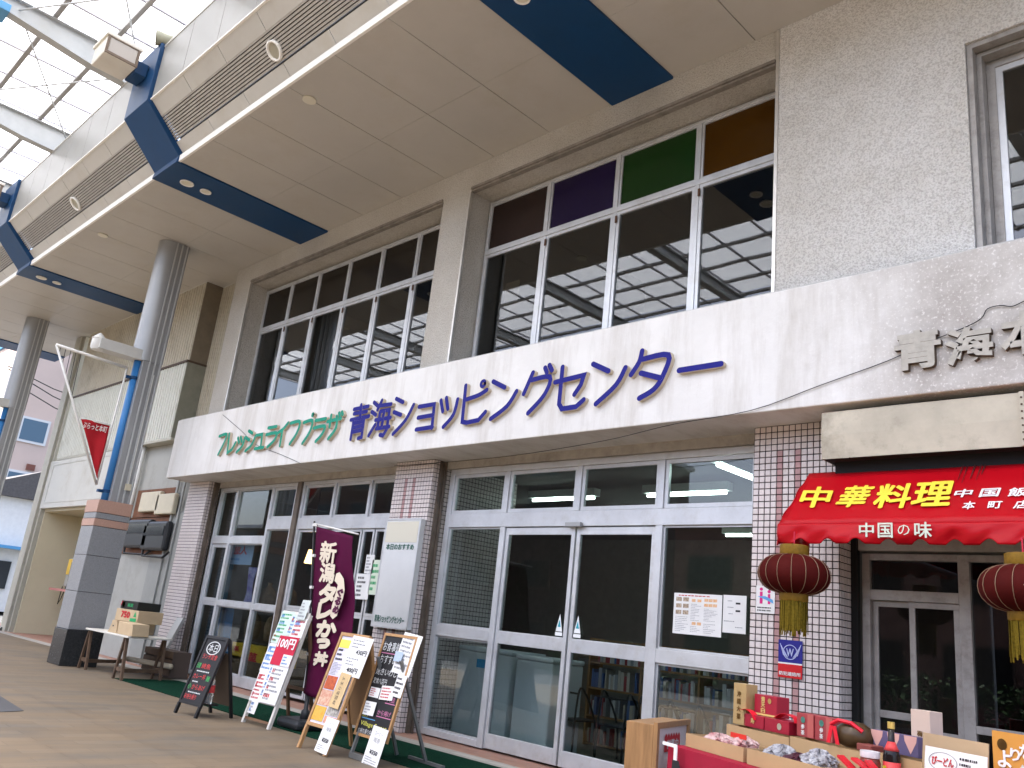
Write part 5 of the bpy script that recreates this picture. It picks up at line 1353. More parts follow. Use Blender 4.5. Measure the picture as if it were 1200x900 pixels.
# 3 menu A-board
a3 = Lean('menu_board', 'oak menu A-board with food photographs and a pinned white price sheet', 'A-board', (-8.28, 5.42), (-7.72, 5.40), 0.66, 1.20)
a3.frame('frame', 0, a3.W, 0.24, a3.Lh, 0.035, -0.022, 0.012, M_oak)
a3.slab('board', 0.03, a3.W - 0.03, 0.27, a3.Lh - 0.03, -0.014, -0.002, mat('lilac_poster', (0.62, 0.60, 0.72), rough=0.6))
for u in (0.02, a3.W - 0.02): a3.leg(u, 0, 0.24, 0.036, M_oak); a3.rear(u, 0.034, M_oak)
mb = MB(); mb.obox((0.03, a3.back * 0.56, a3.h * 0.9), (a3.W - 0.06, 0, 0), (0, a3.back * 0.34, -a3.h * 0.70), (0, 0.01, 0.003)); mb.build('rear_board', mat('hardboard', (0.33, 0.2, 0.10), rough=0.6), a3.t, local=True)
def food(u0, u1, w0, w1, c1, c2, nm):
    m_ = mat(nm, c1, rough=0.5, color2=c2, vscale=26)
    return a3.paper(u0, u1, w0, w1, 0.001, m_, 'food_photo')
O, U, V, _ = a3.paper(0.04, 0.30, 1.08, 1.17, 0.001, mat('yellow_strip', (0.75, 0.66, 0.1), rough=0.6))
a3.scrib(a3.P(0.06, 0.93, 0.002), Vector((0.24, 0, 0)), a3.upn * 0.15, 3, M_ink, 31)
a3.scrib(a3.P(0.06, 0.78, 0.002), Vector((0.24, 0, 0)), a3.upn * 0.14, 9, M_grey_ink, 32)
food(0.05, 0.25, 0.63, 0.77, (0.55, 0.12, 0.03), (0.32, 0.05, 0.015), 'photo_orange_fish'); food(0.28, 0.42, 0.60, 0.76, (0.45, 0.08, 0.06), (0.6, 0.5, 0.5), 'photo_red_dish')
food(0.04, 0.26, 0.46, 0.62, (0.5, 0.15, 0.09), (0.65, 0.5, 0.36), 'photo_stew'); food(0.28, 0.50, 0.38, 0.55, (0.12, 0.11, 0.10), (0.55, 0.52, 0.46), 'photo_fish'); food(0.04, 0.26, 0.30, 0.45, (0.65, 0.30, 0.03), (0.55, 0.42, 0.08), 'photo_yellow_dish'); food(0.28, 0.52, 0.30, 0.37, (0.55, 0.14, 0.06), (0.6, 0.4, 0.3), 'photo_orange_row')
O, U, V, _ = a3.paper(0.26, 0.66, 0.80, 1.22, 0.014, tilt=-0.03)
print_on(a3.t, '430円', O + U * 0.42 + V * 0.54, U * 0.5, V * 0.13, M_ink, 0.02); print_on(a3.t, '400円', O + U * 0.30 + V * 0.08, U * 0.5, V * 0.13, M_ink, 0.02)
a3.scrib(O + U * 0.1 + V * 0.68, U * 0.8, V * 0.25, 3, M_grey_ink, 33); a3.scrib(O + U * 0.1 + V * 0.24, U * 0.8, V * 0.22, 3, M_grey_ink, 34)
O, U, V, _ = a3.paper(0.30, 0.50, 0.46, 0.82, 0.020, mat('tan_card', (0.58, 0.42, 0.22), rough=0.7), tilt=-0.05)
print_on(a3.t, '弁当あります', O + U * 0.6 + V * 0.08, U * 0.0 + V * 0.82, -U * 0.3, M_ink, 0.01)
O, U, V, _ = a3.paper(0.36, 0.60, 0.02, 0.36, 0.024, tilt=-0.04)
print_on(a3.t, 'コーヒー', O + U * 0.25 + V * 0.80, U * 0.5, V * 0.1, M_grey_ink, 0.01); print_on(a3.t, '喫茶', O + U * 0.3 + V * 0.60, U * 0.4, V * 0.13, M_grey_ink, 0.01); a3.scrib(O + U * 0.1 + V * 0.06, U * 0.8, V * 0.16, 3, M_grey_ink, 36); print_on(a3.t, '¥350', O + U * 0.28 + V * 0.30, U * 0.5, V * 0.12, M_ink, 0.03)
# 4 tall blackboard on a steel stand
a4 = Lean('menu_blackboard', 'oak framed blackboard with chalk writing and small papers on a steel stand', 'blackboard', (-7.72, 5.66), (-7.11, 5.62), 0.52, 1.25)
a4.slab('board', 0.02, a4.W - 0.02, 0.24, a4.Lh - 0.02, -0.012, 0.0, M_chalk)
a4.frame('frame', 0, a4.W, 0.22, a4.Lh, 0.028, -0.02, 0.01, M_oak)
M_gst = mat('grey_stand_steel', (0.22, 0.225, 0.22), rough=0.4, metal=0.5)
mb = MB(); mb.bar((0.10, 0.55, 0.03), (0.10, 0.14, 1.0), 0.03, 0.03, (1, 0, 0)); mb.build('rear_leg', M_gst, a4.t, local=True)
mb = MB(); mb.bar((a4.W - 0.08, 0.62, 0.03), (a4.W - 0.08, 0.14, 1.0), 0.03, 0.03, (1, 0, 0)); mb.build('rear_leg', M_gst, a4.t, local=True)
mb = MB(); mb.bar((a4.W - 0.38, 0.62, 0.03), (a4.W + 0.22, 0.62, 0.03), 0.035, 0.03); mb.build('foot', M_gst, a4.t, local=True)
mb = MB(); mb.bar((0.06, 0.0, 0.03), (0.46, 0.0, 0.03), 0.04, 0.05); mb.bar((0.08, 0.0, 0.05), (0.08, 0.06, 0.27), 0.03, 0.03, (1, 0, 0)); mb.build('front_foot', M_gst, a4.t, local=True)
for (tx_, u0, u1, w_, h_, m_) in (('お食事処', 0.04, 0.36, 1.09, 0.10, M_chw), ('おすすめ', 0.05, 0.36, 0.96, 0.09, M_chw), ('焼きいわし丼', 0.05, 0.52, 0.84, 0.075, M_chw), ('定食八百円', 0.05, 0.30, 0.75, 0.06, M_chw),
                              ('大盛', 0.40, 0.54, 0.60, 0.05, M_chp), ('から揚げ', 0.30, 0.54, 0.46, 0.05, M_chp), ('おかず', 0.05, 0.16, 0.41, 0.05, M_chy), ('Village Sweet', 0.06, 0.54, 0.315, 0.055, M_chy), ('お持ち帰り弁当', 0.05, 0.34, 0.25, 0.05, M_chw)):
    a4.write(tx_, u0, u1, w_, w_ + h_, 0.002, m_, 0.008)
for (u0, u1, w_, m_) in ((0.04, 0.34, 1.065, M_chp), (0.38, 0.56, 0.58, M_chp), (0.3, 0.56, 0.44, M_chp), (0.05, 0.3, 0.395, mat('blue_chalk', (0.1, 0.3, 0.55), rough=0.9))):
    mb = MB(); mb.obox(a4.P(u0, w_, 0.001), Vector((u1 - u0, 0, 0)), a4.upn * 0.008, a4.n * 0.001); mb.build('chalk_line', m_, a4.t, local=True)
for k, (u0, u1, w0, w1, tl_) in enumerate(((0.34, 0.68, 0.88, 1.30, -0.08), (0.06, 0.24, 0.61, 0.71, 0.0), (0.26, 0.50, 0.61, 0.75, 0.06), (0.06, 0.26, 0.43, 0.565, 0.02), (0.48, 0.65, 0.66, 0.88, -0.05))):
    O, U, V, _ = a4.paper(u0, u1, w0, w1, 0.004 + 0.004 * k, tilt=tl_)
    a4.scrib(O + U * 0.08 + V * 0.08, U * 0.84, V * 0.84, 8 if k == 0 else 4, [M_grey_ink, M_red_ink, M_red_ink, M_grey_ink, M_ink][k], 40 + k)
O, U, V, _ = a4.paper(0.335, 0.475, 1.0, 1.1, 0.028, mat('pale_blue_print', (0.42, 0.52, 0.66), rough=0.8))
O, U, V, _ = a4.paper(0.34, 0.62, -0.04, 0.35, 0.03, tilt=-0.05)
print_on(a4.t, 'コーヒー', O + U * 0.25 + V * 0.80, U * 0.5, V * 0.09, M_grey_ink, 0.01); print_on(a4.t, '喫茶', O + U * 0.3 + V * 0.62, U * 0.4, V * 0.12, M_grey_ink, 0.01); print_on(a4.t, '¥350', O + U * 0.28 + V * 0.34, U * 0.5, V * 0.10, M_ink, 0.03); a4.scrib(O + U * 0.1 + V * 0.06, U * 0.8, V * 0.22, 4, M_grey_ink, 47)

# side table by the column
M_brw = mat('old_brown_wood', (0.11, 0.07, 0.045), rough=0.65, var=0.3, vscale=6)
st = thing('trestle_table', 'white topped trestle table with brown legs beside the column', 'table', (-15.3, 6.3, 0))
TU, TV = Vector((1, 0.0, 0)), Vector((-0.22, 0.97, 0)); TO = Vector((-16.25, 5.88, 0.0))
MB().obox(TO + Vector((0, 0, 0.655)), TU * 1.9, TV * 0.86, Vector((0, 0, 0.03))).build('top', mat('white_worktop', (0.66, 0.64, 0.58), rough=0.45, var=0.06, dirt=0.2), st, bevel=0.006)
for u in (0.12, 1.70):
    for v in (0.06, 0.80):
        c = TO + TU * u + TV * v
        for s2 in (-1, 1): MB().bar(c + TU * (0.17 * s2 - 0.03 * v), c + TU * 0.03 * s2 + Vector((0, 0, 0.654)), 0.045, 0.04, (0, 1, 0)).build('leg', M_brw, st)
        MB().bar(c + TU * -0.13 + Vector((0, 0, 0.16)), c + TU * 0.13 + Vector((0, 0, 0.16)), 0.02, 0.06).build('brace', M_brw, st)
    MB().bar(TO + TU * u + TV * 0.06 + Vector((0, 0, 0.14)), TO + TU * u + TV * 0.8 + Vector((0, 0, 0.14)), 0.02, 0.06).build('stretcher', M_brw, st)
M_card = mat('cardboard', (0.42, 0.30, 0.18), rough=0.8, var=0.07, vscale=5)
M_card2 = mat('pale_cardboard', (0.50, 0.38, 0.24), rough=0.8, var=0.07, vscale=5)
def tbox(name, label, u0, u1, v0, v1, z0, z1, m, cat='box'):
    t = thing(name, label, cat, tuple(TO + TU * u0 + TV * v0 + Vector((0, 0, z0))))
    MB().obox(TO + TU * u0 + TV * v0 + Vector((0, 0, z0)), TU * (u1 - u0), TV * (v1 - v0), Vector((0, 0, z1 - z0))).build('carton', m, t, bevel=0.006)
    return t
def tface(t, txt, u0, u1, v, z0, z1, m, bold=0.03):
    mb = MB(); letter(mb, txt, TO + TU * u0 + TV * v + Vector((0, -0.003, z0)), TU * (u1 - u0), Vector((0, 0, z1 - z0)), bold=bold); mb.build('lettering', m, t)
tbox('cardboard_box', 'lowest tan carton of the stack on the trestle table', 0.42, 1.22, 0.30, 0.80, 0.686, 0.868, M_card2)
t = tbox('cardboard_box', 'tan carton printed 750 in red in the middle of the stack', 0.46, 1.42, 0.32, 0.82, 0.872, 1.075, M_card2)
tface(t, '750', 0.72, 1.08, 0.317, 0.94, 1.04, M_red_ink, 0.05)
gm = MB(); o_ = TO + TU * 1.12 + TV * 0.316 + Vector((0, -0.003, 0.89)); gm.poly([o_, o_ + TU * 0.26, o_ + TU * 0.26 + Vector((0, 0, 0.06)), o_ + Vector((0, 0, 0.05))]); gm.poly([o_ + TU * 0.12 + Vector((0, 0, 0.08)), o_ + TU * 0.24 + Vector((0, 0, 0.08)), o_ + TU * 0.18 + Vector((0, 0, 0.17))])
gm.build('green_mark', M_green_ink, t)
t = tbox('fruit_carton', 'black printed carton on top of the stack', 0.55, 1.28, 0.34, 0.80, 1.08, 1.215, mat('black_carton', (0.02, 0.022, 0.02), rough=0.5))
tface(t, '果実', 0.86, 1.10, 0.337, 1.12, 1.18, M_green_ink, 0.02)
gm = MB(); gm.lathe([(0.001, 0), (0.05, 0)], TO + TU * 0.68 + TV * 0.336 + Vector((0, -0.004, 1.15)), 12, axis=(0, -1, 0)); gm.build('green_disc', mat('lime_print', (0.35, 0.45, 0.05)), t)
gm = MB(); o_ = TO + TU * 0.55 + TV * 0.336 + Vector((0, -0.004, 1.13)); gm.poly([o_, o_ + TU * 0.03, o_ + TU * 0.09 + Vector((0, 0, 0.08)), o_ + TU * 0.06 + Vector((0, 0, 0.08))]); gm.build('stripe', M_red_ink, t)
# flattened open box at the front
t = thing('open_carton', 'low tan carton with folded flaps at the front of the trestle table', 'box', tuple(TO + TU * 0.9 + Vector((0, 0, 0.686))))
o_ = TO + TU * 0.92 + TV * 0.04 + Vector((0, 0, 0.687))
q = MB(); q.prism([o_, o_ + TU * 0.38, o_ + TU * 0.30 + Vector((0, 0, 0.20)), o_ + TU * 0.12 + Vector((0, 0, 0.19))], TV * 0.22); q.build('flap', M_card2, t)
o2 = o_ + TU * 0.40; q = MB(); q.prism([o2, o2 + TU * 0.62, o2 + TU * 0.56 + Vector((0, 0, 0.19)), o2 - TU * 0.02 + Vector((0, 0, 0.2))], TV * 0.32); q.build('carton', M_card2, t, bevel=0.008)
q = MB(); hp_ = o_ + TU * 0.16 + Vector((0, -0.004, 0.10)); q.box(hp_.x, hp_.x + 0.05, hp_.y, hp_.y + 0.002, hp_.z, hp_.z + 0.022); q.build('hand_hole', M_ink, t)
# odds and ends under the table
t = thing('wooden_crate', 'brown slatted crate on the ground under the trestle table', 'crate', (-15.6, 7.1, 0))
for k in range(3): MB().box(-16.1, -14.95, 6.95, 6.97, 0.06 + k * 0.14, 0.17 + k * 0.14).build('slat', M_brw, t)
MB().box(-16.1, -14.95, 6.975, 7.3, 0.02, 0.45).build('body', mat('crate_dark', (0.08, 0.06, 0.05), rough=0.8), t)
tag(MB().tube([(-16.3, 6.75, 0.20), (-14.8, 6.9, 0.22)], 0.045, 10).build('rolled_paper', mat('cream_roll', (0.55, 0.48, 0.36), rough=0.7), smooth=True), 'pale roll lying under the trestle table', 'roll')
tag(MB().obox((-16.4, 7.2, 0), (0.25, 0, 0), (0, 0.06, 0), (0.25, 0.25, 1.0)).build('leaning_board', mat('grey_board', (0.45, 0.45, 0.43), rough=0.6)), 'grey board leaning on the wall behind the trestle table', 'board')

# papers on the glass and signs on the tiled pillar
def wallpaper(name, label, cat, x0, y0, x1, y1, Y, m=None):
    a, c, e = hy(x0, y0, Y), hy(x1, (y0 + y1) / 2, Y), hy(x0, y1, Y)
    W, H = c.x - a.x, a.z - e.z
    t = thing(name, label, cat, (a.x, Y, e.z))
    MB().box(a.x, a.x + W, Y - 0.002, Y, e.z, e.z + H).build('sheet', m or M_paper, t)
    return t, Vector((a.x, Y - 0.004, e.z)), Vector((W, 0, 0)), Vector((0, 0, H))
def dashes(t, O, U, V, rows, m, seed, **kw):
    mb = MB(); lines_of(mb, O, U, V, rows, seed, **kw); o = mb.build('print_lines', m, t); o['kind'] = 'stuff'
t, O, U, V = wallpaper('menu_sheet', 'large white menu sheet with small dish photographs on the glass', 'notice', 790.5, 694.5, 846, 742, YG - 0.02)
M_dish = mat('photo_brown_dish', (0.16, 0.10, 0.06), rough=0.5, color2=(0.6, 0.5, 0.38), vscale=60); M_dish2 = mat('photo_orange_dish', (0.7, 0.33, 0.12), rough=0.5, color2=(0.75, 0.55, 0.35), vscale=60)
k = 0
for r_ in range(3):
    for c_ in range(2):
        q = MB(); o_ = O + U * (0.05 + 0.15 * c_) + V * (0.80 - 0.16 * r_); q.poly([o_, o_ + U * 0.12, o_ + U * 0.12 + V * 0.10, o_ + V * 0.10]); q.build('dish_photo', M_dish, t)
for (u_, v_) in ((0.38, 0.80), (0.5, 0.80), (0.64, 0.82), (0.73, 0.82), (0.82, 0.82), (0.64, 0.70), (0.73, 0.70), (0.82, 0.70), (0.40, 0.24), (0.51, 0.24)):
    q = MB(); o_ = O + U * u_ + V * v_; q.poly([o_, o_ + U * 0.08, o_ + U * 0.08 + V * 0.07, o_ + V * 0.07]); q.build('dish_photo', M_dish2, t)
for k, (u_, w_, v0, v1, rw) in enumerate(((0.05, 0.28, 0.05, 0.44, 9), (0.37, 0.24, 0.33, 0.76, 11), (0.64, 0.28, 0.34, 0.66, 9), (0.37, 0.24, 0.06, 0.22, 4), (0.64, 0.28, 0.05, 0.30, 6))): dashes(t, O + U * u_ + V * v0, U * w_, V * (v1 - v0), rw, M_grey_ink, 70 + k, h=0.28)
dashes(t, O + U * 0.1 + V * 0.92, U * 0.8, V * 0.05, 1, M_red_ink, 77)
t, O, U, V = wallpaper('price_sheet', 'narrow white price sheet on the glass beside the tiled pillar', 'notice', 848, 697, 874.5, 741, YG - 0.02)
for k, (v_, u_) in enumerate(((0.82, 0.2), (0.65, 0.2), (0.48, 0.25), (0.28, 0.06), (0.13, 0.55))): dashes(t, O + U * u_ + V * v_, U * (0.7 if k == 3 else 0.4), V * 0.05, 1, M_grey_ink, 80 + k)
for v_ in (0.76, 0.56):
    q = MB(); o_ = O + U * 0.55 + V * v_; q.poly([o_, o_ + U * 0.2, o_ + U * 0.2 + V * 0.05, o_ + V * 0.05]); q.build('print_mark', M_ink, t)
t, O, U, V = wallpaper('floor_safety_sign', 'white pillar sign with two pink figures and a blue sweep', 'sign', 886.5, 686, 908, 718, YP - 0.012)
q = MB()
for (u_, v0, v1, w_) in ((0.28, 0.34, 0.78, 0.15), (0.70, 0.34, 0.70, 0.13)):
    q.add([O + U * (u_ - w_ / 2) + V * v0, O + U * (u_ + w_ / 2) + V * v0, O + U * (u_ + w_ / 2) + V * v1, O + U * (u_ - w_ / 2) + V * v1], [(0, 1, 2, 3)])
    c = O + U * u_ + V * (v1 + 0.09); q.poly([c + U * 0.09 * math.cos(a_) + V * 0.06 * math.sin(a_) for a_ in [2 * math.pi * j / 12 for j in range(12)]])
q.build('figure', mat('magenta_print', (0.6, 0.02, 0.2), rough=0.5), t)
q = MB(); q.poly([O + U * 0.08 + V * 0.6 + Vector((0, -0.001, 0)), O + U * 0.5 + V * 0.50 + Vector((0, -0.001, 0)), O + U * 0.95 + V * 0.36 + Vector((0, -0.001, 0)), O + U * 0.9 + V * 0.5 + Vector((0, -0.001, 0)), O + U * 0.5 + V * 0.62 + Vector((0, -0.001, 0))]); q.build('blue_sweep', mat('sky_blue_print', (0.12, 0.35, 0.65), rough=0.5), t)
dashes(t, O + U * 0.08 + V * 0.05, U * 0.84, V * 0.2, 2, M_ink, 85, fill=(0.8, 0.95))
t, O, U, V = wallpaper('emblem_plate', 'blue and red plate with a winged W emblem on the tiled pillar', 'sign', 912.5, 749, 940.5, 793, YP - 0.012, mat('navy_enamel', (0.02, 0.02, 0.22), rough=0.35))
q = MB(); f_ = Vector((0, -0.001, 0)); q.poly([O + f_, O + U + f_, O + U + V * 0.36 + f_, O + V * 0.36 + f_]); q.build('red_field', mat('red_enamel', (0.55, 0.015, 0.02), rough=0.35), t)
q = MB(); q.poly([O + V * 0.36 + f_, O + U + V * 0.36 + f_, O + U + V * 0.40 + f_, O + V * 0.40 + f_]); q.build('white_line', M_paper, t)
q = MB(); letter(q, '防犯連絡所', O + U * 0.06 + V * 0.06 + f_ * 2, U * 0.88, V * 0.10, bold=0.02); q.build('lettering', M_paper, t)
M_em = mat('pale_blue_line', (0.45, 0.5, 0.75), rough=0.4)
q = MB(); C_ = O + U * 0.5 + V * 0.68 + f_ * 2
rW, rH = U.length * 0.30, V.length * 0.20
for j in range(28):
    a0, a1_ = 2 * math.pi * j / 28, 2 * math.pi * (j + 1) / 28
    P_ = lambda a_, r: C_ + Vector((rW * r * math.cos(a_), 0, rH * r * math.sin(a_))); q.poly([P_(a0, 0.9), P_(a1_, 0.9), P_(a1_, 1.0), P_(a0, 1.0)])
for s2 in (-1, 1):
    for j in range(4):
        b0 = C_ + Vector((s2 * rW * (0.35 + 0.2 * j), -0.001, -rH * (0.75 - 0.1 * j))); e0 = C_ + Vector((s2 * rW * (0.95 + 0.16 * j), -0.001, rH * (0.25 + 0.28 * j))); wv = Vector((rW * 0.10, 0, 0)); q.poly([b0, b0 + wv, e0 + wv, e0])
q.build('emblem', M_em, t)
q = MB(); letter(q, 'W', C_ - Vector((rW * 0.5, 0.002, rH * 0.55)), Vector((rW, 0, 0)), Vector((0, 0, rH * 1.0)), bold=0.02); q.build('lettering', M_em, t)
# small papers on the left shop front
for (x0, y0, x1, y1, lab, ink, sd) in ((419, 672, 433, 702, 'white sheet with black writing on the glass behind the banner', M_ink, 1), (430, 650, 438, 672, 'slim white strip taped above the written sheet on the glass', M_grey_ink, 2), (437, 656, 447, 697, 'green and yellow leaflet on the glass beside the notice board', M_green_ink, 3)):
    t, O, U, V = wallpaper('glass_notice', lab, 'notice', x0, y0, x1, y1, YG - 0.02, mat('pale_green_paper', (0.6, 0.68, 0.55), rough=0.8) if sd == 3 else None)
    dashes(t, O + U * 0.1 + V * 0.08, U * 0.8, V * 0.84, 5, ink, 95 + sd, h=0.5)

# ================================================================== DISPLAY TABLE IN FRONT OF THE RIGHT-HAND SHOP
DA = R_(-22); DU = Vector((math.cos(DA), math.sin(DA), 0)); DV = Vector((-math.sin(DA), math.cos(DA), 0)); DO = Vector((-3.52, 5.30, 0))
def D(u, v, z): return DO + DU * u + DV * v + Vector((0, 0, z))
def dbox(mb, u0, u1, v0, v1, z0, z1): return mb.obox(D(u0, v0, z0), DU * (u1 - u0), DV * (v1 - v0), Vector((0, 0, z1 - z0)))
def dface(mb, txt, u0, u1, v, z0, z1, bold=0.02): return letter(mb, txt, D(u0, v - 0.002, z0), DU * (u1 - u0), Vector((0, 0, z1 - z0)), bold=bold)
def dquad(mb, u0, u1, v, z0, z1): return mb.poly([D(u0, v, z0), D(u1, v, z0), D(u1, v, z1), D(u0, v, z1)])
dt = thing('display_table', 'display table draped in dark red cloth before the restaurant', 'table', tuple(D(1.2, 0.4, 0)))
q = MB(); dbox(q, -0.06, 2.8, 0.02, 0.95, 0.74, 0.772); q.build('top', M_brw, dt)
for (u, v) in ((0.02, 0.08), (0.02, 0.9), (2.7, 0.08), (2.7, 0.9)):
    q = MB(); dbox(q, u, u + 0.05, v - 0.02, v + 0.03, 0, 0.739); q.build('leg', M_brw, dt)
M_rcl = mat('dark_red_cloth', (0.30, 0.008, 0.03), rough=0.8, var=0.1, vscale=6)
q = MB(); q.sheet(lambda s, t_: D(-0.07 + 2.9 * s, -0.005 - 0.03 * (t_ ** 1.2) * math.sin(s * 46) - 0.02 * t_, 0.776 - 0.70 * t_), 120, 8)
q.sheet(lambda s, t_: D(-0.07, 0.96 * s, 0.0) + DU * (-0.025 * t_ * (1 + math.sin(s * 17))) + Vector((0, 0, 0.776 - 0.70 * t_)), 40, 8)
q.sheet(lambda s, t_: D(-0.07 + 2.9 * s, -0.005 + 0.97 * t_, 0.776), 4, 2)
q.build('cloth', M_rcl, dt, smooth=True)
tg = thing('cloth_banner', 'black and white cloth strip hanging at the corner of the red tablecloth', 'cloth', tuple(D(0.05, -0.05, 0.5)))
q = MB(); q.obox(D(-0.06, -0.055, 0.775), DU * 0.17, Vector((0, 0, 0.022)), DV * -0.006); q.build('white_tape', M_paper, tg)
q = MB(); q.obox(D(0.085, -0.06, 0.70), DU * 0.035, Vector((0, 0, 0.085)), DV * -0.006); q.build('tape_end', M_paper, tg)
q = MB(); q.prism([D(0.07, -0.06, 0.70), D(0.14, -0.06, 0.70), D(0.26, -0.06, 0.45), D(0.05, -0.06, 0.45)], DV * -0.004); q.build('black_cloth', mat('black_cloth', (0.02, 0.02, 0.022), rough=0.8), tg)
q = MB(); q.lathe([(0.001, 0), (0.06, 0)], D(0.16, -0.068, 0.58), 14, axis=-DV); q.build('white_disc', M_paper, tg)

def open_carton(label, u0, u1, v0, v1, z0, z1, m, name='open_carton'):
    t = thing(name, label, 'box', tuple(D(u0, v0, z0)), group='open cartons on the display table')
    w_ = 0.008
    q = MB(); dbox(q, u0, u1, v0, v0 + w_, z0, z1); q.build('front_wall', m, t)
    q = MB(); dbox(q, u0, u1, v1 - w_, v1, z0, z1); q.build('back_wall', m, t)
    q = MB(); dbox(q, u0, u0 + w_, v0 + w_, v1 - w_, z0, z1); q.build('side_wall', m, t)
    q = MB(); dbox(q, u1 - w_, u1, v0 + w_, v1 - w_, z0, z1); q.build('side_wall', m, t)
    q = MB(); dbox(q, u0 + w_, u1 - w_, v0 + w_, v1 - w_, z0, z0 + 0.01); q.build('bottom', m, t)
    return t
M_box = mat('tan_carton', (0.42, 0.28, 0.145), rough=0.75, var=0.05, vscale=4)
open_carton('front tan carton at the lantern end of the display table', -0.02, 0.60, 0.10, 0.36, 0.778, 0.862, M_box)
open_carton('front tan carton holding silvery bags on the display table', 0.66, 1.30, 0.08, 0.36, 0.778, 0.868, M_box)
open_carton('front tan carton holding red sachets on the display table', 1.32, 1.86, 0.08, 0.36, 0.778, 0.868, M_box)
open_carton('rear tan carton carrying the tall gold box', 0.02, 0.655, 0.41, 0.80, 0.778, 0.945, M_box)
open_carton('rear tan carton carrying the dark red boxes', 0.665, 1.33, 0.41, 0.80, 0.778, 0.955, M_box)
open_carton('rear tan carton behind the dark bottle', 1.34, 1.66, 0.43, 0.80, 0.778, 0.97, M_box)
def bag(label, c, su, sv, sz, m, seed, strip=None):
    rg = random.Random(seed); t = thing('food_packet', label, 'packet', tuple(c), group='packets in the cartons')
    q = MB(); ph = [rg.uniform(0, 6) for _ in range(4)]
    def P(a, b):
        th_, fi = 2 * math.pi * a, math.pi * (b - 0.5)
        r = 1 + 0.22 * math.sin(3 * th_ + ph[0]) * math.cos(fi) + 0.20 * math.sin(7 * th_ + 5 * fi + ph[1]) + 0.10 * math.sin(13 * th_ - 9 * fi + ph[3])
        return Vector(c) + DU * (su * r * math.cos(fi) * math.cos(th_)) + DV * (sv * r * math.cos(fi) * math.sin(th_)) + Vector((0, 0, sz * (1 + math.sin(fi) * (1 + 0.2 * math.sin(7 * th_ + ph[2])))))
    q.sheet(P, 40, 16); q.build('packet', m, t)
    if strip:
        q = MB(); q.obox(Vector(c) - DU * su * 0.8 + DV * -sv * 0.6 + Vector((0, 0, sz * 1.75)), DU * su * 1.6, DV * 0.004, Vector((0, 0, 0.03))); q.build('seal_strip', strip, t)
M_silv = mat('silver_film', (0.5, 0.5, 0.52), rough=0.28, metal=0.15, color2=(0.16, 0.15, 0.17), vscale=30, bump=0.6, bscale=45)
M_pinkp = mat('pink_white_film', (0.62, 0.5, 0.47), rough=0.3, color2=(0.3, 0.06, 0.07), vscale=16)
bag('pink and white food packet in the first front carton', D(0.20, 0.22, 0.79), 0.14, 0.08, 0.05, M_pinkp, 1)
bag('red sealed food packet in the first front carton', D(0.42, 0.24, 0.80), 0.10, 0.07, 0.055, M_pinkp, 2, mat('red_strip', (0.6, 0.03, 0.02), rough=0.4))
bag('silvery food packet beside the dark packet', D(0.80, 0.24, 0.80), 0.11, 0.08, 0.055, M_silv, 3)
bag('dark plum packet between the silvery packets', D(0.96, 0.22, 0.80), 0.08, 0.07, 0.045, mat('plum_film', (0.06, 0.015, 0.025), rough=0.3), 4)
bag('silvery food packet at the carton end', D(1.10, 0.25, 0.80), 0.10, 0.08, 0.065, M_silv, 5)
M_sach = mat('red_sachet', (0.55, 0.02, 0.03), rough=0.3, var=0.2)
for k, (u, a) in enumerate(((1.36, 0.5), (1.43, 0.35), (1.50, 0.6))):
    q = MB(); d_ = (DU * math.cos(a) + Vector((0, 0, -math.sin(a)))) * 0.16; q.obox(D(u - 0.03, 0.16 + 0.03 * k, 0.93), d_, DV * 0.05, Vector((0, 0, 0.012)))
    tag(q.build('sachet', M_sach), ['red sachet nearest the silvery packets', 'red sachet in the middle of the three', 'red sachet nearest the jar'][k], 'sachet', 'red sachets in the front carton')
tag(dbox(MB(), 1.21, 1.32, 0.42, 0.52, 0.96, 1.0).build('tin', mat('brown_red_tin', (0.20, 0.05, 0.04), rough=0.4), bevel=0.006), 'flat brown red tin behind the silvery packets', 'tin')

def carton(name, label, u0, u1, v0, v1, z0, z1, m, side=None, cat='box'):
    t = thing(name, label, cat, tuple(D(u0, v0, z0)))
    q = MB(); dbox(q, u0, u1, v0, v1, z0, z1); q.build('carton', m, t, bevel=0.003); return t
M_gold = mat('gold_card', (0.38, 0.26, 0.115), rough=0.4, var=0.1, vscale=9); M_dred = mat('dark_red_card', (0.30, 0.012, 0.03), rough=0.35, var=0.08, vscale=8); M_gtext = mat('gold_text', (0.62, 0.45, 0.16), rough=0.4); M_brk = mat('brick_red_card', (0.30, 0.045, 0.05), rough=0.4, var=0.08, vscale=8)
t = carton('tall_gold_box', 'tall gold gift box with dark vertical characters', -0.03, 0.11, 0.50, 0.60, 0.947, 1.225, M_gold)
for k, ch in enumerate('沖縄大薬'):
    q = MB(); dface(q, ch, 0.015, 0.055, 0.50, 1.135 - 0.05 * k, 1.172 - 0.05 * k, 0.03); q.build('lettering', mat('dark_gold_text', (0.12, 0.06, 0.01)), t)
t = carton('red_gift_box', 'upright dark red gift box with gold characters standing on smaller boxes', 0.14, 0.37, 0.55, 0.66, 1.035, 1.17, M_dred)
for k, ch in enumerate('青天白'):
    q = MB(); dface(q, ch, 0.215, 0.255, 0.55, 1.125 - 0.036 * k, 1.158 - 0.036 * k, 0.03); q.build('lettering', M_gtext, t)
q = MB(); q.lathe([(0.001, 0), (0.018, 0)], D(0.30, 0.547, 1.135), 14, axis=-DV); q.build('badge', M_gtext, t)
q = MB(); dquad(q, 0.145, 0.37, 0.5485, 1.035, 1.048); q.build('gold_band', M_gtext, t)
t = carton('small_red_box', 'small dark red box with a ribbon under the gift box', 0.09, 0.30, 0.50, 0.66, 0.948, 1.032, M_dred)
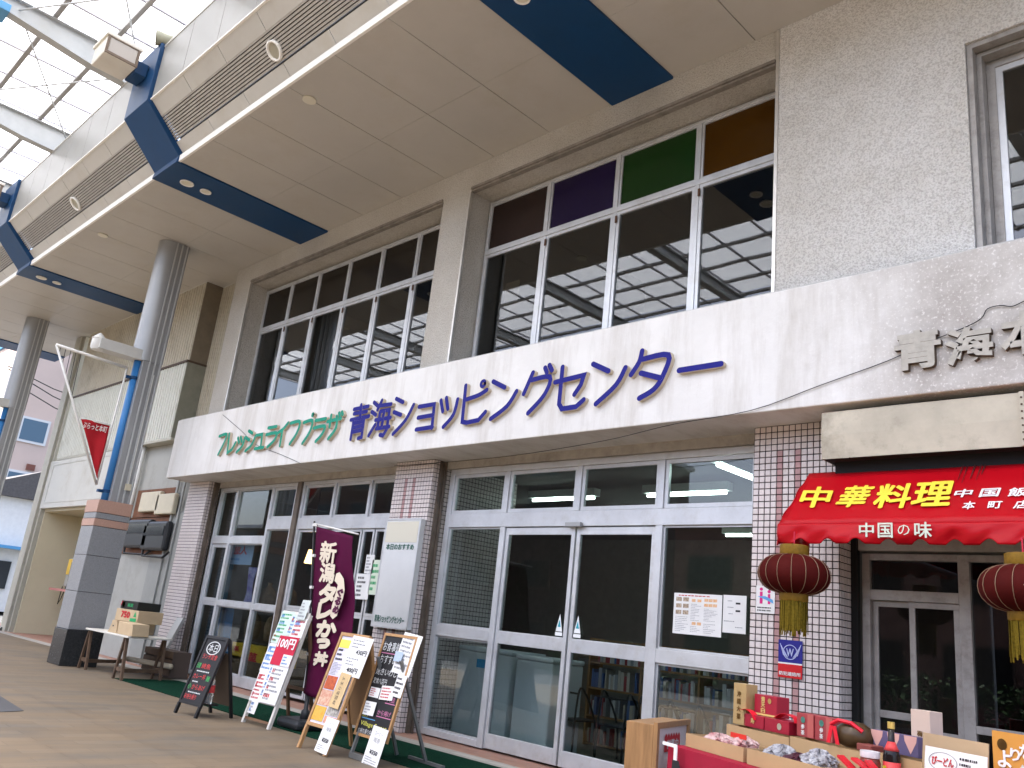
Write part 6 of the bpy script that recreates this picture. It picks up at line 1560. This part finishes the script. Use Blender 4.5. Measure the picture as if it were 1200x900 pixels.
q = MB(); dface(q, '寿', 0.17, 0.21, 0.50, 0.975, 1.01, 0.02); q.build('lettering', M_gtext, t)
t = carton('small_red_box', 'small dark red box with a round badge beside the ribbon', 0.31, 0.55, 0.50, 0.66, 0.948, 1.032, M_dred)
q = MB(); q.lathe([(0.001, 0), (0.022, 0)], D(0.46, 0.497, 0.99), 14, axis=-DV); q.build('badge', mat('cream_badge', (0.6, 0.55, 0.42)), t)
def ribbon(label, pts, wv):
    q = MB(); P = bez([Vector(p) for p in pts]); q.sheet(lambda s, t_: P[min(len(P) - 1, int(s * (len(P) - 1) + 0.5))] + wv * t_, len(P) - 1, 1)
    tag(q.build('red_ribbon', mat('red_ribbon_satin', (0.65, 0.012, 0.03), rough=0.35), solid=0.002), label, 'ribbon')
ribbon('red ribbon lying over the small red boxes by the tiled pillar', [D(0.42, 0.48, 1.04), D(0.48, 0.5, 1.075), D(0.56, 0.52, 1.06), D(0.60, 0.5, 1.03)], DV * 0.06)
ribbon('red ribbon by the tall gold box', [D(0.08, 0.47, 1.05), D(0.13, 0.48, 1.06), D(0.19, 0.48, 1.04), D(0.22, 0.48, 1.0)], DV * 0.05)
for k in range(2):
    u0 = 0.60 + 0.165 * k
    t = carton('brick_red_box', ['brick red upright box nearer the tiled pillar', 'brick red upright box beside the ribboned gourd'][k], u0, u0 + 0.155, 0.52, 0.64, 0.957, 1.10, M_brk)
    q = MB(); q.lathe([(0.001, 0), (0.02, 0)], D(u0 + 0.06, 0.517, 1.06), 14, axis=-DV); q.build('green_badge', mat('jade_badge', (0.12, 0.35, 0.28)), t)
    for j, ch in enumerate('参茶'):
        q = MB(); dface(q, ch, u0 + 0.045, u0 + 0.075, 0.52, 1.005 - 0.035 * j, 1.033 - 0.035 * j, 0.02); q.build('lettering', M_paper, t)
    q = MB(); dquad(q, u0 + 0.10, u0 + 0.152, 0.5185, 0.96, 1.098); q.build('pale_stripe', mat('salmon_card', (0.42, 0.10, 0.09), rough=0.4), t)
g_ = thing('ribboned_gourd', 'round dark brown gourd jar tied with a red ribbon', 'jar', tuple(D(1.10, 0.5, 0.957)))
MB().lathe([(0.05, 0), (0.10, 0.02), (0.115, 0.065), (0.10, 0.115), (0.05, 0.145), (0.0, 0.15)], D(1.10, 0.52, 0.957), 18).build('body', mat('dark_lacquer', (0.06, 0.035, 0.015), rough=0.3, var=0.3, vscale=9), g_, smooth=True)
q = MB(); c = D(1.04, 0.395, 1.07)
for s2 in (-1, 1): q.obox(c + DU * 0.01 * s2, DU * 0.028, DU * 0.028 * s2 + Vector((0, 0, -0.10)), DV * -0.004)
q.build('ribbon_tail', mat('red_ribbon_satin', (0.65, 0.012, 0.03)), g_)
q = MB(); q.tube([D(1.02, 0.41, 1.075), D(1.07, 0.42, 1.105), D(1.15, 0.44, 1.10), D(1.20, 0.48, 1.06)], 0.012, 6); q.build('ribbon_band', mat('red_ribbon_satin', (0.65, 0.012, 0.03)), g_)
b_ = thing('sauce_bottle', 'dark bottle with gold cap and red label', 'bottle', tuple(D(1.505, 0.3, 0.779)))
c = D(1.505, 0.38, 0.779)
MB().lathe([(0.042, 0), (0.045, 0.01), (0.045, 0.19), (0.038, 0.225), (0.018, 0.27), (0.016, 0.34)], c, 18).build('body', mat('dark_bottle_glass', (0.012, 0.008, 0.008), rough=0.06), b_, smooth=True)
MB().lathe([(0.019, 0.335), (0.019, 0.37), (0.0, 0.371)], c, 16).build('cap', mat('gold_cap', (0.65, 0.48, 0.14), rough=0.3, metal=0.6), b_)
MB().lathe([(0.0458, 0.04), (0.0458, 0.165)], c, 18).build('label', mat('red_label', (0.55, 0.05, 0.05)), b_, smooth=True)
MB().lathe([(0.040, 0.222), (0.030, 0.243), (0.0195, 0.268)], c, 18).build('neck_label', mat('red_label', (0.55, 0.05, 0.05)), b_, smooth=True)
q = MB(); dquad(q, 1.485, 1.525, 0.333, 0.83, 0.86); q.lathe([(0.001, 0), (0.014, 0)], D(1.50, 0.3325, 0.91), 12, axis=-DV); q.build('yellow_print', mat('yellow_print', (0.85, 0.66, 0.06)), b_)
j_ = thing('brown_jar', 'brown glass jar with a white lid beside the dark bottle', 'jar', tuple(D(1.44, 0.28, 0.779)))
c = D(1.43, 0.30, 0.779)
MB().lathe([(0.05, 0), (0.055, 0.01), (0.055, 0.15), (0.048, 0.17)], c, 18).build('body', mat('brown_jam', (0.13, 0.03, 0.02), rough=0.12), j_, smooth=True)
MB().lathe([(0.05, 0.171), (0.052, 0.175), (0.052, 0.205), (0.0, 0.206)], c, 18).build('lid', mat('white_lid', (0.66, 0.66, 0.68), rough=0.3), j_, autos=40)
t = carton('purple_gift_box', 'flat purple and pink patterned gift box leaning behind the dark bottle', 1.21, 1.53, 0.55, 0.59, 0.972, 1.082, mat('purple_card', (0.10, 0.08, 0.16), rough=0.4))
for k in range(3):
    q = MB(); o_ = 1.24 + 0.12 * k
    q.poly([D(o_ - 0.045, 0.5485, 1.08), D(o_ - 0.04, 0.5485, 1.05), D(o_, 0.5485, 0.985), D(o_ + 0.04, 0.5485, 1.05), D(o_ + 0.045, 0.5485, 1.08)]); q.build('pink_petal', mat('pink_card', (0.58, 0.33, 0.29), rough=0.5), t)
t = carton('pale_tall_box', 'pale pink tall box standing by the shop door', 1.44, 1.57, 0.60, 0.70, 0.972, 1.225, mat('pale_pink_card', (0.55, 0.43, 0.36), rough=0.45))
q = MB(); dface(q, '梅', 1.485, 1.52, 0.60, 1.085, 1.115, 0.02); q.build('lettering', mat('dark_gold_text', (0.12, 0.06, 0.01)), t)
# propped flap with a white sign and the orange poster
fp = thing('carton_flap', 'raised carton flap behind a white printed sign', 'cardboard', tuple(D(1.6, 0.5, 0.78)))
q = MB(); q.obox(D(1.585, 0.50, 0.78), DU * 0.40, Vector((0, 0, 0.335)) + DV * 0.03, DV * 0.006); q.build('flap', M_card, fp)
sg = thing('printed_sign', 'white printed card sign with a red word in an oval', 'sign', tuple(D(1.65, 0.42, 0.80)))
sO = D(1.66, 0.43, 0.81); sU = DU * 0.37; sV = Vector((0, 0, 0.245)) + DV * 0.03; sN = DV * -0.003
q = MB(); q.obox(sO, sU, sV, DV * 0.004); q.build('card', M_paper, sg)
q = MB()
for k in range(28):
    a0, a1_ = 2 * math.pi * k / 28, 2 * math.pi * (k + 1) / 28
    E_ = lambda a_, r: sO + sN + sU * (0.31 + 0.24 * r * math.cos(a_)) + sV * (0.74 + 0.19 * r * math.sin(a_)); q.poly([E_(a0, 0.94), E_(a1_, 0.94), E_(a1_, 1), E_(a0, 1)])
q.build('oval_line', M_grey_ink, sg)
q = MB(); letter(q, 'びーどん', sO + sN + sU * 0.13 + sV * 0.66, sU * 0.36, sV * 0.17, bold=0.03); q.build('lettering', M_red_ink, sg)
q = MB(); lines_of(q, sO + sN + sU * 0.58 + sV * 0.6, sU * 0.38, sV * 0.32, 3, 5); o = q.build('print_lines', M_ink, sg); o['kind'] = 'stuff'
q = MB(); lines_of(q, sO + sN + sU * 0.64 + sV * 0.28, sU * 0.2, sV * 0.25, 2, 6, h=0.8); o = q.build('print_lines', mat('green_yellow_print', (0.35, 0.5, 0.1)), sg); o['kind'] = 'stuff'
ps = thing('orange_poster', 'orange poster with white hiragana at the picture edge', 'poster', tuple(D(2.02, 0.5, 0.78)))
pO = D(2.015, 0.52, 0.62); q = MB(); q.obox(pO, DU * 0.42, Vector((0, 0, 0.565)), DV * 0.006); q.build('sheet', mat('orange_print', (0.55, 0.26, 0.05), rough=0.6), ps)
q = MB()
for ch, a, b2, sz in (('よ', 0.03, 0.40, 0.07), ('り', 0.10, 0.44, 0.05), ('な', 0.15, 0.455, 0.06), ('り', 0.23, 0.47, 0.06)): letter(q, ch, pO + DU * a + DV * -0.003 + Vector((0, 0, b2)), DU * sz, Vector((0, 0, sz * 1.1)), bold=0.03)
q.build('lettering', M_paper, ps)
q = MB(); q.poly([pO + DV * -0.003 + DU * u_ + Vector((0, 0, z_)) for u_, z_ in ((0.08, 0.1), (0.40, 0.1), (0.40, 0.36), (0.2, 0.38), (0.16, 0.43), (0.13, 0.39), (0.08, 0.35))]); q.build('grey_shape', mat('pale_grey_print', (0.5, 0.5, 0.5)), ps)
q = MB(); q.lathe([(0.022, 0), (0.027, 0)], pO + DU * 0.055 + DV * -0.003 + Vector((0, 0, 0.505)), 16, axis=-DV); q.lathe([(0.001, 0.0), (0.012, 0)], pO + DU * 0.055 + DV * -0.003 + Vector((0, 0, 0.505)), 12, axis=-DV); q.build('seal', mat('dark_gold_text', (0.12, 0.06, 0.01)), ps)
# wooden light box sign, standing across the front
lb = thing('wooden_sign_box', 'wooden framed white sign box with a red open notice', 'sign box', (-3.8, 5.7, 0))
lA = Vector((-3.66, 5.27, 0)); lu = (Vector((-3.93, 6.20, 0)) - lA); lu.normalize(); ln = Vector((lu.y, -lu.x, 0))
if ln.x < 0: ln = -ln
W_ = 0.78
M_pine = mat('pine_wood', (0.31, 0.17, 0.072), rough=0.5, var=0.2, vscale=5, streak=(6, 6, 0.6))
MB().obox(lA - ln * 0.22, lu * W_, ln * 0.20, Vector((0, 0, 0.89))).build('box', M_pine, lb, bevel=0.004)
q = MB()
for (a, b2, z0, z1) in ((0, 0.05, 0, 0.905), (W_ - 0.05, W_, 0, 0.905), (0.05, W_ - 0.05, 0.865, 0.905), (0.05, W_ - 0.05, 0, 0.06)): q.obox(lA + lu * a - ln * 0.019, lu * (b2 - a), ln * 0.03, Vector((0, 0, 0)) + Vector((0, 0, z1 - z0))) if z0 == 0 else q.obox(lA + lu * a - ln * 0.019 + Vector((0, 0, z0)), lu * (b2 - a), ln * 0.03, Vector((0, 0, z1 - z0)))
q.build('front_frame', M_pine, lb)
MB().obox(lA + lu * 0.05 - ln * 0.018 + Vector((0, 0, 0.06)), lu * (W_ - 0.1), ln * 0.012, Vector((0, 0, 0.805))).build('white_face', mat('frosted_face', (0.60, 0.56, 0.56), rough=0.3), lb)
q = MB(); rO = lA + lu * 0.20 + ln * 0.0 + Vector((0, 0, 0.70)); jag = [(0, 0), (0.36, 0)] + [(0.36 - 0.03 * k, 0.10 + (0.025 if k % 2 else 0)) for k in range(13)]
q.poly([rO + lu * a + Vector((0, 0, b2)) for a, b2 in jag]); q.build('red_notice', M_red_ink, lb)
q = MB(); letter(q, '営業中', rO + lu * 0.05 + ln * 0.002 + Vector((0, 0, 0.02)), lu * 0.26, Vector((0, 0, 0.06)), bold=0.02); q.build('lettering', M_paper, lb)

# ================================================================== INSIDE THE SHOP
M_frz = mat('white_enamel', (0.60, 0.66, 0.68), rough=0.3, var=0.04)
def freezer(label, x0, x1, y0, y1, h, tagc):
    t = thing('freezer', label, 'freezer', (x0, y0, 0.03), group='white freezers inside the entrance')
    MB().box(x0, x1, y0, y1, 0.03, h).build('body', M_frz, t, bevel=0.02)
    MB().box(x0 - 0.01, x1 + 0.01, y0 - 0.01, y1 + 0.01, h + 0.003, h + 0.06).build('lid', M_frz, t, bevel=0.015)
    if tagc: MB().box(x0 + 0.38, x0 + 0.62, y0 - 0.004, y0 - 0.001, h - 0.20, h - 0.09).build('blue_tag', mat('cyan_tag', (0.02, 0.30, 0.60), rough=0.4), t)
freezer('white chest freezer with a blue tag behind the first glass pane', -9.15, -8.12, 8.35, 9.0, 1.10, True)
freezer('white chest freezer behind the sliding door', -7.98, -7.35, 8.30, 8.9, 1.08, False)
bk = thing('bookshelf', 'wooden bookshelf filled with books at the back of the shop', 'bookshelf', (-6.9, 9.9, 0.03))
SX0, SX1 = -8.0, -5.3
for x in (SX0, SX0 + 0.9, SX0 + 1.8, SX1): MB().box(x - 0.015, x + 0.015, 9.8, 10.1, 0.03, 1.45).build('upright', M_pine, bk)
for z in (0.06, 0.42, 0.78, 1.12, 1.43):
    for k in range(3): MB().box(SX0 + 0.9 * k + 0.016, SX0 + 0.9 * (k + 1) - 0.016, 9.8, 10.1, z - 0.012, z + 0.012).build('shelf', M_pine, bk)
rgb = random.Random(4)
bmats = [mat('book_%s' % n, c, rough=0.6) for n, c in (('white', (0.6, 0.6, 0.58)), ('cream', (0.5, 0.45, 0.36)), ('red', (0.3, 0.05, 0.05)), ('blue', (0.08, 0.14, 0.3)), ('grey', (0.3, 0.31, 0.32)))]
nb_ = 0
for z in (0.075, 0.435, 0.795, 1.135):
    x = SX0 + 0.04
    while x < SX1 - 0.1 and nb_ < 290:
        w_ = rgb.uniform(0.02, 0.06); h_ = rgb.uniform(0.17, 0.27)
        if rgb.random() < 0.88 and all(abs(x + w_ / 2 - xx) > 0.06 for xx in (SX0 + 0.9, SX0 + 1.8)):
            o = MB().box(x, x + w_ - 0.004, 9.83, 10.02, z, z + h_).build('book', rgb.choice(bmats)); nb_ += 1
            tag(o, 'book standing on the wooden bookshelf behind the sliding doors', 'book', 'books on the bookshelf')
        x += w_
M_chr_ = mat('black_tube', (0.02, 0.02, 0.02), rough=0.35)
for k, (cx, cy) in enumerate(((-7.35, 8.75), (-6.75, 8.95), (-6.2, 9.0), (-5.75, 8.9))):
    t = thing('tube_chair', ['black tube chair nearest the freezer', 'second black tube chair from the freezer', 'third black tube chair from the freezer', 'black tube chair farthest from the freezer'][k], 'chair', (cx, cy, 0.03), group='black chairs inside the doors')
    for s2 in (-1, 1): MB().tube(bez([Vector((cx + 0.2 * s2, cy - 0.2, 0.03)), Vector((cx + 0.2 * s2, cy - 0.16, 0.72)), Vector((cx + 0.2 * s2, cy - 0.05, 0.80)), Vector((cx + 0.2 * s2, cy + 0.2, 0.44)), Vector((cx + 0.2 * s2, cy + 0.24, 0.03))]), 0.014, 6).build('leg', M_chr_, t, smooth=True)
    MB().tube([(cx - 0.2, cy - 0.16, 0.76), (cx + 0.2, cy - 0.16, 0.76)], 0.014, 6).build('back_rail', M_chr_, t)
    MB().box(cx - 0.2, cx + 0.2, cy - 0.18, cy + 0.2, 0.43, 0.46).build('seat', mat('dark_vinyl', (0.03, 0.03, 0.035), rough=0.5), t, bevel=0.01)
# goods in the left-hand window
t = thing('window_poster', 'pale blue poster with red characters behind the left entrance glass', 'poster', (-15.0, 7.95, 2.0))
a = hy(271, 637, 7.92); c = hy(298, 640, 7.92); e = hy(268, 661, 7.92)
MB().box(a.x, c.x, 7.92, 7.93, e.z, a.z).build('sheet', mat('pale_blue_poster', (0.30, 0.45, 0.68), rough=0.5), t)
q = MB(); letter(q, '旅人', (a.x + (c.x - a.x) * 0.2, 7.917, e.z + (a.z - e.z) * 0.48), ((c.x - a.x) * 0.55, 0, 0), (0, 0, (a.z - e.z) * 0.4), bold=0.03); q.build('lettering', M_red_ink, t)
q = MB(); lines_of(q, (a.x + (c.x - a.x) * 0.1, 7.917, e.z + (a.z - e.z) * 0.15), ((c.x - a.x) * 0.8, 0, 0), (0, 0, (a.z - e.z) * 0.2), 1, 4); o = q.build('print_lines', M_blue_ink, t); o['kind'] = 'stuff'
M_ypk = mat('yellow_pack', (0.72, 0.50, 0.03), rough=0.4, color2=(0.6, 0.36, 0.03), vscale=10)
for k, (x0, y0, x1, y1, lab) in enumerate(((273, 752, 286, 768, 'upper yellow snack box behind the black chalk board'), (268, 770, 284, 786, 'lower yellow snack box behind the black chalk board'), (291, 755, 312, 790, 'large yellow carton behind the left entrance glass'), (314, 757, 336, 792, 'yellow carton with red print behind the white easel'))):
    a = hy(x0, y0, 8.1); c = hy(x1, y0, 8.1); e = hy(x0, y1, 8.1)
    t = thing('snack_box', lab, 'box', (a.x, 8.1, e.z), group='yellow boxes in the left window')
    MB().box(a.x, c.x, 8.1, 8.35, e.z, a.z).build('carton', M_ypk, t, bevel=0.005)
    q = MB(); letter(q, '菓', (a.x + 0.08, 8.097, e.z + (a.z - e.z) * 0.35), ((c.x - a.x) * 0.5, 0, 0), (0, 0, (a.z - e.z) * 0.4), bold=0.03); q.build('lettering', M_red_ink, t)
t = thing('shop_counter', 'dark goods counter behind the left entrance glass', 'counter', (-14.5, 8.1, 0.03))
MB().box(-15.6, -13.2, 8.05, 8.6, 0.03, 0.42).build('body', mat('counter_wood', (0.16, 0.11, 0.07), rough=0.6, var=0.2), t)
tag(MB().sheet(lambda u, v: (-15.75 + 0.75 * u - 0.1 * v, 7.98 + 0.04 * math.sin(u * 14), 0.35 + 1.0 * v - 0.35 * (1 - v) * (1 - u)), 20, 6).build('blue_sheet', mat('blue_tarp', (0.02, 0.13, 0.30), rough=0.5, var=0.15), smooth=True), 'blue sheet hanging inside the left entrance', 'sheet')
tag(MB().sheet(lambda u, v: (-16.0 + 0.62 * u, 8.0 + 0.03 * math.sin(u * 12), 0.4 + 2.0 * v), 16, 2).build('blue_curtain', mat('teal_curtain', (0.035, 0.10, 0.15), rough=0.7, var=0.15), smooth=True), 'teal blue curtain behind the narrow door of the left entrance', 'curtain')
tag(MB().sheet(lambda u, v: (-14.72 + 0.28 * u, 7.97 + 0.03 * math.sin(u * 9 + v * 4), 1.42 + 0.62 * v), 10, 8).build('purple_streamer', mat('purple_print_cloth', (0.12, 0.07, 0.38), rough=0.5, color2=(0.5, 0.5, 0.65), vscale=7), smooth=True), 'purple and white streamer hanging behind the left entrance glass', 'streamer')
rgs = random.Random(9)
for k in range(5):
    x = -14.9 + 0.36 * k
    t = thing('hanging_sack', 'brown burlap sack hanging in the left window, number %s from the curtain' % ['one', 'two', 'three', 'four', 'five'][k], 'sack', (x, 8.3, 0.9), group='burlap sacks in the left window')
    MB().lathe([(0.02, 0), (0.13, 0.05), (0.16, 0.25), (0.12, 0.42), (0.03, 0.5), (0.05, 0.55)], (x, 8.35, 0.75 + 0.5 * (k % 2)), 12).build('sack', mat('burlap', (0.20, 0.14, 0.085), rough=0.9, var=0.3, vscale=14), t, smooth=True)
wl2 = thing('wall_lamp', 'small warm lamp glowing behind the banner', 'lamp', (-12.9, 8.6, 2.0))
pL = hy(363, 652, 8.6)
MB().lathe([(0.07, -0.13), (0.085, -0.12), (0.04, 0.12), (0.0, 0.125)], pL, 14).build('shade', mat('warm_lamp_shade', (0.9, 0.6, 0.3), emit=(1.0, 0.55, 0.2), estr=2.5), wl2, smooth=True)
MB().tube([pL + Vector((0, 0, 0.12)), pL + Vector((0, 0, 1.4))], 0.006, 5).build('cord', M_wire, wl2)
